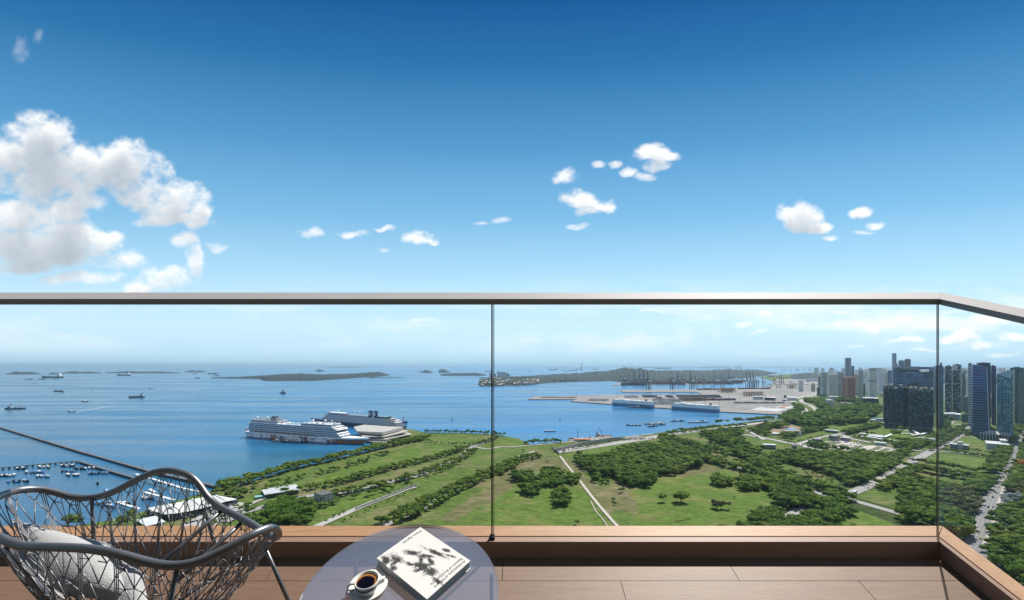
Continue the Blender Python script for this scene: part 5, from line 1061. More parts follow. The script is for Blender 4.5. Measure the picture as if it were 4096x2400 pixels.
# cruise terminal with folded grey roofs
loc = G(1540, 1768); t = thing('cruise_terminal', 'angular pale cruise terminal with folded roofs behind the white ship', 'terminal', loc)
def fold(c, pts, z0, z1s, m, nm):
    ps = [W(c, a, b, z) - loc for (a, b), z in zip(pts, z1s)]; k = len(ps); vs = [(p.x, p.y, z - GZ) for p, z in zip(ps, z1s)] + [(p.x, p.y, z0) for p in ps]
    MB().add(vs, [tuple(range(k))] + [(i, k + i, k + (i + 1) % k, (i + 1) % k) for i in range(k)]).build(nm, m, t)
Mtr = mat('terminal roof', (.42, .40, .36), .6, var=.1, scale=.05); Mtw = facade('terminal wall', (.52, .51, .46), (.10, .11, .10), 8, 7, .45, .4, lit=0)
fold('z1', [(1480, 350), (1760, 362), (2000, 300), (1840, 296), (1560, 275), (1440, 300)], 18, [26, 30, 30, 30, 28, 26], Mtr, 'roof')
fold('z1', [(1500, 372), (1750, 385), (1900, 335), (1800, 320), (1560, 330)], 0, [18, 19, 19, 19, 18], Mtw, 'walls')
fold('z1', [(1540, 410), (1780, 412), (2060, 345), (1960, 330), (1760, 362), (1520, 375)], 13, [17, 18, 19, 19, 18, 17], Mtr, 'roof')
fold('z1', [(1560, 432), (1800, 440), (1960, 385), (1760, 390), (1540, 405)], 0, [11, 12, 12, 12, 11], Mtw, 'walls')
fold('z1', [(1850, 435), (2100, 380), (2040, 362), (1840, 400)], 6, [9, 10, 10, 9], mat('terminal canopy', (.45, .42, .36), .6), 'canopy')
strip3('quay', 'pale stone quay apron under the bow of the white cruise ship', 'quay', 'z1', [(1590, 462), (1700, 474), (1880, 485)], 14, -.5 + 2, 2.4, M_conc, legs=0)
# ================================================================== PIERS
def pier(label, c, pts, w, m, z1=4.5):
    path = [W(c, a, b, z1) for a, b in pts]; o0 = Vector((path[0].x, path[0].y, 0)); t = thing('pier', label, 'pier', o0)
    loc_ = [Vector((p.x, p.y, 0)) - o0 for p in path]; k = len(loc_); T_ = ribbon(loc_, w, z1); B_ = ribbon(loc_, w, z1 - 1.4); mb = MB(); mb.add(T_.v, T_.f); mb.add(B_.v, [f[::-1] for f in B_.f])
    for a in (0, 1):
        vs = []
        for i in range(k): q = T_.v[a * k + i]; vs += [(q[0], q[1], z1 - 1.4), (q[0], q[1], z1)]
        mb.add(vs, [(2 * i, 2 * i + 2, 2 * i + 3, 2 * i + 1) if a else (2 * i, 2 * i + 1, 2 * i + 3, 2 * i + 2) for i in range(k - 1)])
    mb.build('deck', m, t); pl = MB(); lp = MB()
    for a, b in zip(loc_, loc_[1:]):
        dd = b - a; n = int(dd.length / 9); an = math.atan2(dd.y, dd.x)
        for i in range(n):
            q = a + dd * (i + .5) / n; pl.obox((q.x, q.y, -.4), 3.0, w * .96, z1 - 1.0, an)
            if i % 12 == 5: lp.cyl((q.x, q.y, z1), .25, 9, 5)
    pl.build('piles', M_quay, t); lp.build('lamp_posts', M_concd, t); return t
M_deck = mat('pier deck', (.13, .13, .135), .9, var=.15, scale=.1)
pier('long dark breakwater pier running across the bay to the shore', 'z5', [(-500, 605), (0, 775), (900, 1045), (1700, 1270), (2250, 1392), (2470, 1448)], 5.5, M_deck)
pier('L shaped breakwater pier enclosing the moored work boats', 'z5', [(-700, 1310), (0, 1226), (830, 1152), (890, 1155), (1200, 1252), (1510, 1340)], 4.5, M_deck)
pr_ = strip3('roofed_jetty', 'white roofed jetty continuing the breakwater to the shore', 'jetty', 'i3', [(-20, 150), (230, 225), (480, 305), (700, 352)], 4.5, 5, 5.6, M_white, legs=12)
strip3('roofed_jetty', 'white roofed floating jetty beside the ferry terminal', 'jetty', 'i3', [(80, 345), (260, 392), (400, 432)], 4.5, 4, 4.6, M_white, legs=12)
strip3('roofed_jetty', 'short white roofed gangway across the floating jetty', 'jetty', 'i3', [(130, 310), (190, 345)], 4, 4, 4.6, M_white, legs=8)
strip3('roofed_jetty', 'long low white jetty between the work boats and the terminal', 'jetty', 'i2', [(1250, 445), (1500, 520)], 4, 3, 3.6, M_white, legs=12)
# ================================================================== SHIPS AND BOATS
def hull_mesh(L, B, D, bow=.22, stern=.08, rake=.06, sheer=0.0, z0=-.4, n=14):
    """closed hull, +x is the bow; deck at height D"""
    st = []
    for i in range(n + 1):
        u = i / n; x = -L / 2 + L * u
        wdk = min(1, (1 - u) / bow) ** .55 if u > 1 - bow else (.82 + .18 * min(1, u / stern))
        wwl = min(1, (1 - u) / (bow * 1.15)) ** .9 if u > 1 - bow * 1.15 else (.72 + .28 * min(1, u / stern))
        xr = rake * L * max(0, (u - (1 - bow)) / bow); xs = -rake * .4 * L * max(0, 1 - u / stern)
        st.append((x + xr + xs, max(.02, wdk) * B / 2, x, max(.01, wwl) * B / 2, D * (1 + sheer * max(0, (u - .6) / .4) ** 2)))
    vs = []
    for xd, yd, xw, yw, zd in st: vs += [(xw, -yw, z0), (xw, yw, z0), (xd, yd, zd), (xd, -yd, zd)]
    fs = []
    for i in range(n):
        a, b = 4 * i, 4 * i + 4; fs += [(a, b, b + 3, a + 3), (a + 1, a + 2, b + 2, b + 1), (a + 3, b + 3, b + 2, a + 2), (a, a + 1, b + 1, b)]
    fs += [(0, 3, 2, 1), (4 * n, 4 * n + 1, 4 * n + 2, 4 * n + 3)]
    return vs, fs
def ship_root(name, label, cat, stern, bow, group=None):
    a, b = Vector(stern), Vector(bow); d = b - a; t = thing(name, label, cat, ((a.x + b.x) / 2, (a.y + b.y) / 2, 0), math.atan2(d.y, d.x), group); return t, d.length
def W0(c, x, y): return W(c, x, y, 0)
Mhw = mat('ship white', (.86, .87, .88), .4); Mnavy = mat('ship navy', (.02, .05, .10), .5); Mshipblue = mat('ship slate blue', (.09, .22, .36), .5, var=.08, scale=.05); Mcream = mat('ship cream', (.86, .84, .78), .5, var=.05, scale=.05)
Mdkd = mat('ship deck', (.28, .27, .26), .8, var=.3, scale=.15); Morange = mat('lifeboat orange', (.55, .16, .06), .5); Mred = mat('oxide red', (.22, .05, .035), .7); Mgry = mat('ship grey hull', (.06, .075, .09), .6, var=.15, scale=.2)
Fcab = facade('balcony cabins', (.62, .65, .68), (.09, .11, .14), 5.8, 5.6, .38, .2, lit=0, vary=.4)
Fcab2 = facade('black and white cabins', (.84, .85, .86), (.05, .06, .09), 3.0, 60, .5, 0, lit=0, vary=.3)
def artm():
    m = bpy.data.materials.new('painted hull'); m.use_nodes = True; t = m.node_tree; b = t.nodes['Principled BSDF']; b.inputs['Roughness'].default_value = .4
    tcn = N(t, 'ShaderNodeTexCoord'); s = N(t, 'ShaderNodeSeparateXYZ'); t.links.new(tcn.outputs['Object'], s.inputs[0])
    n1 = N(t, 'ShaderNodeTexNoise'); n1.inputs['Scale'].default_value = .045; n1.inputs['Detail'].default_value = 7; n1.inputs['Roughness'].default_value = .7; t.links.new(tcn.outputs['Object'], n1.inputs['Vector'])
    n2 = N(t, 'ShaderNodeTexNoise'); n2.inputs['Scale'].default_value = .11; n2.inputs['Detail'].default_value = 4; t.links.new(tcn.outputs['Object'], n2.inputs['Vector'])
    col = ramp(t, n2.outputs[0], [(.36, (.03, .10, .30)), (.44, (.55, .14, .03)), (.5, (.60, .30, .06)), (.56, (.10, .04, .02)), (.62, (.04, .22, .45)), (.7, (.62, .40, .12))], 'CONSTANT')
    xx = mth(t, 'ABSOLUTE', s.outputs[0]); g = mth(t, 'ADD', n1.outputs[0], mth(t, 'MULTIPLY', mth(t, 'DIVIDE', mth(t, 'SUBTRACT', s.outputs[0], 90), 120, clamp=True), .30))
    f = mth(t, 'MULTIPLY', mth(t, 'GREATER_THAN', g, .56), mth(t, 'LESS_THAN', s.outputs[2], 14.5))
    ports = mth(t, 'MULTIPLY', mth(t, 'MULTIPLY', mth(t, 'LESS_THAN', mth(t, 'FRACT', mth(t, 'DIVIDE', mth(t, 'ADD', s.outputs[0], 1000), 4.5)), .45), mth(t, 'GREATER_THAN', s.outputs[2], 9)), mth(t, 'LESS_THAN', s.outputs[2], 11))
    c = mixc(t, f, (.84, .86, .88), col); c = mixc(t, mth(t, 'MULTIPLY', ports, .8), c, (.08, .1, .13)); c = mixc(t, mth(t, 'LESS_THAN', s.outputs[2], 1.6), c, (.05, .05, .16)); t.links.new(c, b.inputs['Base Color']); return m
Mart = artm()
def cruise(label, stern, bow, k, hullm, cab, art=True):
    t, L = ship_root('cruise_ship', label, 'cruise ship', stern, bow); B = 46
    v, f = hull_mesh(L, B, 15 * k, .20, .06, .055, .18); MB().add(v, f).build('hull', hullm, t)
    z = 15 * k
    MB().box(-L * .475, L * .36, -B * .40, B * .40, z + .02, z + 5 * k).build('promenade', Fcab, t)
    sm = MB(); zz = z + 5 * k
    v = [(-L * .47, -B * .5, zz), (L * .355, -B * .5, zz), (L * .355, B * .5, zz), (-L * .47, B * .5, zz), (-L * .46, -B * .5, zz + 21 * k), (L * .295, -B * .5, zz + 21 * k), (L * .295, B * .5, zz + 21 * k), (-L * .46, B * .5, zz + 21 * k)]
    sm.add(v, [(0, 1, 5, 4), (1, 2, 6, 5), (2, 3, 7, 6), (3, 0, 4, 7), (4, 5, 6, 7)]).build('cabin_decks', cab, t)
    zt = zz + 21 * k
    MB().box(-L * .465, L * .30, -B * .52, B * .52, zt + .02, zt + 1.4 * k).build('top_deck', Mhw, t)
    MB().box(-L * .46, -L * .20, -B * .40, B * .40, zt + 1.42 * k, zt + 8 * k).build('upper_lounge', Fcab, t)
    MB().box(L * .02, L * .28, -B * .44, B * .44, zt + 1.42 * k, zt + 7.4 * k).build('upper_lounge', Fcab, t)
    MB().add([(L * .30, -B * .50, zz + 14 * k), (L * .335, -B * .5, zz + 14 * k), (L * .335, B * .5, zz + 14 * k), (L * .30, B * .5, zz + 14 * k), (L * .29, -B * .50, zz + 18.5 * k), (L * .325, -B * .55, zz + 18.5 * k), (L * .325, B * .55, zz + 18.5 * k), (L * .29, B * .5, zz + 18.5 * k)], [(0, 1, 5, 4), (1, 2, 6, 5), (2, 3, 7, 6), (3, 0, 4, 7), (4, 5, 6, 7), (3, 2, 1, 0)]).build('bridge', Fcab2, t)
    MB().box(-L * .12, -L * .02, -B * .34, B * .34, zt + 1.42 * k, zt + 1.9 * k).build('pool_deck', mat('pool', (.15, .42, .50), .3), t)
    fx = -L * .27; fn = MB().prism([(fx - 13, -6), (fx + 12, -7), (fx + 12, 7), (fx - 13, 6)], zt + 8.02 * k, zt + 15 * k); fn.build('funnel', mat('funnel tan', (.42, .36, .32), .5), t)
    MB().box(fx - 9, fx - 1, -5, 5, zt + 15.01 * k, zt + 18.5 * k).box(fx + 1, fx + 8, -5, 5, zt + 15.01 * k, zt + 18.5 * k).build('exhausts', Mnavy, t)
    for (x, y, r) in ((-L * .42, -8, 3.4), (-L * .36, 6, 3.4), (L * .10, -9, 3.6), (L * .17, 8, 3.4), (L * .06, 10, 2.6)):
        MB().cyl((x, y, zt + 7.4 * k), .8, 4, 6).ball((x, y, zt + 9 * k + r + 2), r, 10, 6).build('radar_dome', Mhw, t, True)
    MB().tube([(L * .25, 0, zt + 7 * k), (L * .245, 0, zt + 19 * k)], .7, 5).tube([(L * .24, -5, zt + 15 * k), (L * .24, 5, zt + 15 * k)], .4, 4).build('mast', Mhw, t)
    for s in (-1, 1):
        for i in range(11):
            x = -L * .40 + i * L * .052; b = MB().ball((0, 0, 0), 2.0, 8, 5, sz=.8); b.v = [(v_[0] * 3.0, v_[1], v_[2]) for v_ in b.v]
            b.build('lifeboat', Morange, t, True, loc=(x, s * B * .505, z + 2.6 * k))
    rr_ = random.Random(4); g = MB()
    for _ in range(160):
        x = rr_.uniform(-L * .46, L * .29); y = rr_.uniform(-B * .42, B * .42); h0 = zt + (8 if x < -L * .2 else (7.4 if x > L * .02 else 1.4)) * k
        g.obox((x, y, h0), rr_.uniform(1, 7), rr_.uniform(1, 5), rr_.uniform(.6, 3.2), rr_.uniform(0, 3))
    g.build('deck_fittings', mat('deck fittings', (.48, .50, .52), .6, var=.4, scale=.1), t)
    return t, L, zt
cruise('huge white cruise ship with colourful painted bow and orange lifeboats', W0('z1', 300, 400), W0('z1', 1545, 497), 1.12, Mart, Fcab)
def liner(label, stern, bow, k):
    t, L = ship_root('cruise_ship', label, 'cruise ship', stern, bow); B = 36
    v, f = hull_mesh(L, B, 12 * k, .2, .06, .05, .15); MB().add(v, f).build('hull', mat('liner navy hull', (.03, .05, .10), .5), t)
    for i, (a, b, h0, h1) in enumerate(((-.485, .37, 12, 17), (-.475, .35, 17.02, 23), (-.455, .33, 23.02, 28), (-.42, .30, 28.02, 32))):
        MB().box(L * a, L * b, -B * (.5 - .02 * i), B * (.5 - .02 * i), h0 * k + .02, h1 * k).build('deck_tier', Fcab2, t)
    MB().box(-L * .15, L * .33, -B * .34, B * .34, 32.02 * k, 35 * k).build('upper_lounge', Fcab2, t); MB().box(L * .10, L * .30, -B * .28, B * .28, 35.02 * k, 39 * k).build('upper_lounge', Fcab2, t)
    for x in (-L * .17, -L * .225): MB().prism([(x - 5, -5), (x + 6, -5), (x + 6, 5), (x - 5, 5)], 35.02 * k if x > -L * .15 else 32.02 * k, 52 * k).build('funnel', Mnavy, t); MB().box(x - 3, x + 3, -5.3, 5.3, 38 * k, 48 * k).build('funnel_emblem', Mhw, t)
    for (x, y) in ((-L * .04, 0), (-L * .08, 5), (0, 4), (L * .2, 0)): MB().cyl((x, y, 32 * k), .7, 8, 6).ball((x, y, 45 * k), 3.0, 10, 6).build('radar_dome', Mhw, t, True)
    MB().box(-L * .36, -L * .25, -B * .38, B * .38, 32.02 * k, 37 * k).build('sports_deck', Fgg, t); MB().box(-L * .44, -L * .38, -B * .3, B * .3, 32.02 * k, 32.6 * k).build('pool_deck', mat('teak', (.45, .33, .25), .7), t)
    MB().tube([(L * .25, 0, 38 * k), (L * .245, 0, 52 * k)], .6, 5).build('mast', Mhw, t)
liner('dark hulled cruise ship with two black funnels behind the white one', W0('z1', 1985, 338), W0('z1', 1000, 250), 1.18)
def carrier(label, stern, bow, hh, B, sign=False):
    t, L = ship_root('car_carrier', label, 'car carrier', stern, bow, 'car carrier ships at the port')
    v, f = hull_mesh(L, B, hh * .48, .14, .05, .03, .0); MB().add(v, f).build('hull', Mshipblue, t)
    x0, x1 = -L * .49, L * .46; a = hh * .482
    vs = [(x0, -B * .5, a), (x1, -B * .5, a), (L * .52, -B * .2, a), (L * .52, B * .2, a), (x1, B * .5, a), (x0, B * .5, a)]
    top = [(x0, -B * .5, hh), (x1 - 8, -B * .5, hh), (L * .485, -B * .2, hh * .93), (L * .485, B * .2, hh * .93), (x1 - 8, B * .5, hh), (x0, B * .5, hh)]
    MB().add(vs + top, [(i, (i + 1) % 6, 6 + (i + 1) % 6, 6 + i) for i in range(6)] + [(6, 7, 8, 9, 10, 11)]).build('upper_hull', Mcream, t)
    MB().box(x0 + L * .70, x0 + L * .80, -B * .3, B * .3, hh + .02, hh + 4).build('bridge', Mhw, t)
    MB().box(x0 + L * .13, x0 + L * .17, -4, 4, hh + .02, hh + 9).build('funnel', Mred, t)
    g = MB(); r_ = random.Random(9)
    for _ in range(26): g.obox((r_.uniform(x0 + 5, x1 - 20), r_.uniform(-B * .4, B * .4), hh + .02), r_.uniform(2, 14), r_.uniform(2, 6), r_.uniform(.6, 2.2))
    g.build('deck_fittings', Mcream, t)
    return t
carrier('two tone car carrier ship moored farther left at the port quay', W0('z3', 355, 640), W0('z2', 1985, 690), 36, 32)
carrier('two tone blue and cream car carrier ship at the near right quay', W0('z3', 1178, 697), W0('z3', 596, 652), 34, 32, False)
def worker(name, label, cat, stern, bow, B, D, hullm, house='aft', sc2=1.0, group=None, tank=False, mini=False):
    t, L = ship_root(name, label, cat, stern, bow, group)
    v, f = hull_mesh(L, B, D, .3, .1, .05, .35, n=8); MB().add(v, f).build('hull', hullm, t)
    hx = {'aft': -L * .36, 'fore': L * .24, 'mid': 0}[house]; hl = L * .16
    MB().box(hx - hl / 2, hx + hl / 2, -B * .38, B * .38, D + .02, D + 7 * sc2).box(hx - hl * .35, hx + hl * .4, -B * .42, B * .42, D + 7.02 * sc2, D + 10 * sc2).build('superstructure', Fcab if not mini else Mhw, t)
    if mini: return t
    MB().box(hx - hl * .45, hx - hl * .15, -B * .12, B * .12, D + 10.02 * sc2, D + 15 * sc2).build('funnel', Mnavy, t)
    MB().tube([(hx + hl * .2, 0, D + 10 * sc2), (hx + hl * .2, 0, D + 17 * sc2)], .5 * sc2, 5).build('mast', Mgry, t)
    g = MB(); r_ = random.Random(int(L))
    for i in range(10): g.obox((r_.uniform(-L * .25, L * .32) if house != 'fore' else r_.uniform(-L * .42, L * .1), r_.uniform(-B * .3, B * .3), D + .02), L * .05, B * .3, 2.2 * sc2)
    if tank: g.box(-L * .28, L * .35, -B * .05, B * .05, D + 2, D + 3)
    g.build('deck_cargo', Mdkd, t); return t
worker('supply_vessel', 'dark offshore supply vessel with a white bridge at the left edge', 'ship', W0('z5', 276, 572), W0('z5', 55, 578), 24, 6, Mnavy, 'fore', 1.3)
worker('tanker', 'small dark tanker with a white wheelhouse on open water', 'ship', W0('z5', 1605, 446), W0('z5', 1437, 449), 28, 9, Mgry, 'aft', 1.6, tank=True)
worker('tanker', 'dark bunkering tanker alongside the white cruise ship', 'ship', W0('z1', 868, 482), W0('z1', 640, 470), 18, 5, Mnavy, 'aft', .9, tank=True)
worker('work_barge', 'long low rusty work barge alongside the white cruise ship', 'barge', W0('z1', 740, 462), W0('z1', 500, 442), 14, 4, Mred, 'mid', .6)
worker('tugboat', 'small dark tug close against the bunkering tanker', 'tug', W0('z1', 632, 472), W0('z1', 534, 462), 9, 2.5, Mgry, 'mid', .5)
worker('tugboat', 'dark tug at the stern of the dark hulled cruise ship', 'tug', W0('z1', 1960, 258), W0('z1', 2042, 258), 16, 6, Mnavy, 'mid', 1.2)
worker('crane_barge', 'supply barge with cranes alongside the left car carrier', 'barge', W0('z3', 30, 628), W0('z3', 295, 642), 18, 4, Mgry, 'mid', 1.0)
worker('tugboat', 'dark tug with a mast on open water above the big white ship', 'tug', W0('c2', 182, 256), W0('c2', 210, 258), 22, 9, Mgry, 'mid', 1.5)
worker('work_boat', 'small dark craft close off the stern of the white cruise ship', 'boat', W0('z1', 315, 345), W0('z1', 285, 344), 8, 3, Mgry, 'mid', .4)
worker('work_boat', 'small dark launch left of the white cruise ship stern', 'boat', W0('z1', 232, 342), W0('z1', 265, 343), 8, 3, Mgry, 'mid', .4)
worker('barge', 'dark barge pushed ahead of a small tug on the left', 'barge', W0('z5', 615, 378), W0('z5', 677, 381), 26, 9, Mgry, 'aft', .2)
worker('tugboat', 'small tug right behind the dark barge on the left', 'tug', W0('z5', 705, 386), W0('z5', 682, 384), 12, 6, Mgry, 'mid', .9)
FARS = 'ships at anchor near the horizon'
fl_ = [('z5', 468, 692, 228, 1), ('z5', 308, 362, 244, 0), ('z5', 436, 503, 245, 0), ('z5', 276, 294, 247, 0), ('z5', 605, 622, 244, 0), ('z5', 1308, 1454, 202, 1), ('z5', 2172, 2230, 231, 1), ('z5', 2318, 2428, 184, 1), ('z5', 2144, 2191, 179, 0), ('z5', 2388, 2444, 205, 0), ('z5', 2404, 2442, 173, 1),
       ('z2', 143, 243, 201, 1), ('z2', 572, 628, 184, 1), ('z2', 771, 820, 194, 1), ('z2', 1057, 1184, 181, 1), ('z2', 1238, 1302, 186, 1), ('z2', 1333, 1365, 202, 1), ('z2', 1365, 1474, 191, 0), ('z2', 1437, 1520, 169, 0), ('z2', 1538, 1562, 184, 0), ('z2', 1686, 1769, 176, 1), ('z2', 1292, 1318, 212, 1),
       ('z2', 790, 824, 131, 1), ('z2', 1318, 1352, 129, 1), ('z2', 158, 196, 131, 0), ('z2', 1590, 1622, 124, 1), ('z2', 1672, 1712, 126, 1), ('z2', 1788, 1832, 112, 0), ('z2', 1866, 1894, 124, 0), ('z2', 2340, 2398, 164, 1), ('z2', 2052, 2110, 180, 1), ('z2', 2144, 2168, 172, 1), ('z2', 2455, 2480, 170, 1), ('z2', 2230, 2400, 193, 1), ('z2', 2180, 2200, 190, 0),
       ('z3', 315, 378, 161, 1), ('z3', 380, 580, 143, 1), ('z3', 600, 632, 146, 1), ('z3', 542, 592, 166, 1), ('z3', 422, 452, 156, 0), ('z3', 734, 775, 165, 1), ('z3', 714, 790, 179, 0), ('z3', 852, 906, 175, 1), ('z3', 905, 946, 170, 1), ('z3', 1030, 1072, 164, 1), ('z3', 1160, 1262, 162, 0), ('z3', 152, 208, 143, 1), ('z3', 258, 280, 150, 0), ('z3', 1980, 2012, 163, 0), ('c2', 985, 1004, 126, 1), ('c2', 1174, 1192, 104, 0), ('c2', 1240, 1256, 118, 1), ('c2', 720, 738, 166, 0)]
lab_f = {'z5': ('distant tanker with a stern house on the far left waters', 'low dark barge far out on the left waters'), 'z2': ('distant tanker with a stern house lying beyond the wooded island', 'low hull anchored beyond the wooded island'), 'z3': ('distant ship anchored beyond the container port cranes', 'low barge anchored beyond the container port cranes'), 'c2': ('tiny ship near the horizon behind the white cruise ship', 'tiny barge near the horizon behind the white cruise ship')}
tp = {}
for (c, x0, x1, y, sup) in fl_:
    a, b = W0(c, x0, y), W0(c, x1, y); L = (b - a).length; key = ('t' if sup else 'b')
    lb = lab_f[c][0 if sup else 1]
    if key not in tp:
        t = worker('anchored_ship', lb, 'ship', Vector((-100, 0, 0)), Vector((100, 0, 0)), 34, 13, Mgry, 'aft', 2.0 if sup else .4, FARS, mini=True); tp[key] = t
    else: t = dup(tp[key])
    t['label'] = lb; t['group'] = lb + ' group'; t.location = ((a.x + b.x) / 2, (a.y + b.y) / 2, 0); s_ = L / 200; t.scale = (s_, max(.5, min(2.2, s_)), max(.9, min(3.4, s_ * 1.3)))
    if (x0 * 7) % 3 == 0: t.rotation_euler = (0, 0, math.pi)
# speedboats and their white wakes
M_foam = mat('wake foam', (.62, .68, .72), .8, var=.2, scale=.05)
def wake(c, a, b, w0, w1, label):
    p, q = W0(c, *a), W0(c, *b); d = (q - p).normalized(); n = Vector((-d.y, d.x, 0)); k = 24; rn = random.Random(int(p.x)); vs = []
    for i in range(k + 1):
        s = p.lerp(q, i / k); w_ = (w0 + (w1 - w0) * i / k) * rn.uniform(.6, 1.1) * (1 - .9 * (i / k) ** 2); vs += [tuple(s + n * w_ + Vector((0, 0, .3))), tuple(s - n * w_ + Vector((0, 0, .3)))]
    tag(MB().add(vs, [(2 * i + 1, 2 * i + 3, 2 * i + 2, 2 * i) for i in range(k)]).build('foam', M_foam), label, 'wake', None, 'stuff')
def launch(c, x, y, yaw, L, label, group=None, col=None):
    a = W0(c, x, y); d = Vector((math.cos(yaw), math.sin(yaw), 0)) * L / 2; return worker('launch', label, 'boat', a - d, a + d, L * .28, L * .09, col or Mgry, 'mid', L * .012, group, mini=True)
launch('z5', 795, 606, math.pi, 34, 'grey launch leaving a long white wake, nearest of the speeding boats'); wake('z5', (820, 605), (1300, 537), 3, 10, 'long white wake slanting away behind the nearest launch')
launch('z5', 944, 491, math.pi, 42, 'dark launch with a level white wake in the middle of the left bay'); wake('z5', (962, 491), (1240, 484), 5, 9, 'level white wake behind the middle launch')
launch('z5', 1680, 349, math.pi, 44, 'small launch heading left far out with a very long thin wake'); wake('z5', (1692, 350), (2300, 357), 6, 14, 'very long thin white wake on the far water')
launch('z5', 384, 286, math.pi, 40, 'tiny craft with a short wake on the far left'); wake('z5', (395, 286), (458, 285), 6, 8, 'short white wake of the tiny craft on the far left')
for (c, x, y) in (('z2', 1224, 896), ('c2', 1195, 414), ('z5', 2225, 422), ('z2', 1189, 414), ('z5', 1020, 380), ('z5', 1938, 336)):
    p = W0(c, x, y); t = thing('buoy', 'small dark channel marker buoy on open water', 'buoy', p, 0, 'channel buoys'); MB().cyl((0, 0, -.3), 3, 2.4, 10).build('float', Mred, t); MB().cyl((0, 0, 2.1), 1.4, 6, 6, .5).build('tower', Mgry, t); MB().ball((0, 0, 9), 1, 6, 4).build('top_mark', Mgry, t)
# moored work boats: one model in a few liveries, rafted side by side
def bumboat(hc, cc, rc, nm):
    t = thing('work_boat', nm, 'boat', (0, 0, 0)); L, B = 20, 5
    v, f = hull_mesh(L, B, 1.9, .35, .15, .05, .6, n=8); MB().add(v, f).build('hull', hc, t)
    MB().box(-L * .32, L * .06, -B * .34, B * .34, 1.92, 4.2).build('cabin', cc, t); MB().box(-L * .44, L * .10, -B * .42, B * .42, 4.22, 4.6).build('roof', rc, t); MB().box(L * .07, L * .15, -B * .2, B * .2, 1.92, 3.4).build('wheelhouse', cc, t)
    return t
Mb1 = mat('boat blue', (.02, .09, .24), .5); Mb2 = mat('boat dark', (.015, .025, .045), .5); Mb3 = mat('boat canopy blue', (.05, .25, .52), .5); Mb4 = mat('boat canopy cream', (.55, .50, .40), .6); Mb5 = mat('yellow canopy', (.6, .45, .12), .6)
protos = [bumboat(Mb2, Mhw, Mhw, 'x'), bumboat(Mb1, Mhw, Mb3, 'x'), bumboat(Mb2, Mb2, Mgry, 'x'), bumboat(Mb1, Mhw, Mb4, 'x'), bumboat(Mb2, Mhw, Mb5, 'x')]
kinds = ['white roofed work boat', 'blue canopied work boat', 'all dark work boat', 'cream roofed work boat', 'yellow roofed work boat']
used = [False] * 5; rb = random.Random(12)
rafts = [('z5', 230, 1246, 4, 128, 'raft nearest the left end of the breakwater', (0, 2)), ('z5', 490, 1230, 6, 152, 'raft with the yellow roof under the breakwater', (0, 3, 4)), ('z5', 760, 1214, 8, 178, 'raft by the breakwater corner', (0, 2, 3)), ('z5', 940, 1245, 9, 240, 'long raft right of the breakwater corner', (2, 2, 0)), ('z5', 390, 1287, 8, 190, 'blue raft left of the bay centre', (1, 1, 0)), ('z5', 482, 1335, 6, 160, 'raft below the blue raft', (0, 1, 3)),
         ('z5', 768, 1275, 6, 150, 'small dark raft at the bay centre', (2, 1)), ('z5', 810, 1318, 7, 170, 'cream roofed raft below the bay centre', (3, 3, 0)), ('z5', 1095, 1300, 9, 230, 'blue raft nearest the jetty', (1, 2, 1)), ('z5', 60, 1328, 7, 180, 'dark raft at the left edge', (2, 0)), ('z5', 210, 1388, 8, 230, 'blue raft with tyre fenders lowest on the left', (1, 2, 0)),
         ('z5', 1093, 1410, 1, 40, 'spot alone below the blue raft', (2,)), ('z5', 1200, 1490, 3, 60, 'spot just above the chair rim', (1, 0)), ('i2', 1100, 445, 7, 200, 'raft seen through the chair wires', (1, 1, 0, 2)), ('i2', 1180, 480, 4, 110, 'second raft seen through the chair wires', (2, 0, 1)), ('i2', 1330, 450, 4, 110, 'raft by the low white jetty', (0, 2)), ('i3', 110, 390, 4, 100, 'raft beside the floating jetty', (0, 3)),
         ('c3', 360, 622, 6, 72, 'round raft of white topped boats in the basin', (0, 0)), ('z3', 112, 858, 7, 160, 'leftmost raft before the quay wall', (2, 0)), ('z3', 300, 843, 4, 90, 'left part of the big central raft', (0, 2)), ('z3', 420, 832, 9, 150, 'big central raft in the port basin', (0, 0, 2)), ('z3', 420, 850, 8, 150, 'near half of the big central raft', (0, 0, 2)), ('z3', 335, 872, 5, 110, 'raft in front of the big central raft', (0, 2)), ('z3', 655, 804, 7, 160, 'raft right of the big central raft', (0, 2)), ('z3', 870, 822, 5, 110, 'raft with white domes near the right quay', (0, 0)), ('z3', 975, 818, 5, 110, 'rightmost raft near the tree lined shore', (0, 0, 2)), ('z3', 980, 800, 1, 20, 'spot behind the rightmost raft', (2,))]
for (c, x, y, n, wpx, lab, liv) in rafts:
    a, b = W0(c, x - wpx / 2, y), W0(c, x + wpx / 2, y - wpx * .02); s_ = (b - a).length / max(n, 1) / 9.0; s_ = min(max(s_, .8), 2.6)
    for i in range(n):
        k = liv[i % len(liv)] if rb.random() < .8 else rb.choice(liv); p = a.lerp(b, (i + .5) / n); p.y += rb.uniform(-4, 4) * s_; yaw = (2.45 if i % 2 else -.75) + rb.uniform(-.12, .12)
        t = protos[k] if not used[k] else dup(protos[k]); used[k] = True
        t.location = p; t.rotation_euler = (0, 0, yaw); sc3 = s_ * rb.uniform(.85, 1.15); t.scale = (sc3, sc3, sc3 * 1.1); t['label'] = f'{kinds[k]} in the {lab}'; t['group'] = f'{kinds[k]}s in the {lab}'
for k in range(5):
    if not used[k]: protos[k]['label'] = kinds[k] + ' alone in the bay'; protos[k].location = W0('z5', 1400, 1450)
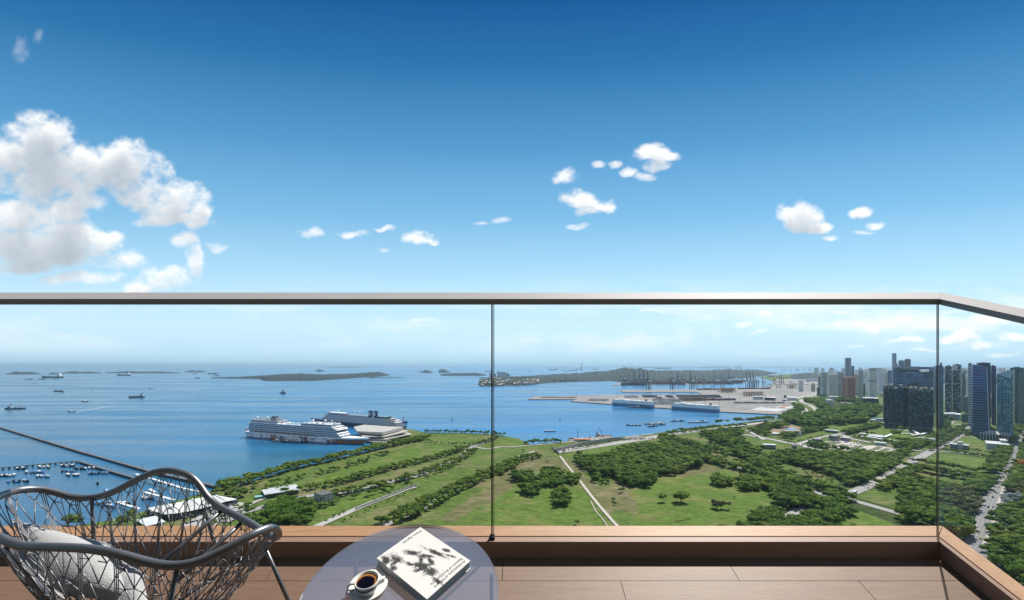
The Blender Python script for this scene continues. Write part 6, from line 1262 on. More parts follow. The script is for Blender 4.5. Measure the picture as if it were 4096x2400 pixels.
# ================================================================== CONTAINER PORT
Mcr = mat('crane steel blue grey', (.09, .11, .125), .6, var=.1, scale=.1); Mcy = mat('crane steel ochre', (.28, .21, .11), .6)
def sts(raised, m):
    t = thing('quay_crane', 'x', 'crane', (0, 0, 0)); b = MB()   # unit: 40 m to the portal beam
    for x in (-9, 9):
        for y in (-10, 10): MB().box(x - 1.6, x + 1.6, y - 1.6, y + 1.6, 0, 42).build('leg', m, t)
        b.tube([(x, -10, 14), (x, 10, 14)], .8, 4); b.tube([(x, -10, 14), (x, 10, 40)], .6, 4)
    for y in (-10, 10): b.tube([(-9, y, 14), (9, y, 14)], .9, 4); b.tube([(-9, y, 41), (9, y, 41)], .9, 4)
    b.build('portal_beams', m, t)
    MB().tube([(-3, 10, 42), (-3, 32, 42)], 1.1, 4).tube([(3, 10, 42), (3, 32, 42)], 1.1, 4).tube([(-3, -10, 42), (-3, 10, 42)], 1.1, 4).tube([(3, -10, 42), (3, 10, 42)], 1.1, 4).build('girder', m, t)
    MB().tube([(-8, -10, 42), (0, -8, 64)], 1.5, 4).tube([(8, -10, 42), (0, -8, 64)], 1.5, 4).tube([(0, -8, 64), (0, 30, 43)], 1.0, 4).build('apex_frame', m, t)
    MB().box(-6, 6, 6, 18, 43.2, 49).build('machine_house', Mhw, t)
    boom = MB()
    if raised:
        e = 98; boom.tube([(-3, -10, 43), (-3, -17, e)], 1.9, 4).tube([(3, -10, 43), (3, -17, e)], 1.9, 4)
        for k in range(9): z = 45 + k * 6.4; f_ = (z - 43) / (e - 43); boom.tube([(-3, -10 - 7 * f_, z), (3, -10 - 7 * (f_ + .1), z + 6)], .45, 4)
    else: boom.tube([(-3, -10, 43), (-3, -52, 45)], 1.7, 4).tube([(3, -10, 43), (3, -52, 45)], 1.7, 4).tube([(0, -8, 64), (0, -45, 46)], .5, 4)
    boom.build('boom', m, t); return t
cr = {('r', 0): sts(True, Mcr), ('r', 1): sts(True, Mcy), ('l', 0): sts(False, Mcr), ('l', 1): sts(False, Mcy)}; usedc = set()
CR = [('z3', 300, 408, 168, 'r', 0, 'far quay'), ('z3', 600, 402, 248, 'l', 0, ''), ('z3', 842, 400, 180, 'r', 0, ''), ('z3', 1548, 380, 184, 'r', 0, ''), ('z3', 1592, 380, 184, 'r', 0, ''), ('z3', 1632, 380, 184, 'r', 0, ''), ('z3', 1660, 376, 262, 'l', 0, ''), ('z3', 1748, 376, 228, 'r', 1, ''), ('z3', 1885, 348, 222, 'r', 1, ''), ('z3', 1970, 334, 210, 'l', 1, ''),
      ('z2', 2148, 396, 262, 'l', 0, ''), ('z3', 128, 346, 152, 'r', 0, ''), ('z3', 196, 346, 152, 'r', 0, ''), ('z3', 244, 346, 152, 'r', 0, ''), ('z3', 676, 342, 176, 'r', 0, ''), ('z3', 900, 338, 226, 'l', 1, ''), ('z3', 990, 338, 226, 'l', 1, ''), ('z3', 1134, 336, 178, 'r', 0, ''), ('z3', 1112, 300, 240, 'l', 1, ''), ('z3', 1208, 326, 194, 'r', 0, ''), ('z3', 1246, 322, 194, 'r', 0, ''), ('z3', 732, 340, 222, 'l', 1, ''), ('z3', 1322, 300, 152, 'r', 0, '')]
clab = ['quay crane with its boom raised, alone at the left of the near basin', 'quay crane with its boom lowered between two raised ones', 'quay crane with its boom raised at the middle of the near basin', 'raised boom crane, first in the tight group on the right', 'raised boom crane, second in the tight group on the right', 'raised boom crane, third in the tight group on the right', 'lowered boom crane ending the tight group on the right', 'ochre crane with a leaning boom right of the tight group', 'ochre crane behind the leaning one toward the far yards', 'ochre crane with a lowered boom farthest right',
        'lowered boom crane at the tip of the island port', 'raised boom crane, first of three on the island port', 'raised boom crane, second of three on the island port', 'raised boom crane, third of three on the island port', 'raised boom crane behind the middle of the basin', 'ochre lowered boom crane before the wooded hills', 'ochre lowered boom crane right of its twin', 'tall raised boom crane near the container ships', 'ochre crane hidden behind the tall raised one', 'raised boom crane, left of the far pair', 'raised boom crane, right of the far pair', 'ochre lowered boom crane left of its twins', 'lone leaning boom far behind the island port']
for (c, x, yb, yt, kd, col, _), lb in zip(CR, clab):
    p = W(c, x, yb); hpx = (yb - yt) * CROP[c][2]; hh = hpx * p.y / F; s_ = hh / (98 if kd == 'r' else 64); key = (kd, col)
    t = cr[key] if key not in usedc else dup(cr[key]); usedc.add(key); t.location = p; t.rotation_euler = (0, 0, math.pi + .25); t.scale = (s_ * .85, s_ * .85, s_); t['label'] = lb; t['group'] = 'container cranes of the port'
for k in range(14):    # cranes of the hazy terminal far behind
    x = 3142 + k * 17 + (k % 3) * 4; p = G(x, 1483.5 - .0); t = dup(cr[('r', 0)]); t.location = p; t.scale = (1.5, 1.5, 1.1 if k < 9 else .9); t.rotation_euler = (0, 0, .2); t['label'] = 'hazy far crane with raised boom on the horizon behind the white slab'; t['group'] = 'far cranes on the horizon'
def rtg():
    t = thing('gantry_crane', 'x', 'gantry crane', (0, 0, 0))
    for x in (-13, 13):
        for y in (-4, 4): MB().box(x - 1, x + 1, y - 1, y + 1, 0, 21).build('leg', Mcy, t)
    MB().box(-14, 14, -5, -3.4, 21.02, 23).box(-14, 14, 3.4, 5, 21.02, 23).build('beam', Mcy, t); MB().box(-3, 2, -3, 3, 21.02, 24).build('trolley', Mcy, t); return t
g0 = rtg(); ug = False
RT = [('z3', 1820, 382, 1.5), ('z3', 1938, 388, 1.5), ('z3', 2068, 392, 1.5), ('z3', 2100, 392, 1.5), ('z3', 2132, 390, 1.5), ('z3', 1100, 398, 1.1), ('z3', 1225, 392, 1.2)] + [('z3', 1200 + 24 * i, 432 + (i % 3) * 8, 1.3) for i in range(8)] + [('z3', 1515 + 22 * i, 488, 1.25) for i in range(10)] + [('z3', 715 + 34 * i, 552, 1.0) for i in range(9)]
for i, (c, x, y, s_) in enumerate(RT):
    t = dup(g0) if ug else g0; ug = True; t.location = W(c, x, y); t.scale = (s_, s_, s_ * 1.1); t.rotation_euler = (0, 0, .3)
    lb = 'ochre gantry crane standing alone at the back yard' if i < 5 else ('ochre gantry crane beside the container stacks' if i < 15 else ('ochre gantry crane in the long close row' if i < 25 else 'grey looking gantry crane among parked cars')); t['label'] = lb; t['group'] = lb + ' group'
def contm():
    m = bpy.data.materials.new('stacked containers'); m.use_nodes = True; t = m.node_tree; b = t.nodes['Principled BSDF']; b.inputs['Roughness'].default_value = .6
    tcn = N(t, 'ShaderNodeTexCoord'); s = N(t, 'ShaderNodeSeparateXYZ'); t.links.new(tcn.outputs['Object'], s.inputs[0]); oi = N(t, 'ShaderNodeObjectInfo'); cc = N(t, 'ShaderNodeCombineXYZ')
    for i, d in enumerate((12.4, 2.6, 2.65)): t.links.new(mth(t, 'FLOOR', mth(t, 'DIVIDE', mth(t, 'ADD', s.outputs[i], .03 + (0 if i == 2 else 620)), d)), cc.inputs[i])
    w_ = N(t, 'ShaderNodeTexWhiteNoise', noise_dimensions='4D'); t.links.new(cc.outputs[0], w_.inputs['Vector']); t.links.new(oi.outputs['Random'], w_.inputs['W'])
    t.links.new(ramp(t, w_.outputs['Value'], [(0, (.20, .05, .035)), (.28, (.03, .06, .11)), (.5, (.15, .07, .045)), (.66, (.07, .08, .09)), (.82, (.24, .23, .22)), (.9, (.03, .05, .07))], 'CONSTANT'), b.inputs['Base Color']); return m
Mct = contm(); cst = []
for (lx, ly, lz) in ((74.4, 15.6, 13.2), (49.6, 15.6, 7.95), (99.2, 20.8, 10.6)): cst.append(MB().box(-lx / 2, lx / 2, -ly / 2, ly / 2, 0, lz))
cm = [c.build('container_stack', Mct) for c in cst]; uc = [0, 0, 0]; rc = random.Random(6)
for (c, x0, x1, y, n, lb) in [('z3', 915, 1180, 408, 7, 'block of rust and blue containers on the near quay behind the basin'), ('z3', 1210, 1370, 412, 5, 'block of mixed containers under the gantry cranes'), ('z3', 1440, 1820, 398, 10, 'block of mixed containers along the right basin'), ('z3', 1040, 1240, 540, 5, 'block of orange and blue containers beside the car rows'),
                             ('z3', 10, 760, 338, 14, 'block of containers on the island port, front row'), ('z3', 780, 1360, 332, 11, 'block of containers on the island port, right row'), ('z3', 30, 1480, 322, 22, 'block of containers on the island port, middle row'), ('z3', 0, 1500, 308, 20, 'block of containers on the island port, back row'), ('z2', 2110, 2480, 394, 6, 'block of containers at the left tip of the island port')]:
    for i in range(n):
        k = rc.randrange(3); p = W(c, x0 + (x1 - x0) * (i + .5) / n, y); t = cm[k] if not uc[k] else cm[k].copy()
        if uc[k]: COL.objects.link(t)
        uc[k] = 1; t.location = p; t.rotation_euler = (0, 0, rc.choice((0, 0, .1))); s_ = min(2.2, (x1 - x0) * CROP[c][2] * p.y / F / n / 85); t.scale = (s_, 2.0, 2.2 if 'island' in lb else 1.2); tag(t, lb, 'container stack', lb + ' group')
for (x0, y0, x1, y1, w_, cl, lb) in [(1610, 668, 1740, 632, 26, 0, 'white pipe stack in the left row on the quay'), (1700, 676, 1830, 644, 45, 0, 'broad white pipe field in the middle on the quay'), (1840, 684, 1985, 648, 55, 0, 'broad white pipe field on the right of the quay'), (1960, 640, 2040, 612, 30, 1, 'rust brown pipe stack behind the white pipe fields'), (2040, 645, 2100, 618, 26, 0, 'short white pipe stack next to the rusty one'), (1900, 636, 1990, 612, 16, 0, 'thin white pipe row behind the middle field'), (1990, 690, 2090, 655, 14, 2, 'dark pipe row at the right end of the quay'), (900, 576, 985, 562, 20, 0, 'white pipe row behind the near car carrier')]:
    a, b = W('z3', x0, y0), W('z3', x1, y1); d = b - a; t = MB(); an = math.atan2(d.y, d.x); nn = max(3, int(w_ / 4))
    for i in range(nn): t.obox((0, -w_ / 2 + w_ * (i + .5) / nn, 0), d.length, w_ / nn * .82, 2.2)
    o = t.build('pipe_stack', [mat('pale pipes', (.52, .52, .50), .8, var=.2, scale=.1), mat('rusty pipes', (.36, .17, .09), .8), Mgry][cl], None, False, (a + b) / 2); o.rotation_euler = (0, 0, an); tag(o, lb, 'pipe stack')
lowb('warehouse', 'white port warehouse with tall dark doors', 'z3', 1612, 1740, 488, 532, 40, .05, facade('warehouse doors', (.60, .62, .64), (.10, .11, .13), 40, 16, .3, .35, lit=0), M_white, 'warehouse')
lowb('warehouse', 'dark fronted port office with a white flat roof', 'z3', 1755, 1902, 500, 542, 40, -.2, Fdark, M_white, 'warehouse'); lowb('warehouse', 'white port shed by the elevated road', 'z3', 2040, 2172, 498, 545, 50, .1, Fw, M_white, 'warehouse')
lowb('warehouse', 'small brown port building behind the white shed', 'z3', 2000, 2035, 474, 508, 20, 0, Fmar, M_conc, 'warehouse'); lowb('warehouse', 'small blue grey hut below the brown port building', 'z3', 1982, 2032, 528, 550, 20, 0, Fblue, M_roofw, 'warehouse'); lowb('warehouse', 'long white warehouse right of the lone white slab tower', 'z3', 2280, 2430, 262, 300, 60, 0, Fw, M_roofw, 'warehouse')
lowb('warehouse', 'small grey office among the parked export cars', 'z3', 385, 470, 495, 515, 16, 0, Fgreyb, M_roofw, 'warehouse')
rw = random.Random(31)
for i in range(26):
    x = rw.uniform(1900, 2420) if i > 8 else rw.uniform(1760, 2080); y = rw.uniform(300, 345) if i > 8 else rw.uniform(232, 252)
    if 2180 < x < 2260: continue
    lowb('industrial_shed', 'pale industrial shed in the hazy yards behind the port' if i > 8 else 'white storage building beside the far river mouth', 'z3', x, x + rw.uniform(20, 70), y - 8, y, 30, rw.uniform(-.2, .3), Fgreyb if i % 3 else Fbeige, M_grayroof if i % 2 else M_roofw, 'shed', group='sheds of the yards behind the port' if i > 8 else 'storage buildings beside the river mouth')
for i in range(18):    # white tanks on the refinery island
    x = rw.uniform(955, 1320); p = G(*px('z3', x, 136)); o = MB().cyl((0, 0, 0), 90, 70, 14).build('storage_tank', M_white, None, False, p); tag(o, 'white storage tank on the hazy refinery island', 'tank', 'refinery tanks near the horizon')
for i in range(7):
    p = G(*px('z3', 1390 + i * 13, 138)); o = MB().cyl((0, 0, 0), 14, 230 - 30 * (i % 3), 8, 8).build('chimney', M_conc, None, False, p); tag(o, 'thin hazy refinery chimney near the horizon', 'chimney', 'refinery chimneys near the horizon')
def mast(label, c, x, yb, yt, group=None, n='light_mast'):
    p = W(c, x, yb); hh = (yb - yt) * CROP[c][2] * p.y / F; t = thing(n, label, 'light mast', p, 0, group); MB().cyl((0, 0, 0), .9, hh, 6, .5).build('pole', Mgry, t); MB().box(-2.6, 2.6, -2.6, 2.6, hh, hh + 1.8).build('lamp_ring', Mgry, t); return t
for (c, x, yb, yt) in (('z2', 835, 560, 455), ('z2', 1460, 600, 475), ('z2', 2052, 575, 475), ('z2', 2418, 478, 370), ('z3', 455, 510, 440), ('z3', 602, 552, 432), ('z3', 1190, 605, 530), ('z3', 1310, 575, 500), ('z3', 440, 580, 470), ('z3', 1440, 530, 450), ('z3', 1712, 470, 400), ('z3', 918, 400, 330), ('z3', 1430, 400, 330), ('z3', 2060, 610, 540), ('z3', 1770, 555, 470)):
    mast('tall thin floodlight mast on the port quays', c, x, yb, yt, 'floodlight masts of the port')
# radio tower and housing on the resort island
p = W('z2', 1535, 222); p.z = 60; t = thing('radio_tower', 'red and white lattice radio tower on the wooded island ridge', 'tower', p); hh = (222 - 97) * .2778 * p.y / F
for i in range(6): MB().cyl((0, 0, hh * i / 6), 16 - i * 2.2, hh / 6 - .05, 4, 16 - (i + 1) * 2.2).build('lattice_section', [mat('red steel', (.42, .05, .04), .4), M_white][i % 2], t)
MB().cyl((0, 0, hh * .72), 22, 14, 8).build('platform', M_white, t)
for i, (x0, x1, yt) in enumerate(((205, 250, 218), (262, 300, 232), (318, 352, 203), (354, 380, 216), (382, 404, 208), (406, 428, 212), (430, 452, 216), (454, 480, 222), (482, 508, 240), (320, 350, 262), (270, 312, 268))):
    a = px('z2', x0, yt); b = px('z2', x1, 292 + (i % 2) * 6 + (10 if i > 8 else 0)); tower('seaside_tower', 'pale seaside apartment tower clustered on the tip of the wooded island', a[0], b[0], a[1], b[1], 30, .2, Fgrid if i % 2 else Fw, M_roofw, 'apartment block', 'seaside apartment towers')
hb = [];
for k in range(3):
    t = thing('villa', 'x', 'house', (0, 0, 0)); MB().box(-9, 9, -6, 6, 0, 7).build('walls', [mat('villa white', (.38, .39, .40), .7), mat('villa cream', (.34, .32, .28), .7), M_conc][k], t); MB().prism([(-9.8, -6.8), (9.8, -6.8), (9.8, 6.8), (-9.8, 6.8)], 7.02, 7.3).add([(-9.8, -6.8, 7.3), (9.8, -6.8, 7.3), (9.8, 6.8, 7.3), (-9.8, 6.8, 7.3), (-9.8, 0, 11), (9.8, 0, 11)], [(0, 1, 5, 4), (2, 3, 4, 5), (1, 2, 5), (3, 0, 4)]).build('roof', [mat('clay roof', (.20, .12, .09), .8), mat('slate roof', (.14, .15, .16), .8), M_grayroof][k], t); hb.append([t, 0])
rh = random.Random(77)
for i in range(170):
    u = rh.random(); x = 70 + u * 860; y = rh.uniform(312 if x < 600 else 335, 408 - max(0, x - 500) * .06); k = rh.randrange(3)
    t = hb[k][0] if not hb[k][1] else dup(hb[k][0]); hb[k][1] = 1; p = W('z2', x, y); s_ = rh.uniform(1.0, 2.0); t.location = (p.x, p.y, 4 + max(0, (400 - y)) * .12); t.rotation_euler = (0, 0, rh.uniform(-.5, .5)); t.scale = (s_, s_, s_ * 1.2)
    t['label'] = ('white walled villa', 'cream walled villa', 'grey walled villa')[k] + ' among the trees on the tip of the wooded island'; t['group'] = ('white', 'cream', 'grey')[k] + ' villas on the wooded island'
# expressway retaining wall, tunnel frames, sign gantries, building pier
def wallp(name, label, c, pts, h, th, m):
    path = [W(c, a, b) for a, b in pts]; o0 = path[0].copy(); vs = []
    for p in path: q = p - o0; vs += [(q.x, q.y, 0), (q.x, q.y, h), (q.x, q.y + th, h), (q.x, q.y + th, 0)]
    k = len(path); fs = [(0, 1, 2, 3), (4 * k - 1, 4 * k - 2, 4 * k - 3, 4 * k - 4)]
    for i in range(k - 1): a, b = 4 * i, 4 * i + 4; fs += [(a, b, b + 1, a + 1), (a + 1, b + 1, b + 2, a + 2), (a + 2, b + 2, b + 3, a + 3)]
    return tag(MB().add(vs, fs).build(name, m, None, False, o0), label, 'wall')
wallp('retaining_wall', 'long grey retaining wall beside the sunken expressway', 'c3', [(385, 775), (600, 722), (760, 695), (900, 678)], 9, 2, M_conc)
wallp('retaining_wall', 'pale concrete end wall closing the sunken expressway', 'c3', [(372, 742), (425, 790)], 6, 3, M_conc)
wallp('retaining_wall', 'pale low wall at the tunnel mouth above the tree avenue', 'c3', [(255, 765), (292, 822)], 4, 3, M_conc)
wallp('retaining_wall', 'pale wall beside the ramp in the left meadow', 'c2', [(620, 952), (800, 880), (940, 822), (985, 808)], 5, 1.5, M_conc)
for i in range(7):
    x = 895 + i * 17; p = W('c3', x, 686 - i * 1.6); t = thing('tunnel_frame', 'white slanting steel frame over the expressway tunnel mouth', 'frame', p, .9, 'white frames over the tunnel mouth'); MB().box(-.6, .6, -13, 13, 6.02, 7).build('beam', M_white, t); MB().box(-.6, .6, -13, -12, 0, 6).build('post', M_conc, t); MB().box(-.6, .6, 12, 13, 0, 6).build('post', M_conc, t)
for (c, x, y, lb) in (('c3', 1295, 622, 'green overhead road sign on the shore road, left one'), ('c3', 1548, 596, 'green overhead road sign on the shore road, right one'), ('z6', 628, 250, 'green overhead road sign across the curving expressway')):
    p = W(c, x, y); t = thing('sign_gantry', lb, 'road sign', p, .35); MB().box(-13, 13, -.4, .4, 8, 9).build('beam', M_conc, t); MB().box(-13, -12.3, -.4, .4, 0, 8).build('post', M_conc, t); MB().box(12.3, 13, -.4, .4, 0, 8).build('post', M_conc, t); MB().box(-11, 8, -.9, -.45, 6.2, 11.5).build('sign_board', mat('road sign green', (.02, .20, .13), .5), t)
lowb('site_shed', 'orange red roofed sheds on the building pier', 'c3', 535, 652, 676, 696, 16, .1, Fcream, mat('orange roof', (.48, .20, .10), .7), 'shed')
for (c, x, yb, yt, lean, lb) in (('c3', 560, 680, 602, 0, 'tall upright piling rig on the building pier'), ('c3', 742, 662, 592, -1, 'crawler crane with a slanting boom on the building pier'), ('c3', 647, 672, 637, 0, 'short piling rig in the middle of the building pier')):
    p = W(c, x, yb); hh = (yb - yt) * CROP[c][2] * p.y / F; t = thing('crawler_crane', lb, 'crane', p); MB().box(-3, 3, -2, 2, 0, 3.4).build('cab', mat('machine orange', (.5, .2, .05), .6), t); MB().tube([(0, 0, 3), (lean * hh * .45, 0, hh)], .7, 4).build('boom', Mgry, t)
worker('work_barge', 'white and orange work barge at the building pier', 'barge', W0('c3', 690, 664), W0('c3', 800, 660), 16, 4, Mred, 'aft', .8)
rj = random.Random(5)
for i in range(16):
    p = W('c3', rj.uniform(500, 800), rj.uniform(672, 684)); o = MB().obox((0, 0, 0), rj.uniform(4, 12), rj.uniform(3, 6), rj.uniform(2, 4), rj.uniform(0, 3)).build('site_crate', [M_white, Mgry, Mred][i % 3], None, False, p); tag(o, ('white', 'dark', 'rust red')[i % 3] + ' store container on the building pier', 'container', ('white', 'dark', 'rust red')[i % 3] + ' containers on the building pier')
# playground like red frame, orange organ pipes, blue tarps
p = W('z3', 1660, 905); t = thing('slide', 'red and white slanting steel frame beside the shore road', 'frame', p); MB().tube([(-30, 0, 0), (30, 0, 26)], 2, 5).tube([(-20, 6, 0), (34, 6, 24)], 1.6, 5).build('chute', mat('red steel', (.42, .05, .04), .4), t); MB().tube([(-5, 0, 0), (8, 0, 17)], 1, 4).tube([(25, 0, 0), (22, 0, 22)], 1, 4).build('support', M_white, t)
for i in range(5):
    p = W('i1', 998 + i * 12, 388 - (i % 2) * 5); o = MB().cyl((0, 0, 0), 2.2, 24 - (i % 3) * 2, 12).build('orange_tube', mat('orange tube', (.55, .20, .02), .4), None, False, p); tag(o, 'tall orange cylinder in the garden cluster at the right edge', 'cylinder', 'orange cylinders in the garden')
for (c, x, y, lb) in (('z6', 1295, 718, 'blue tarpaulin covered heap left beside the beds'), ('z6', 1405, 715, 'blue tarpaulin covered heap right beside the beds'), ('i1', 190, 300, 'blue sheeted box beside the tree lined avenue'), ('i1', 101, 286, 'small blue sheeted box farther left on the avenue')):
    tag(MB().prism([(-4, -3), (4, -3), (4, 3), (-4, 3)], 0, 2.6).add([(-4, -3, 2.6), (4, -3, 2.6), (4, 3, 2.6), (-4, 3, 2.6), (0, 0, 3.6)], [(0, 1, 4), (1, 2, 4), (2, 3, 4), (3, 0, 4)]).build('tarpaulin', mat('blue tarpaulin', (.02, .10, .42), .5), None, False, W(c, x, y)), lb, 'tarpaulin')
for i in range(12):
    p = W('z6', rj.uniform(1470, 1640), rj.uniform(735, 775)); tag(MB().cyl((0, 0, 0), rj.uniform(1.5, 3), rj.uniform(2, 4), 8).build('white_sack', M_white, None, False, p), 'white wrapped bulk sack on the pale yard by the planting beds', 'sack', 'white sacks on the yard')
for i in range(14):
    p = W('i1', rj.uniform(580, 665), rj.uniform(840, 935)); k = i % 3; tag(MB().obox((0, 0, 0), rj.uniform(2, 7), rj.uniform(1, 3), rj.uniform(.8, 2.5), rj.uniform(0, 3)).build('building_material', [M_soil, M_white, mat('machine orange', (.5, .2, .05), .6)][k], None, False, p), ('brown', 'white', 'orange')[k] + ' stack of material on the roadworks strip', 'material', ('brown', 'white', 'orange')[k] + ' stacks on the roadworks strip')
area('roadworks', 'i1', [(560, 960), (600, 860), (640, 800), (690, 760), (650, 900), (600, 970)], M_soil)
for i in range(16): p = W('z6', 900 + i * 16, 862 + i * 2.9); tag(MB().obox((0, 0, 0), 3.6, .9, 1.1, -.3).build('barrier', [mat('barrier orange', (.6, .16, .05), .6), M_white][i % 2], None, False, p), ('orange', 'white')[i % 2] + ' plastic barrier lined up beside the wood', 'barrier', ('orange', 'white')[i % 2] + ' barriers beside the wood')
# ================================================================== VEGETATION
def tree_mat(name, a, b, c):
    m = bpy.data.materials.new(name); m.use_nodes = True; t = m.node_tree; bs = t.nodes['Principled BSDF']; bs.inputs['Roughness'].default_value = .8; bs.inputs['Specular IOR Level'].default_value = .15
    at = N(t, 'ShaderNodeAttribute', attribute_name='tint'); oi = N(t, 'ShaderNodeObjectInfo')
    g = mth(t, 'ADD', mth(t, 'MULTIPLY', at.outputs['Fac'], .75), mth(t, 'MULTIPLY', oi.outputs['Random'], .25))
    t.links.new(ramp(t, g, [(.1, a), (.5, b), (.9, c)]), bs.inputs['Base Color'])
    tr = N(t, 'ShaderNodeBsdfTranslucent'); t.links.new(ramp(t, g, [(.1, a), (.9, c)]), tr.inputs[0]); mx = N(t, 'ShaderNodeMixShader'); mx.inputs[0].default_value = .38
    t.links.new(bs.outputs[0], mx.inputs[1]); t.links.new(tr.outputs[0], mx.inputs[2]); t.links.new(mx.outputs[0], t.nodes['Material Output'].inputs[0]); return m
M_leaf = tree_mat('dark foliage', (.030, .080, .018), (.085, .160, .024), (.22, .28, .045))
M_leafb = tree_mat('bright foliage', (.045, .10, .014), (.085, .165, .022), (.16, .25, .035))
M_leafs = tree_mat('silver foliage', (.16, .20, .19), (.28, .33, .32), (.40, .44, .42))
M_bark = mat('bark', (.09, .075, .06), .95, var=.2, scale=2)
import bmesh
_bm = bmesh.new(); bmesh.ops.create_icosphere(_bm, subdivisions=2, radius=1); ICO1 = (np.array([v.co[:] for v in _bm.verts]), np.array([[v.index for v in f.verts] for f in _bm.faces])); _bm.free()
_bm = bmesh.new(); bmesh.ops.create_icosphere(_bm, subdivisions=1, radius=1); ICO0 = (np.array([v.co[:] for v in _bm.verts]), np.array([[v.index for v in f.verts] for f in _bm.faces])); _bm.free()
def crown_np(rs, lobes, ico, leaves, flat, lr=(.30, .46), zc=.0):
    V = []; Fc = []; Tn = []; o = 0
    for _ in range(lobes):
        a = rs.uniform(0, 2 * math.pi); r = math.sqrt(rs.uniform(0, 1)) * .66; c = np.array([r * math.cos(a), r * math.sin(a), flat * rs.uniform(-.35, .55) * (1 - r * .6)]); R = rs.uniform(*lr)
        nv = ico[0]; disp = 1 + rs.uniform(-.28, .28, len(nv)); v = nv * disp[:, None] * R * np.array([1, 1, .72]) + c
        V.append(v); Fc.append(ico[1] + o); o += len(v); Tn.append(np.clip(rs.uniform(.1, .85) + rs.uniform(-.15, .15, len(ico[1])), 0, 1))
    L = []
    base = np.concatenate(V)
    for _ in range(leaves):
        p = base[rs.randint(len(base))] * rs.uniform(.95, 1.14); s = rs.uniform(.07, .16); q = rs.normal(size=(3, 3)) * s * np.array([1, 1, .6]); L.append(p + q)
    if L: L = np.array(L).reshape(-1, 3); V.append(L); Fc.append(np.arange(len(L)).reshape(-1, 3) + o); Tn.append(rs.uniform(.1, 1, len(L) // 3))
    return np.concatenate(V), np.concatenate(Fc), np.concatenate(Tn)
def np_mesh(name, V, Fc, Tn, m, smooth=False):
    me = bpy.data.meshes.new(name); n = len(Fc); me.vertices.add(len(V)); me.vertices.foreach_set('co', np.ascontiguousarray(V, np.float32).ravel()); me.loops.add(n * 3); me.loops.foreach_set('vertex_index', np.ascontiguousarray(Fc, np.int32).ravel())
    me.polygons.add(n); me.polygons.foreach_set('loop_start', np.arange(0, n * 3, 3, dtype=np.int32)); me.polygons.foreach_set('loop_total', np.full(n, 3, np.int32)); me.materials.append(m)
    if Tn is not None: at = me.attributes.new('tint', 'FLOAT', 'FACE'); at.data.foreach_set('value', np.ascontiguousarray(Tn, np.float32))
    me.update(); me.validate(); return me
rs = np.random.RandomState(5)
TREES = []      # x, y, crown radius, height, kind, area
def inframe(x, y):
    if y < 60: return False
    a, b = project((x, y, GZ + 6)); lim = 2112 if a < 3768 else 2112 + (a - 3768) * .75
    return -700 < a < 4900 and b < lim + 420
def seen(x, y):
    a, b = project((x, y, GZ + 6)); return -40 < a < 4140 and b < 2112 + max(0, a - 3768) * .75 + 30
def add_tree(x, y, r, kind, areaname, h=None):
    r *= 1.12
    if inframe(x, y): TREES.append((x, y, r, h or r * rs.uniform(1.25, 1.6), kind, areaname))
def row(c, pts, sp, offs, r, kind, nm, jit=.25, skip=.06):
    path = smooth_path([W(c, a, b) for a, b in pts], 4)
    for off in offs:
        acc = 0
        for a, b in zip(path, path[1:]):
            d = b - a; Ls = d.length
            if Ls < 1e-3: continue
            t = d / Ls; n = Vector((-t.y, t.x, 0)); s = -acc
            while s < Ls:
                if s >= 0 and rs.rand() > skip:
                    p = a + t * (s + rs.uniform(-jit, jit) * sp) + n * (off + rs.uniform(-jit, jit) * sp * .5); add_tree(p.x, p.y, r * rs.uniform(.75, 1.25), kind, nm)
                s += sp
            acc = (acc + Ls) % sp
def pin(poly, x, y):
    ins = False; n = len(poly)
    for i in range(n):
        x1, y1 = poly[i]; x2, y2 = poly[(i + 1) % n]
        if (y1 > y) != (y2 > y) and x < (x2 - x1) * (y - y1) / (y2 - y1) + x1: ins = not ins
    return ins
def wood_(c, pts, sp, r, kind, nm, density=1.0):
    poly = [(W(c, a, b).x, W(c, a, b).y) for a, b in pts]; xs = [p[0] for p in poly]; ys = [p[1] for p in poly]; y = min(ys)
    while y < max(ys):
        x = min(xs)
        while x < max(xs):
            jx, jy = x + rs.uniform(-.5, .5) * sp, y + rs.uniform(-.5, .5) * sp
            if pin(poly, jx, jy) and rs.rand() < density: add_tree(jx, jy, r * rs.uniform(.65, 1.35), kind if rs.rand() < .85 else ('b' if kind == 'd' else 'd'), nm)
            x += sp
        y += sp
def single(c, x, y, r, kind, nm, h=None): p = W(c, x, y); add_tree(p.x, p.y, r, kind, nm, h)
# coast belt and avenues
row('p', [(895, 1955), (1000, 1934), (1156, 1884), (1338, 1842), (1474, 1808), (1560, 1788), (1640, 1772), (1720, 1755)], 10, (-4, 6, 15), 8, 'd', 'dark tree in the belt along the left shore')
row('c2', [(130, 800), (400, 745), (560, 700), (700, 660), (830, 610)], 13, (0, 8), 6, 'd', 'dark tree behind the shore belt', skip=.3)
row('c2', [(360, 830), (560, 790), (800, 720), (960, 680), (1120, 640), (1290, 585)], 9, (0, 10), 6.5, 'd', 'tree in the hedge like row above the avenue')
row('c2', [(430, 870), (640, 835), (850, 780), (1000, 735), (1200, 665), (1310, 600)], 10, (-2, -13), 6.5, 'd', 'tree lining the left side of the curving avenue', skip=.15)
row('c2', [(500, 890), (700, 850), (880, 790), (1080, 725), (1230, 660)], 13, (-14,), 6, 'b', 'tree lining the right side of the curving avenue', skip=.25)
row('c2', [(1040, 490), (1200, 492), (1380, 498), (1500, 510)], 10, (0, 8), 6, 'd', 'tree along the headland shore')
row('c2', [(1000, 540), (1180, 560), (1330, 560), (1400, 540)], 12, (0,), 5, 'b', 'young tree around the headland lawn')
